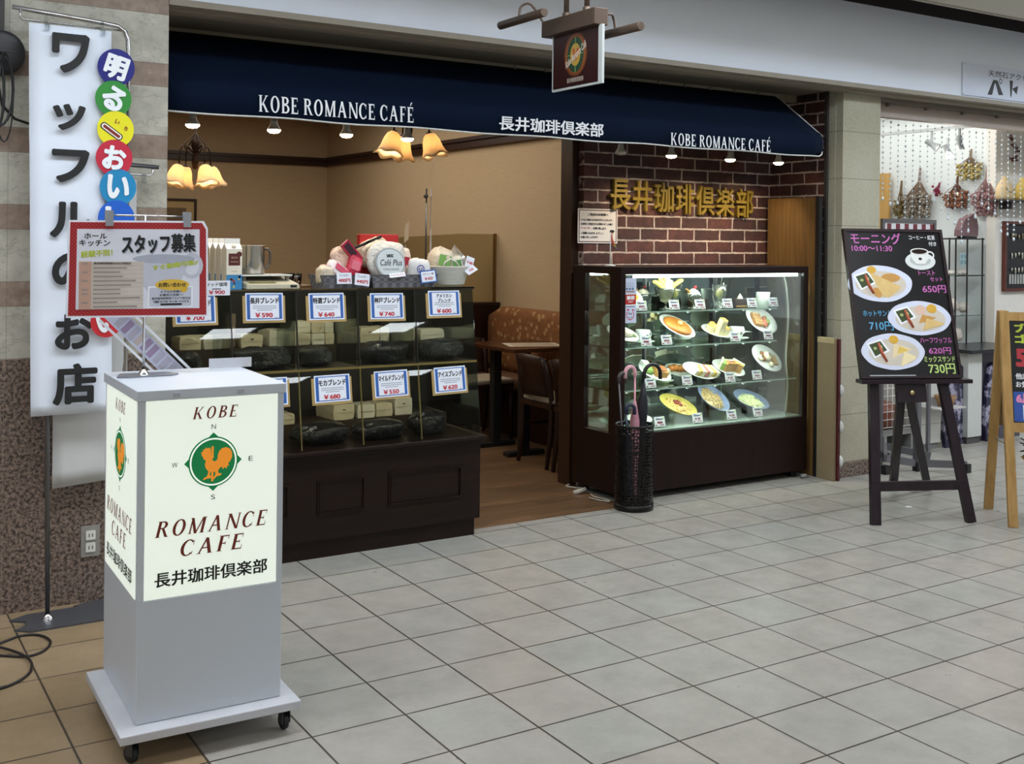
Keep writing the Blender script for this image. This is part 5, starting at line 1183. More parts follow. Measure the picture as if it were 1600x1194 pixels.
# third shelf
def sandwich(o, M_, items):
    for (a, b_, w_, d_, h_, c) in items: MB(M_).box(a - w_ / 2, a + w_ / 2, b_ - d_ / 2, b_ + d_ / 2, .008, .008 + h_).build('sandwich', c, o, bevel=.003)
BR = P('#efe6d0', .7); BT = P('#b98948', .6, var=.2, scale=40); EGGY = P('#dcc068', .6, var=.2); LET = P('#7c9a48', .6)
o, M_ = dish('toast_set_plate', 'white plate with thick toast and salad behind the umbrella handles', 2.30, .60, z3, .112, .082, 32, R(10))
sandwich(o, M_, [(.03, 0, .085, .07, .04, BT)]); food(o, 'topping', M_, P('#a8683a', .6, var=.3, scale=60), ((.03, 0, .05), (.04, .032, .008))); food(o, 'salad', M_, LET, ((-.05, .0, .025), (.03, .03, .018)))
wh = MB(M_).box(-.09, -.04, .02, .06, .01, .05).build('napkin', WM, o)
cup(2.435, z3, .68, .040, .075, 'white cup with round mark left of the triangle sandwiches')
o, M_ = dish('sandwich_plate', 'white plate of crustless triangle sandwiches in a fan', 2.615, .57, z3, .120, .086, 30, R(7))
for i in range(7):
    a = -.055 + i * .024; s_ = MB(M_ @ MX.Translation((a, -.012, .010)) @ MX.Rotation(R(-24 + i * 6), 4, 'Z') @ MX.Rotation(R(14), 4, 'Y'))
    s_.box(-.008, .008, -.045, .035, 0, .042); s_.build('sandwich', BR if i % 2 == 0 else (EGGY if i % 4 == 1 else P('#c98a7c', .6)), o, bevel=.002)
o, M_ = dish('fried_plate', 'plate of browned fried pieces behind the triangle sandwiches', 2.60, .735, z3, .105, .07, 30, R(4))
food(o, 'fried_pieces', M_, P('#b8722c', .5, var=.25, scale=50), *(((-.07 + .035 * q, .01 * (q % 2), .03), (.026, .024, .02)) for q in range(5)))
o, M_ = dish('hot_sandwich_plate', 'white plate of toasted sandwiches with green filling', 2.865, .59, z3, .120, .086, 30, R(8))
for i, (a, rz) in enumerate(((-.065, 50), (-.01, 5), (.055, -50))):
    s_ = M_ @ MX.Translation((a, 0, .008)) @ MX.Rotation(R(rz), 4, 'Z')
    MB(s_).box(-.04, .04, -.03, -.018, 0, .06).build('bread', BT, o, bevel=.003); MB(s_).box(-.038, .038, -.018, .004, 0, .055).build('filling', LET if i != 1 else P('#8a4a2a', .5, var=.3), o); MB(s_).box(-.04, .04, .004, .016, 0, .06).build('bread', BR, o, bevel=.003)
cup(2.995, z3, .70, .042, .080, 'white cup with round mark right of the toasted sandwiches')
o, M_ = dish('ice_cream_plate', 'white plate with chocolate drizzled ice cream and biscuits', 3.185, .60, z3, .128, .095, 54, R(14), deep=.02)
food(o, 'ice_cream', M_, P('#ece0c0', .5), ((.0, .01, .03), (.030, .030, .022)), ((-.055, -.01, .022), (.020, .02, .014)), ((.03, -.04, .02), (.018, .018, .012)))
MB(M_).ring(FR((0, 0, .052), (1, 0, 0), (0, 1, 0)), 0, .01, .012, .012, .005, .005, .001, 0, 16).box(-.062, -.05, -.018, -.004, .035, .038).build('chocolate_sauce', P('#2a140c', .2), o)
for q in range(3): MB(M_).bar((.045 + q * .014, .03, .02), (.065 + q * .012, -.03, .02), .011, .018).build('biscuit', P('#b08a50', .6, var=.2), o)
food(o, 'waffle', M_, P('#8f5a2a', .6), ((-.025, .01, .016), (.02, .04, .012)))
for x, p, l in ((2.192, '990', 'below the thick toast'), (2.464, '1010', 'below the triangle sandwiches'), (2.799, '1100', 'below the toasted sandwiches'), (3.02, '950', 'below the ice cream plate')): tag(x, z3, p, 'white price tag ' + l + ' on the third shelf')
# bottom
BL = P('#6f7f9c', .35, var=.2, scale=40)
def pasta(name, label, x, rx, ry, tilt, roll, rim, topmat, extra=None):
    o, M_ = dish(name, label, x, .60, z4, rx, ry, tilt, roll, rim, deep=.03)
    mb = MB(M_); rr = srand(len(label))
    mb.lathe([(0, .022), (rx * .45, .020), (rx * .70, .010)], 26, sy=ry / rx)
    for q in range(70):
        a = rr.uniform(0, 6.28); d_ = rx * .62 * math.sqrt(rr.random()); cx_, cy_ = d_ * math.cos(a), d_ * math.sin(a) * ry / rx; b_ = rr.uniform(0, 6.28); L_ = rr.uniform(.012, .03)
        mb.tube([(cx_ - L_ * math.cos(b_), cy_ - L_ * math.sin(b_), .020), (cx_, cy_, .027 + rr.uniform(0, .006)), (cx_ + L_ * math.cos(b_), cy_ + L_ * math.sin(b_), .020)], .0028, 5, cap=False)
    mb.build('noodles', topmat, o)
    if extra: food(o, 'topping', M_, extra, ((.0, .02, .032), (.032, .02, .009)), ((.015, .005, .032), (.018, .016, .008)))
    return o, M_
pasta('spaghetti_plate', 'oval yellow-rimmed plate of spaghetti with dark red sauce', 2.47, .136, .096, 32, R(12), P('#c8b95c', .35), P('#d8bc74', .5), P('#7a2e1c', .5))
pasta('spaghetti_plate', 'blue-rimmed plate of brown mushroom spaghetti', 2.74, .128, .102, 44, R(18), BL, P('#b09a68', .5, var=.3))
pasta('spaghetti_plate', 'blue-rimmed plate of pale green cream pasta', 3.06, .134, .100, 30, R(8), BL, P('#c9cf9c', .5))
o, M_ = dish('salad_bowl', 'white bowl half hidden behind the umbrella stand', 2.21, .62, z4, .085, .06, 18, 0); food(o, 'salad', M_, LET, ((0, 0, .02), (.05, .035, .014)))
o, M_ = dish('green_plate', 'dark green plate at the lower left corner of the case', 2.05, .64, z4, .085, .11, 4, 0, P('#2f6a55', .3)); food(o, 'garnish', M_, P('#b06a4a', .5), ((0, .02, .02), (.03, .03, .014)))
for x, p, l in ((2.262, '880', 'beside the umbrella stand'), (2.546, '1100', 'below the red sauce spaghetti'), (2.815, '1100', 'below the mushroom spaghetti'), (3.03, '1000', 'below the green pasta')): tag(x, z4, p, 'white price tag ' + l + ' at the case bottom')
# gold characters and notice on the bricks, little flag
for i, chh in enumerate('長井珈琲倶楽部'):
    x = 2.235 + i * .168; MB().text(chh, FR((0, .862, 0)), x, 1.72 - .004 * i, .185, .150, bold=.012, ext=.06, c=0, res=5).build('gold_character', P('#8a7226', .45, .3), None, label='%s gold character of the wall sign on the bricks' % ('first', 'second', 'third', 'fourth', 'fifth', 'sixth', 'last')[i], cat='sign letter', group='gold characters on the bricks')
o = thing('notice', 'white framed customer notice on the bricks by the dark post', 'notice', (2.085, .874, 1.43)); fr = FR((2.085, .872, 1.53))
MB().rect(fr, -.145, .145, -.102, .102, 0, .003).build('sheet', P('#cfc9c2', .5, var=.02), o); MB().frame(fr, -.138, .138, -.095, .095, .005, .003, .0036).build('border', P('#4a1c20'), o)
MB().text('ご来店のお客様へ', fr, -.0, .068, .016, .15, c=.0042, bold=.045).text('いつもご利用いただきありがとうございます。', fr, -.008, .036, .014, .235, c=.0042, bold=.045).text('お席をご利用される場合 お二人様で', fr, -.006, .012, .014, .235, c=.0042, bold=.045).text('お願い致します', fr, .012, -.013, .014, .095, c=.0042, bold=.045).text('ご理解いただき よろしく', fr, -.042, -.042, .014, .165, c=.0042, bold=.045).text('お願い申し上げます', fr, -.062, -.066, .014, .125, c=.0042, bold=.045).build('lettering', P('#2a2026'), o)
MB().text('ワンオーダー', fr, -.088, -.013, .013, .075, c=.0042, bold=.03).build('red_lettering', P('#a83038'), o)
MB().ell(fr, .104, -.04, .010, .011, .003, .0042).rect(fr, .097, .111, -.075, -.05, .003, .0042).build('bowing_figure', P('#b08a7c'), o); MB().ell(fr, .104, -.030, .018, .009, .0042, .0048).build('figure_hair', P('#1a1414'), o)
o = thing('table_flag', 'small rainbow coloured flag on a white stick on top of the display case', 'flag', (1.975, .60, 1.3005))
MB().lathe([(0, 0), (.030, 0), (.030, .006), (.006, .010)], 20, (1.975, .60, 1.3005)).build('base', P('#d8d8d4', .4), o); MB().tube([(1.975, .60, 1.305), (1.975, .60, 1.490)], .003, 8).build('stick', P('#dcdcd8'), o)
for q, c_ in enumerate(('#a03028', '#b8742a', '#b0a038', '#4a7a3a', '#3a4a8a', '#2a2440')):
    a, b_ = q / 6, (q + 1) / 6
    MB().add([(1.976 + .035 * a, .60, 1.490 - .085 * a), (1.976 + .035 * b_, .598, 1.490 - .085 * b_), (1.978 + .035 * b_ + .012, .59, 1.425 - .035 * b_ ), (1.978 + .035 * a, .595, 1.43 - .035 * a)], [(0, 1, 2, 3)]).build('stripe', P(c_, .6), o, solid=.001)
# boards beside the case
o = thing('wood_board', 'tall wood-grain board standing in the brick corner', 'board', (3.44, .60, 0)); MB().box(3.415, 3.440, .405, .815, 0, 1.728).build('board', WOOD('#5a4020', '#7a5a30', .45, (30, 30, 2)), o); MB().box(3.412, 3.442, .375, .405, 0, 1.730).build('dark_edge', BLK, o)
o = thing('folded_board', 'beige and dark red folded board on the floor at the pillar', 'board', (3.43, .33, 0))
MB().box(3.405, 3.425, .235, .370, 0, .865).build('beige_panel', P('#857458', .6), o); MB().box(3.403, 3.4255, .238, .37, .835, .868).build('tape', P('#b0a078', .6), o); MB().box(3.427, 3.447, .222, .36, .002, .862).build('red_panel', P('#4c1216', .45), o)
for z in (.12, .33, .55): MB(MX.Translation((3.443, .226, z)) @ MX.Rotation(R(90), 4, 'Y')).lathe([(0, .008), (.036, .008), (.038, .002), (0, .0)], 20, sy=.75).build('white_disc', P('#d8d8d4', .5), o)
MB().ball((3.33, .40, .012), (.03, .018, .012), 12, 0, .3, 2).build('crumpled_paper', P('#8d8a84', .5, var=.4, scale=80), None, label='crumpled paper scrap under the right corner of the display case', cat='paper')
MB().tube(spl([(1.945, .93, .006), (1.90, .90, .006), (1.93, .83, .006), (2.0, .80, .006), (2.05, .74, .006)]), .005, 6).build('extension_cable', P('#b8b2a4', .5), None, label='pale cable on the cafe floor by the dark post', cat='cable')
MB().tube(spl([(1.90, .66, .006), (1.885, .60, .006), (1.90, .52, .006), (1.89, .47, .006), (1.86, .52, .006), (1.845, .60, .006)]), .0045, 6).build('extension_cable', P('#a8a294', .5), None, label='pale cable loop on the cafe floor beside the display case', cat='cable')
MB(MX.Translation((1.875, .73, .014)) @ MX.Rotation(R(82), 4, 'Y')).lathe([(0, -.04), (.012, -.04), (.013, .04), (0, .04)], 14).build('plug', P('#cfcabc', .5), None, label='white cable plug lying by the dark post', cat='plug')

# ------------------------------------------------------------------ umbrella stand
us = thing('umbrella_stand', 'black perforated cylinder umbrella stand before the display case', 'umbrella stand', (1.925, .302, 0))
mb = MB(); N = 48; r = .104; vs = []; uv = []
for i in range(3):
    z = (.03, .24, .452)[i]
    for k in range(N + 1):
        a = 2 * pi * k / N; vs.append((1.925 + r * math.cos(a), .302 + r * math.sin(a), z)); uv.append((k / N * 40, z * 61))
mb.add(vs, [(i * (N + 1) + k, i * (N + 1) + k + 1, (i + 1) * (N + 1) + k + 1, (i + 1) * (N + 1) + k) for i in range(2) for k in range(N)], True); mb.uv = uv; mb.build('cylinder', M_lace(), us)
MB().lathe([(0, .0005), (.107, .0005), (.107, .032), (.100, .034), (0, .02)], 48, (1.925, .302, 0)).build('base', P('#161412', .4, .5), us)
MB().lathe([(.101, .445), (.107, .445), (.107, .458), (.101, .458), (.101, .445)], 48, (1.925, .302, 0)).build('rim', P('#161412', .35, .5), us)
def umbrella(label, c, col, hcol, top, bot, hook, fold, r0):
    o = thing('umbrella', label, 'umbrella', (bot[0], bot[1], bot[2]), 'umbrellas in the stand')
    b_, t_ = V(bot), V(top); ax = (t_ - b_).normalized()
    f = b_ + (t_ - b_) * fold
    mb = MB(); pts = [b_ + (f - b_) * (i / 10) for i in range(11)]
    mb.tube(pts, [.006] + [r0 * (.35 + .65 * (i / 10) ** .8) * (1 - .75 * max(0, i - 8) / 2) for i in range(1, 11)], 9).build('canopy', P(c, .6, var=.2, scale=50), o)
    MB().tube([b_, t_], .0045, 8).build('shaft', P(col, .4, .3), o)
    hd = V(hook); rr = hd.length / 2; hp = [t_]
    for i in range(13): a = pi * i / 12; hp.append(t_ + V((0, 0, .02)) + hd.normalized() * (rr - rr * math.cos(a)) + V((0, 0, rr * math.sin(a))))
    hp.append(hp[-1] + V((0, 0, -.028))); MB().tube(hp, .0105, 10).build('handle', P(hcol, .35), o)
umbrella('pink umbrella with a pink hook handle in the stand', '#b8808c', '#c98a98', '#d4a0a8', (1.915, .29, .715), (1.93, .30, .04), (-.066, .0, 0), .80, .030)
umbrella('dark navy umbrella with a glossy black hook handle in the stand', '#0b0c16', '#1a1a1e', '#0e0c0d', (1.975, .285, .70), (1.95, .31, .04), (.108, -.005, 0), .96, .036)
umbrella('black umbrella with a dark grey hook handle at the left of the stand', '#1b1a1c', '#58585a', '#35302f', (1.803, .285, .69), (1.885, .31, .04), (.052, .01, 0), .62, .022)
umbrella('short navy umbrella low at the left front of the stand', '#1a2036', '#2a3046', '#1c2238', (1.836, .262, .525), (1.895, .285, .04), (.048, -.01, 0), .82, .024)
# ------------------------------------------------------------------ easel with menu board
EW = WOOD('#1d1318', '#2c2026', .35, (20, 20, 3)); TH = R(-24)
ex = V((math.cos(TH), math.sin(TH), 0)); en = V((math.sin(TH), -math.cos(TH), 0))      # right along the board, towards the viewer
P0 = V((3.03, -.700, 0)); lean = math.tan(R(13))
ez = thing('easel', 'dark wooden easel carrying the morning menu board', 'easel', P0)
def EP(a, z, d=0): return P0 + ex * a + V((0, 0, z)) - en * (z * lean * .75 - d)
def Epl(a, z, d=0): return EP(a - .035 * (z - .75) , z, d)
for s_, a0, a1 in ((-1, -.262, -.215), (1, .262, .145)):
    MB().bar(EP(a0, .0), EP(a1, .86), .050, .030, 0, ex).build('leg', EW, ez)
MB().bar((3.70, .03, 0), EP(-.02, .80, -.05), .046, .026, 0, ex).build('leg', EW, ez)
MB().bar((3.735, -.19, 0), EP(-.03, .72, -.02), .042, .026, 0, ex).build('leg', EW, ez)
MB().bar(EP(-.255, .190), EP(.245, .190), .048, .024, 0, (0, 0, 1)).build('crossbar', EW, ez)
MB().bar(EP(-.315, .725, .03), EP(.300, .725, .03), .020, .075, 0, (0, 0, 1)).build('tray', EW, ez)
kb = MB().bar(EP(-.03, .715, .025), EP(-.03, .615, .025), .165, .028, 0, ex).build('block', EW, ez, bevel=.004)
kp = EP(-.035, .668, .045); MB(MX.Translation(kp) @ en.to_track_quat('Z', 'Y').to_matrix().to_4x4()).lathe([(0, .014), (.010, .013), (.013, .006), (.011, -.006), (0, -.006)], 16).build('knob', P('#c8b884', .2, .8), ez)
bo = EP(-.02, .738, .028); bu = (V((0, 0, 1)) - en * math.tan(R(13)) - ex * .035).normalized()
BF = FR(bo, ex, bu); BF.n = ex.cross(bu).normalized()
mb_ = thing('menu_board', 'black morning menu board with plate pictures standing on the easel', 'menu board', bo)
bw, bh = .283, .805
MB().rect(BF, -bw, bw, 0, bh, -.012, .002).build('panel', P('#0c0c0e', .3), mb_)
MB().frame(BF, -bw, bw, 0, bh, .016, -.016, .010).build('frame', WOOD('#1d1214', '#2d1d20', .35, (3, 3, 30)), mb_)
PK = P('#c66cb4', .6); WH = P('#dfe0e0', .6); SK = P('#5aa6cf', .6); YG = P('#c3dc7e', .6)
def L(name, mat, items):
    m2 = MB()
    for t_, u, v, h_, w_ in items: m2.text(t_, BF, (u - .5) * 2 * bw, (1 - v) * bh, h_, w_, c=.0032, bold=.014)
    return m2.build(name, mat, mb_)
L('pink_lettering', PK, [('モーニング', .32, .065, .062, .285)]); L('pink_lettering', PK, [('10:00〜11:30', .27, .133, .030, .230)])
L('white_lettering', WH, [('コーヒー・紅茶', .79, .055, .026, .150)]); L('white_lettering', WH, [('付き', .89, .098, .024, .045)])
L('pink_lettering', PK, [('トースト', .79, .297, .026, .095)]); L('pink_lettering', PK, [('セット', .88, .340, .024, .072)]); L('pink_lettering', PK, [('650円', .845, .407, .042, .135)])
L('blue_lettering', SK, [('ホットサンド', .24, .572, .032, .160)]); L('blue_lettering', SK, [('710円', .265, .655, .048, .135)])
L('pink_lettering', PK, [('ハーフワッフル', .79, .752, .030, .180)]); L('pink_lettering', PK, [('620円', .815, .820, .036, .125)])
L('green_lettering', YG, [('ミックスサンド', .80, .875, .032, .175)]); L('green_lettering', YG, [('730円', .81, .938, .055, .150)])
PW2 = P('#d4d9ea', .4, var=.04, scale=8); TO1 = P('#d8b878', .6, var=.15, scale=30); TO2 = P('#c4924a', .6, var=.15, scale=30); SAU = P('#b5583c', .5, var=.2, scale=40); GRNS = P('#3c4a26', .6, var=.5, scale=70); YEL = P('#d8a83a', .5); CRS = P('#e8d5a8', .6)
def plate_pic(label, u, v, rx, ry, c0, kind):
    cx_, cy_ = (u - .5) * 2 * bw, (1 - v) * bh
    fr = BF.at(cx_, cy_, 0); fr.n = BF.n
    pts = []
    for k in range(40):
        a = 2 * pi * k / 40; q = 1 + (.03 * max(0, math.cos(4 * (a - .3))) if kind == 0 else .01 * math.cos(8 * a)); pts.append((rx * q * math.cos(a), ry * q * math.sin(a)))
    pl = MB().poly(pts, fr, c0, c0 + .002).build('plate_picture', PW2, mb_, label=label); c = c0 + .002
    MB().ell(fr, .004, -.004, rx * .80, ry * .74, c, c + .0003).build('plate_centre', P('#cfc6b6', .4, var=.08), pl); c += .0003
    sx_, sy_ = -rx * .46, ry * .20
    MB().poly([(sx_ - rx * .36, sy_ + ry * .24), (sx_ + rx * .12, sy_ + ry * .50), (sx_ + rx * .36, sy_ - ry * .16), (sx_ - rx * .16, sy_ - ry * .58)], fr, c, c + .0004).build('salad_dish', P('#eef0f2', .4), pl)
    mb = MB(); mb.poly([(sx_ - rx * .28, sy_ + ry * .18), (sx_ + rx * .09, sy_ + ry * .38), (sx_ + rx * .27, sy_ - ry * .12), (sx_ - rx * .12, sy_ - ry * .46)], fr, c + .0004, c + .0006)
    mb.build('salad', GRNS, pl); MB().ell(fr, sx_ - rx * .1, sy_ - ry * .02, .010, .008, c + .0006, c + .0009).ell(fr, sx_ + rx * .09, sy_ + ry * .05, .008, .010, c + .0006, c + .0009).build('salad_leaf', P('#a8b070', .5), pl)
    MB().tube([fr.p(sx_ + rx * .02, sy_ + ry * .28, c + .0009), fr.p(sx_ + rx * .10, sy_ - ry * .3, c + .0009), fr.p(sx_ + rx * .22, sy_ - ry * .75, c + .0009)], [.006, .009, .006], 8).build('sausage', SAU, pl)
    if kind == 0:
        MB().poly([(-rx * .28, ry * .55), (-rx * .22, ry * .58), (rx * .62, -ry * .15), (rx * .62, -ry * .28), (rx * .22, -ry * .78), (rx * .05, -ry * .72)], fr, c, c + .0012).build('toast', TO1, pl); MB().ell(fr, rx * .35, ry * .32, rx * .30, ry * .24, c, c + .0007).ring(fr, rx * .35, ry * .32, rx * .30, ry * .24, .006, .006, c + .0010, 0).build('toast', TO2, pl)
        MB().ell(fr, -rx * .22, ry * .76, .026, .020, c, c + .0014).build('fruit', YEL, pl); MB().ell(fr, -rx * .12, -ry * .5, .02, .03, c + .0, c + .0008, rot=.5).build('potato', TO2, pl)
    elif kind == 1:
        MB().poly([(-rx * .05, -ry * .30), (rx * .10, ry * .20), (rx * .52, ry * .02), (rx * .30, -ry * .2)], fr, c, c + .0008).build('toast', TO2, pl); MB().poly([(rx * .05, -ry * .72), (rx * .22, -ry * .02), (rx * .78, -ry * .30), (rx * .74, -ry * .38)], fr, c + .0008, c + .0016).build('toast', TO1, pl)
        MB().ell(fr, rx * .06, ry * .48, .030, .026, c, c + .001).build('egg', P('#d8b8a4', .5), pl); MB().ell(fr, rx * .42, ry * .55, .028, .024, c, c + .0012).build('fruit', YEL, pl)
    else:
        MB().poly([(-rx * .05, -ry * .35), (rx * .05, ry * .45), (rx * .6, ry * .12), (rx * .3, -ry * .1)], fr, c, c + .0006).build('sandwich', CRS, pl); MB().poly([(rx * .18, -ry * .85), (rx * .35, -ry * .0), (rx * .70, -ry * .28), (rx * .66, -ry * .42)], fr, c + .0006, c + .0014).build('sandwich', P('#efe0ae', .6), pl)
        MB().poly([(rx * .12, -ry * .1), (rx * .22, ry * .30), (rx * .5, ry * .08), (rx * .32, -ry * .06)], fr, c + .0006, c + .0010).build('filling', P('#e0c060', .6), pl); MB().ell(fr, rx * .06, ry * .66, .026, .022, c, c + .0012).build('fruit', YEL, pl)
plate_pic('white plate picture with toast', .305, .372, .180, .098, .003, 0)
plate_pic('white plate picture with hot sandwiches', .655, .603, .178, .092, .0032, 1)
plate_pic('white plate picture with egg sandwiches', .345, .825, .176, .096, .0062, 2)
fr = BF.at((.742 - .5) * 2 * bw, (1 - .195) * bh); fr.n = BF.n
cpz = MB().ell(fr, .0, -.018, .086, .048, .003, .0045).build('coffee_picture', P('#d8dcd8', .4), mb_, label='white coffee cup picture')
MB().ell(fr, 0, -.014, .060, .030, .0045, .0048).build('saucer_well', P('#b8beb8', .4), cpz)
MB().poly([(-.052, .035), (.052, .035), (.046, -.008), (.024, -.032), (-.024, -.032), (-.046, -.008)], fr, .0048, .0056).ell(fr, 0, .035, .052, .018, .0048, .0056).ring(fr, .060, .015, .024, .022, .008, .008, .0055, 0, 20).build('cup', P('#e2e4de', .4), cpz)
MB().ell(fr, 0, .035, .044, .013, .0056, .0060).build('coffee', P('#2a1a14', .2), cpz); MB().ell(fr, .0, -.006, .010, .008, .0056, .0060).build('cup_logo', P('#3a302c'), cpz)
MB().rect(BF, -.235, .02, .012, .018, .010, .0115).build('tape', P('#b0b4b8', .3), mb_)
MB().ell(FR((3.27, -.42, 0), (1, 0, 0), (0, 1, 0)), 0, 0, .022, .016, .0003, .0012).build('paper_scrap', P('#e8e8e6'), None, label='tiny white scrap on the floor behind the easel', cat='paper')

# ------------------------------------------------------------------ A-frame sign board
af = thing('sandwich_board', 'pale wooden A-frame board cut off by the right edge of the view', 'sandwich board', (3.487, -.816, 0))
AW = WOOD('#9a7640', '#b8935a', .5, (20, 20, 3)); ax_ = V((.782, -.623, 0)); an = V((-.623, -.782, 0)); A0 = V((3.487, -.816, 0)) + ax_ * .012
for q in (0, .56):
    MB().bar(A0 + ax_ * q + an * .200, A0 + ax_ * q + an * .012 + V((0, 0, 1.095)), .045, .026, 0, ax_).build('leg', AW, af)
    MB().bar(A0 + ax_ * q - an * .205, A0 + ax_ * q - an * .012 + V((0, 0, 1.095)), .045, .026, 0, ax_).build('leg', AW, af)
    MB().bar(A0 + ax_ * (q + .01) + an * .11 + V((0, 0, .40)), A0 + ax_ * (q + .01) - an * .12 + V((0, 0, .40)), .012, .006).build('hinge_stay', P('#b0aa98', .3, .6), af)
au = (V((0, 0, 1.095)) - an * .188).normalized(); AF_ = FR(A0 + an * .200, ax_, au); AF_.n = ax_.cross(au).normalized()
for z0, z1 in ((1.06, 1.105), (.48, .53)): MB().rect(AF_, .0225, .5375, z0, z1, -.010, .012).build('rail', AW, af)
MB().rect(AF_, .0225, .5375, .53, 1.06, -.006, .002).build('black_panel', P('#131416', .35), af)
bt = FR(A0 - an * .205, -ax_, (V((0, 0, 1.095)) + an * .193).normalized()); MB().rect(bt, -.5375, -.0225, .48, 1.09, -.004, .004).build('rear_panel', P('#7a5c32', .5), af)
m2 = MB(); m2.text('ブレスレット', AF_, .20, 1.022, .050, .30, c=.0035, bold=.06); m2.build('yellow_lettering', P('#b4c23a'), af); m2 = MB(); m2.text('ゴム交換', AF_, .16, .965, .050, .22, c=.0035, bold=.06); m2.build('yellow_lettering', P('#b4c23a'), af)
m2 = MB(); m2.text('500円', AF_, .19, .868, .115, .28, c=.0035, bold=.06); m2.build('red_lettering', P('#b0343c'), af)
m2 = MB(); m2.text('他店の品もOK', AF_, .15, .770, .032, .21, c=.0035, bold=.03); m2.build('white_lettering', WH, af); m2 = MB(); m2.text('お気軽にどうぞ', AF_, .15, .728, .032, .21, c=.0035, bold=.03); m2.build('white_lettering', WH, af)
fl = MB().rrect(AF_, .030, .40, .535, .69, .006, .002, .004).build('blue_flyer', P('#33539c', .3, var=.2), af, label='blue flyer')
MB().text('6月', AF_, .080, .655, .050, .075, c=.005, bold=.06).build('pink_lettering', P('#e08ab4'), fl); MB().rect(AF_, .075, .38, .545, .622, .004, .0046).build('white_field', P('#e0e4ec'), fl)
m2 = MB(); [m2.rect(AF_, .082, .20, .606 - q * .012, .610 - q * .012, .0046, .005) for q in range(5)]; m2.build('small_print', P('#6a7080'), fl)
ns = thing('dried_nest', 'dark dried twig wreath bundle hanging low on the A-frame board', 'dried flowers', AF_.p(.10, .40, .02))
rr = srand(5); m2 = MB()
for q in range(90):
    a, b_ = rr.uniform(0, 6.28), rr.uniform(-.6, 1.0); d_ = V((math.cos(a), math.sin(a) * .5, b_)).normalized(); c_ = AF_.p(.115, .405, .05)
    m2.tube([c_ + d_ * .02, c_ + d_ * rr.uniform(.05, .085) + V((rr.uniform(-.02, .02), 0, rr.uniform(-.02, .01)))], .0035, 5, cap=False)
m2.build('twigs', P('#2c1a14', .8, var=.3), ns); MB().tube([AF_.p(.115, .43, .03), AF_.p(.115, .49, .013)], .002, 5).build('string', P('#8a7450'), ns); MB().ball(AF_.p(.115, .39, .045), (.055, .045, .04), 14, 0, .25, 3).build('core', P('#3a241a', .9), ns)
MB().poly([(.045, .36), (.20, .35), (.19, .31), (.09, .315)], AF_, .013, .09).build('wood_slice', P('#a8834c', .6), ns)

# ------------------------------------------------------------------ neighbour shop
WBD = P('#3c3431', .4)
o = thing('shop_sign', 'pale shop sign with black lettering on the white fascia', 'sign', (4.95, .165, 2.42)); fr = FR((0, .168, 0))
MB().rect(fr, 4.503, 5.9, 2.425, 2.638, 0, .006).build('sign_panel', P('#cfd6e6', .4, var=.02), o)
MB().text('天然石アクセサリー', fr, 5.10, 2.590, .042, .66, c=.0066, bold=.01).build('small_lettering', P('#3c4150'), o)
MB().poly([(4.765, 2.445), (4.815, 2.447), (4.840, 2.525), (4.852, 2.525), (4.885, 2.451), (4.935, 2.455), (4.872, 2.548), (4.826, 2.548)], fr, .006, .0066).ring(fr, 4.905, 2.545, .017, .018, .006, .006, .0066, 0, 18).build('large_lettering', P('#17151c'), o)
MB().poly([(5.015, 2.455), (5.026, 2.445), (5.042, 2.560), (5.005, 2.560)], fr, .006, .0066).poly([(5.035, 2.506), (5.10, 2.530), (5.085, 2.470)], fr, .006, .0066).build('large_lettering', P('#17151c'), o)
MB().text('ラ', fr, 5.30, 2.50, .11, .11, c=.0066, bold=.04).build('large_lettering', P('#17151c'), o)
for x, z in ((4.513, 2.628), (4.513, 2.435)): MB().ell(fr, x, z, .003, .003, .006, .008, n=10).build('screw', P('#8a90a0', .3, .6), o)
# track lights
tk = thing('track_rail', 'white ceiling track with drop rods in the bright shop', 'lighting track', (5.3, 1.1, 2.33))
MB().bar((5.3, .45, 2.31), (5.3, 1.9, 2.31), .03, .022).build('rail', P('#b9bdbe', .4), tk)
MB().bar((4.9, .9, 2.38), (4.9, 2.4, 2.38), .03, .022).build('rail', P('#b9bdbe', .4), tk)
for x, y, z in ((5.3, 1.49, 2.31), (5.3, .8, 2.31), (4.9, 1.6, 2.38), (4.9, 1.25, 2.38)): MB().bar((x, y, z), (x, y, 2.62), .016, .016).build('drop_rod', P('#b9bdbe', .4), tk)
def track_lamp(x, y, z, dx, dy, dz, label, lit=True):
    o = thing('track_spotlight', label, 'spotlight', (x, y, z), 'track spotlights in the neighbour shop')
    d_ = V((dx, dy, dz)).normalized(); h = V((x, y, z - .10)); M_ = MX.Translation(h) @ d_.to_track_quat('Z', 'Y').to_matrix().to_4x4()
    MB().bar((x, y, z), (x, y, z - .09), .014, .014).build('stem', P('#a9adae', .4), o); MB(M_).lathe([(0, -.05), (.020, -.05), (.022, .01), (.035, .055), (.032, .055), (0, .02)], 18).build('lamp_head', P('#8f9496', .35), o)
    MB(M_).lathe([(0, .045), (.030, .045)], 16).build('bulb', EM('#fff4e2', 9) if lit else P('#cfcfcf', .2), o)
track_lamp(4.9, 1.38, 2.37, .25, -.7, -.6, 'first white track spotlight beside the sandstone pillar'); track_lamp(5.3, 1.0, 2.30, .3, -.7, -.5, 'second white track spotlight from the pillar')
track_lamp(5.3, .76, 2.30, .1, .0, -1, 'glowing white track spotlight pointing straight down'); track_lamp(5.3, .86, 2.24, .1, -.4, -.9, 'white track spotlight hanging lower between the others', False)
lamp('POINT', 'spotlight_glow', (5.25, .8, 2.05), 6, (1, .95, .88), size=.05)
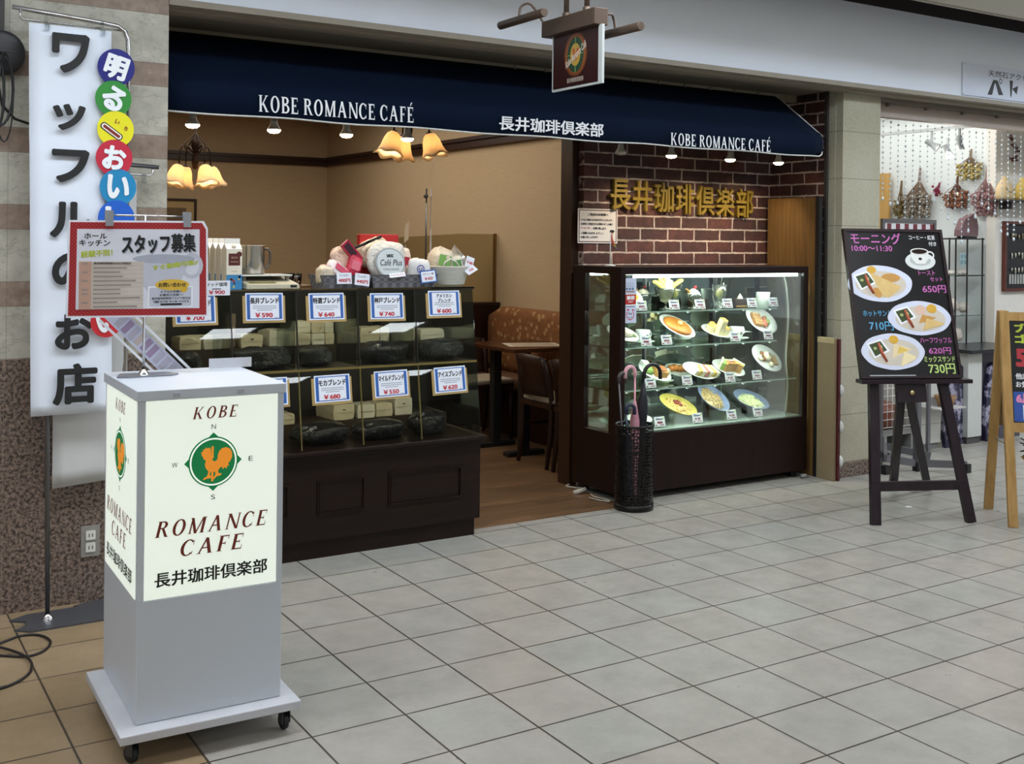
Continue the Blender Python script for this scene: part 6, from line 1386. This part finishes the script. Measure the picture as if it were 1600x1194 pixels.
# strings of crystal beads hanging before the shop
rr = srand(3); m2 = MB()
for i in range(40):
    x = 4.02 + i * .075; zz = 2.25 - rr.uniform(0, .02); zb = 1.62 + .12 * math.sin(i * .9) + rr.uniform(-.05, .05)
    m2.tube([(x, .46, 2.26), (x, .46, zb)], .0007, 3, cap=False)
    while zz > zb: m2.ball((x, .46, zz), .0062 if rr.random() < .85 else .0085, 6); zz -= .034
    m2.ball((x, .46, zb), (.011, .007, .014), 8)
m2.build('bead_curtain', P('#cfdbe0', .08, var=.25, scale=120, spec=1), None, label='curtain of clear crystal bead strings hanging across the bright shop front', cat='bead curtain', kind='stuff')
# dried flower bundles on the wall
def bundle(x, y, z, h, w_, c1, c2, label, n, seed, spread=1.0):
    o = thing('dried_bouquet', label, 'dried flowers', (x, y, z), 'dried bouquets on the shop wall'); rr = srand(seed)
    st_ = MB(); fl = MB(); fk = MB()
    for q in range(n):
        a = rr.uniform(-1, 1); b_ = rr.uniform(-.35, .35); t_ = rr.uniform(.55, 1.0); shape = math.sin(min(1, t_ * 1.05) * 2.4) ** .8
        e = V((x - .05 + b_ * .08, y + a * w_ / 2 * shape * spread, z - h * t_))
        st_.tube([V((x - .02, y + a * .008, z - .002)), V((x - .03, y + a * .012, z - h * .28)), e], .0022, 4, cap=False)
        for r_ in range(3): fl.ball(e + V((rr.uniform(-.012, .012), rr.uniform(-.02, .02), rr.uniform(-.02, .02))), rr.uniform(.006, .013), 6)
    st_.build('stems', c1, o); fl.build('flower_heads', c2, o)
DRY = P('#7d6a58', .8, var=.3)
bundle(5.985, 1.615, 2.085, .42, .27, DRY, P('#8f8678', .8, var=.3, scale=60), 'large grey dried bouquet hanging on the shop wall', 150, 1)
bundle(5.985, 1.80, 1.985, .32, .10, P('#6a5638', .8), P('#7a6a40', .8, var=.3), 'slim dried bouquet beside the wooden panel on the shop wall', 40, 2)
bundle(5.985, 1.135, 2.21, .24, .22, DRY, P('#b3a468', .8, var=.3), 'yellow dried bouquet highest on the shop wall', 80, 3)
bundle(5.985, 1.255, 2.0, .25, .20, P('#5f4030', .8), P('#8a5c44', .8, var=.4), 'reddish brown dried bouquet below the yellow one', 80, 4)
bundle(5.985, .985, 2.08, .40, .22, P('#8c6a66', .8), P('#977474', .8, var=.3), 'pinkish feathery dried bouquet at the wall corner', 130, 5)
for y, z in ((1.265, 1.86), (1.235, 1.845)): MB().ball((5.94, y, z), (.012, .018, .024), 10).build('shell_flower', P('#efe8d8', .5), None, label=('left' if y > 1.25 else 'right') + ' white seed head on the reddish dried bouquet', cat='dried flower')
bundle(5.985, 1.425, 1.955, .10, .06, P('#7a2c40', .7), P('#8c2848', .7), 'tiny crimson flower sprig on the shop wall', 14, 7)
MB().box(5.93, 5.955, 1.905, 2.05, 1.5, 2.05).build('wall_board', WOOD('#b8904e', '#cfa868', .5, (3, 20, 2)), None, label='light wooden panel hung with beads on the shop wall by the pillar', cat='panel')
o = thing('dried_sprig', 'dark berry sprig garland on the cream partition wall', 'dried flowers', (6.1, .885, 2.12)); rr = srand(9)
MB().tube(spl([(6.025, .893, 2.385), (6.065, .885, 2.34), (6.09, .885, 2.29), (6.16, .885, 2.21), (6.16, .885, 2.12)]), .002, 5).build('twig', P('#4a3428'), o); m2 = MB()
for c_ in ((6.09, 2.29), (6.13, 2.24), (6.18, 2.20), (6.15, 2.13), (6.10, 2.125)):
    for q in range(7): m2.ball((c_[0] + rr.uniform(-.03, .03), .875, c_[1] + rr.uniform(-.018, .018)), rr.uniform(.007, .012), 6)
m2.build('berries', P('#4a1f22', .5), o)
# wall shelf with busts and framed board
o = thing('wall_shelf', 'thin dark wall shelf with bracket on the cream partition', 'shelf', (6.35, .8, 1.79)); MB().box(5.735, 7.0, .70, .899, 1.783, 1.792).build('board', WBD, o)
for x in (6.0, 6.5): MB().box(x - .008, x + .008, .80, .899, 1.725, 1.783).build('bracket', WBD, o)
def bust(x, y, z, c_, label, s_=1):
    o = thing('necklace_bust', label, 'display bust', (x, y, z), 'necklace busts on the shelf')
    MB().lathe([(0, 0), (.085, 0), (.092, .03), (.085, .085), (.062, .125), (.038, .15), (.034, .178), (.0, .182)], 26, (x, y, z), sy=.62).build('torso', P(c_, .7), o)
    MB().tube([(x + .062 * math.cos(a), y - .045 - .012 * math.sin(-a), z + .118 + .062 * math.sin(a)) for a in [R(q) for q in range(200, 345, 12)]], .003, 6).build('necklace', P('#8a7a50', .3, .6), o)
bust(5.895, .79, 1.7925, '#cdb489', 'sand coloured necklace bust at the left end of the wall shelf'); bust(6.13, .79, 1.7925, '#d8b860', 'yellow necklace bust at the right of the wall shelf')
o = thing('jewelry_frame', 'brown framed black jewelry board hanging on the cream partition', 'display board', (6.25, .88, 1.08)); fr = FR((0, .898, 0))
MB().frame(fr, 6.027, 6.75, 1.083, 1.632, .022, 0, .03).build('frame', WOOD('#4c241a', '#643226', .4, (20, 20, 3)), o); MB().rect(fr, 6.045, 6.73, 1.10, 1.615, 0, .012).build('black_board', P('#1c1b1c', .6), o)
rr = srand(12); 
for z in (1.52, 1.37, 1.25): 
    m2 = MB()
    for q in range(9): m2.ball((6.13 + q * .045, .878, z + rr.uniform(-.01, .01)), (.012, .006, rr.uniform(.014, .03)), 8)
    m2.build('jewelry_row', P('#b8b4a4' if z < 1.5 else '#8a7c60', .3, .5), o)
m2 = MB(); [m2.box(6.10 + q * .035, 6.122 + q * .035, .880, .884, 1.14, 1.215) for q in range(14)]; m2.build('jewelry_cards', P('#a9a9a4', .4), o)
# black wire shelving with minerals
sh = thing('shelving_rack', 'thin black shelving rack with glass shelves of minerals', 'rack', (5.85, 1.1, 0))
for x, y in ((5.60, 1.0), (5.93, 1.0), (5.93, 1.30), (5.74, 1.0)): MB().box(x - .0045, x + .0045, y - .0045, y + .0045, 0, 1.50).build('post', BLK, sh)
for z in (.66, .90, 1.21, 1.495): MB().box(5.58, 5.94, .99, 1.31, z - .01, z).build('glass_shelf', BLK if z > 1.4 else GLASS('#d8e4e0', 1.4), sh)
MB().box(5.58, 5.94, .985, .99, 1.20, 1.21).build('shelf_edge', BLK, sh)
MB().poly([(5.685, 1.51), (5.69, 1.56), (5.74, 1.645), (5.82, 1.675), (5.86, 1.69), (5.89, 1.64), (5.905, 1.58), (5.90, 1.515)], FR((0, 1.05, 0)), -.03, .03).build('stone_slab', P('#745a5e', .8, var=.25, scale=30), None, label='purplish flat stone slab standing on the black rack', cat='stone')
MB().box(5.72, 5.86, 1.0, 1.08, 1.4955, 1.512).build('slab_stand', BLK, None, label='black stand under the purplish stone slab', cat='stand')
rr = srand(21)
for i in range(7): MB().ball((5.63 + i * .045, 1.04 + rr.uniform(0, .1), 1.2105 + .016), (.02, .018, .018), 9, 0, .3, i).build('white_stone', P('#dcd6cc', .4), None, label='small white stone in the row on the upper glass shelf', cat='stone', group='small white stones on the glass shelf')
for i, (x, z, r_, l) in enumerate(((5.70, .9005, .075, 'large pale crystal cluster on the middle glass shelf'), (5.73, .6605, .085, 'large pinkish crystal cluster on the lowest glass shelf'), (5.86, .9005, .05, 'smaller pale crystal on the middle glass shelf'))):
    MB().ball((x, 1.12, z + r_ * .93), (r_, r_ * .8, r_ * .75), 14, 0, .25, i).build('crystal_cluster', P('#d8cdc0', .4, var=.15, scale=40), None, label=l, cat='crystal')
o = thing('photo_stand', 'pale blue square card leaning on the rack', 'card', (5.80, 1.06, 1.21)); MB().rect(FR((5.83, 1.10, 1.33)), -.05, .05, -.05, .05, 0, .004).build('card', P('#b7cdd0', .5), o); m2 = MB(); fr = FR((5.83, 1.096, 1.33)); [m2.rect(fr, a, a + .03, b_, b_ + .03, 0, .001) for a in (-.038, .008) for b_ in (-.038, .008)]; m2.build('squares', P('#8fb0b6'), o)
o = thing('striped_board', 'grey framed board with dark red and white stripes behind the menu board', 'board', (4.15, .33, 0)); fr = FR((0, .33, 0))
MB().rect(fr, 3.93, 4.44, 1.2, 1.595, 0, .012).build('backing', P('#cfcfd0'), o); m2 = MB(); [m2.rect(fr, 3.97 + q * .085, 4.01 + q * .085, 1.22, 1.575, .012, .013) for q in range(6)]; m2.build('stripes', P('#6a2228'), o); MB().frame(fr, 3.92, 4.45, 1.18, 1.605, .022, 0, .02).build('frame', P('#5a5654', .4), o)
for x in (3.95, 4.42): MB().box(x - .012, x + .012, .325, .345, 0, 1.2).build('leg', P('#77757a', .35, .6), o)
# floor level goods
sd = thing('metal_stand', 'grey metal stand with a round cap seen between the easel legs', 'stand', (4.12, .18, 0)); GM = P('#77777c', .35, .6)
MB().box(4.10, 4.135, .17, .205, .06, .95).build('pole', GM, sd); MB().bar((4.118, .187, .05), (3.86, .22, .10), .045, .02, 0, (0, 0, 1)).build('foot', GM, sd); MB().bar((4.118, .187, .05), (4.36, .0, .05), .045, .02, 0, (0, 0, 1)).build('foot', GM, sd); MB().bar((3.86, .22, .10), (4.2, .50, .10), .045, .02, 0, (0, 0, 1)).build('foot', GM, sd); MB().bar((4.2, .50, .10), (4.4, .3, .05), .045, .02, 0, (0, 0, 1)).build('foot', GM, sd)
for p_ in ((3.86, .22), (4.36, .0), (4.12, .187), (4.2, .5)): MB().box(p_[0] - .02, p_[0] + .02, p_[1] - .02, p_[1] + .02, 0, .055).build('caster', BLK, sd)
MB().ball((4.10, .168, .29), (.012, .006, .012), 10).build('cap', P('#d8d8d6'), sd)
o = thing('concrete_block', 'grey hollow concrete block on the floor beside the pillar', 'block', (4.42, .68, 0)); m2 = MB().box(4.20, 4.63, .61, .76, 0, .035).box(4.20, 4.63, .61, .76, .135, .165)
for x in (4.20, 4.32, 4.46, 4.60): m2.box(x, x + .03, .61, .76, .035, .135)
m2.build('block', P('#8c8c88', .9, var=.15, scale=60), o); MB().box(4.21, 4.62, .755, .765, .03, .14).build('hollow_shade', BLK, o)  # black sheet closing the cells stands in for their inner shade
o = thing('round_leather_stool', 'rust brown round leather cushion on the concrete block', 'cushion', (4.42, .69, .1655)); MB().lathe([(0, 0), (.17, 0), (.205, .04), (.205, .13), (.17, .17), (0, .175)], 30, (4.42, .82, .166), sy=.9).build('cushion', P('#6e3320', .4, var=.15), o); MB().ring(FR((4.50, .635, .255)), 0, 0, .06, .075, .006, .006, .0, 0, 26, 60, 300).build('seam', P('#a88a6a', .5), o)
o = thing('wire_basket', 'white wire mesh panel basket in front of the brown cushion', 'basket', (4.42, .58, .17)); m2 = MB()
for q in range(9): x = 4.22 + q * .05; m2.tube([(x, .585, .20), (x, .585, .52)], .0028, 5)
for q in range(7): z = .20 + q * .053; m2.tube([(4.20, .585, z), (4.64, .585, z)], .0028, 5)
m2.build('wire_mesh', P('#d8d8d2', .4), o)
for x in (4.20, 4.64): MB().tube([(x, .585, 0), (x, .585, .53)], .005, 6).build('leg', P('#c8c8c2', .4), o)
o = thing('white_cabinet', 'white panelled cabinet block between the easel legs', 'cabinet', (4.80, .75, 0)); MB().box(4.665, 4.93, .62, .95, .045, .70).build('body', P('#c8c8c0', .6, var=.04), o); MB().box(4.68, 4.92, .635, .94, 0, .045).build('plinth', P('#7a7a78', .6), o)
m2 = MB(); fr = FR((0, .62, 0)); [m2.rect(fr, 4.67, 4.925, z, z + .004, 0, .001) for z in (.18, .36, .54)]; m2.rect(fr, 4.795, 4.799, .05, .69, 0, .001); m2.build('panel_joints', P('#8a8a84'), o)
o = thing('white_cabinet', 'tall white cabinet end right of the dark agate slabs', 'cabinet', (5.32, .78, 0)); MB().box(5.235, 5.395, .62, .95, .05, .655).build('body', P('#c4c6c0', .6, var=.04), o); MB().box(5.24, 5.39, .63, .94, 0, .05).build('plinth', P('#4a4846', .6), o)
MB().box(5.19, 6.0, .56, .99, .66, .685).build('counter_top', P('#262428', .25), None, label='black counter top over the white cabinets in the shop', cat='counter')
o = thing('display_counter', 'dark sided counter base in the shop right of the white cabinet', 'counter', (5.7, .8, 0)); MB().box(5.41, 5.92, .66, .97, 0, .655).build('base', P('#4a4650', .5), o)
AG = NT('banded_agate'); AG.set(.2); AG.base(AG.ramp(AG.noise(9, 5, None, .6), [(.3, lin('#1c1828')), (.5, lin('#2e2a44')), (.58, lin('#a8a4b8')), (.66, lin('#3a3450'))])); AG = AG.m
for x0, h_, y_, l in ((4.945, .50, .60, 'large dark purple agate slab standing beside the white cabinet'), (5.08, .60, .66, 'second dark purple agate slab behind the first'), (5.44, .58, .62, 'dark agate slab against the counter base at the right')):
    pts = [(x0 + .02, 0), (x0, .12), (x0 + .015, h_ * .6), (x0 + .05, h_ * .93), (x0 + .10, h_), (x0 + .16, h_ * .92), (x0 + .185, h_ * .6), (x0 + .18, .15), (x0 + .165, 0)]
    MB().poly(pts, FR((0, y_, .0)), -.03, .0).build('agate_slab', AG, None, label=l, cat='stone', group=None)
o = thing('wicker_bowl', 'small wicker bowl of pale stones on a wire shelf', 'bowl', (4.99, .52, .30)); MB().lathe([(0, 0), (.05, 0), (.075, .075), (.07, .075), (.046, .006), (0, .006)], 22, (4.86, .53, .315)).build('bowl', P('#8c6a48', .7, var=.2, scale=60), o)
MB().ball((4.85, .53, .395), (.04, .035, .025), 10, 0, .25, 1).build('stones', P('#9ab0bc', .5), o); MB().box(4.70, 4.98, .45, .615, .305, .3145).build('wire_shelf', P('#b8b8b4', .4), o); MB().box(4.71, 4.72, .60, .62, .25, .31).build('bracket', P('#b8b8b4', .4), o)

# ------------------------------------------------------------------ hanging blade sign
hs = thing('hanging_sign', 'brown hanging sign with a green and gold emblem below two tube lamps', 'hanging sign', (.90, -.56, 2.09)); BZ = P('#5c4c40', .4, .4)
hx = .90
MB().box(hx - .035, hx + .035, -.742, -.348, 2.332, 2.402).build('beam', BZ, hs, bevel=.003)
for y in (-.49, -.64): MB().tube([(hx, y, 2.40), (hx, y, 3.4 if y < -.85 else 2.93)], .0115, 12).build('rod', BZ, hs); MB().lathe([(.018, 2.402), (.018, 2.42), (.012, 2.424)], 14, (hx, y, 0)).build('rod_collar', BZ, hs)
SF = FR((hx - .006, -.575, 2.205), (0, -1, 0))
MB().rect(SF, -.182, .182, -.115, .128, -.012, 0).build('acrylic_panel', P('#b9beba', .2), hs, label='clear acrylic edge panel')
sf = MB().rect(SF, -.172, .156, -.106, .126, 0, .001).build('sign_face', P('#2c100e', .35, var=.1), hs, label='dark red brown sign face')
def halo():
    t = NT('orange_sunburst_print'); x, y, z = t.sep()
    r_ = t.math('SQRT', t.math('ADD', t.math('POWER', t.math('DIVIDE', t.math('ADD', y, .011), .088), 2), t.math('POWER', t.math('DIVIDE', t.math('SUBTRACT', z, .141), .098), 2)))
    t.base(t.ramp(r_, [(.55, lin('#b0642c')), (1.0, lin('#2c100e'))])); t.set(.35); return t.m
hz = MB().ell(FR(SF.p(0, 0, .001), (0, -1, 0)), -.004, .026, .088, .094, 0, .0006).build('sunburst', halo(), sf)
hz.location = (0, 0, 0)
MB().ell(SF, -.004, .026, .060, .076, .0018, .0024).build('green_disc', P('#24402a', .4), sf); MB().ell(SF, -.004, .026, .037, .048, .0024, .003).build('gold_disc', P('#a88a3a', .4), sf)
MB().poly([(-.004 + a * .055, .028 + b_ * .06) for a, b_ in ROO], SF, .003, .0034).build('rooster', P('#a4502c', .4), sf)
m2 = MB(); [m2.rect(SF, -.0055, -.0025, a, b_, .0024, .003) for a, b_ in ((.076, .10), (-.05, -.024))]; m2.rect(SF, -.062, -.042, .025, .028, .0024, .003).rect(SF, .034, .054, .025, .028, .0024, .003); m2.build('compass_marks', P('#7a9a5a'), sf)
MB().text('Kobe Romance Café', SF.at(.002, .026, R(28)), 0, 0, .030, .165, c=.0042, bold=.02, shear=.35).build('script_lettering', P('#cfc6b4'), sf)
MB().text('長井珈琲倶楽部', SF, -.004, -.080, .021, .120, c=.0026, bold=.02).build('shop_name', P('#a89c8c'), sf)
for sx_, y0_, y1_, zc in ((-1, -.155, -.515, 2.405), (1, -.53, -.84, 2.325)):
    xx = hx + sx_ * (.13 if sx_ < 0 else .13)
    MB().tube([(xx, y0_, zc), (xx, y0_ - .004, zc), (xx, y1_ + .004, zc), (xx, y1_, zc)], [.012, .0185, .0185, .017], 16).build('tube_lamp', BZ, hs)
    ym = (y0_ + y1_) / 2; MB().tube(spl([(xx, ym + .02, zc + .015), (xx + .01 * -sx_, ym + .02, zc + .06), (xx - sx_ * .05, ym, zc + .068), (hx + sx_ * .02, ym - .03 if sx_ < 0 else ym + .08, 2.375)]), .0055, 8).build('lamp_arm', BZ, hs)
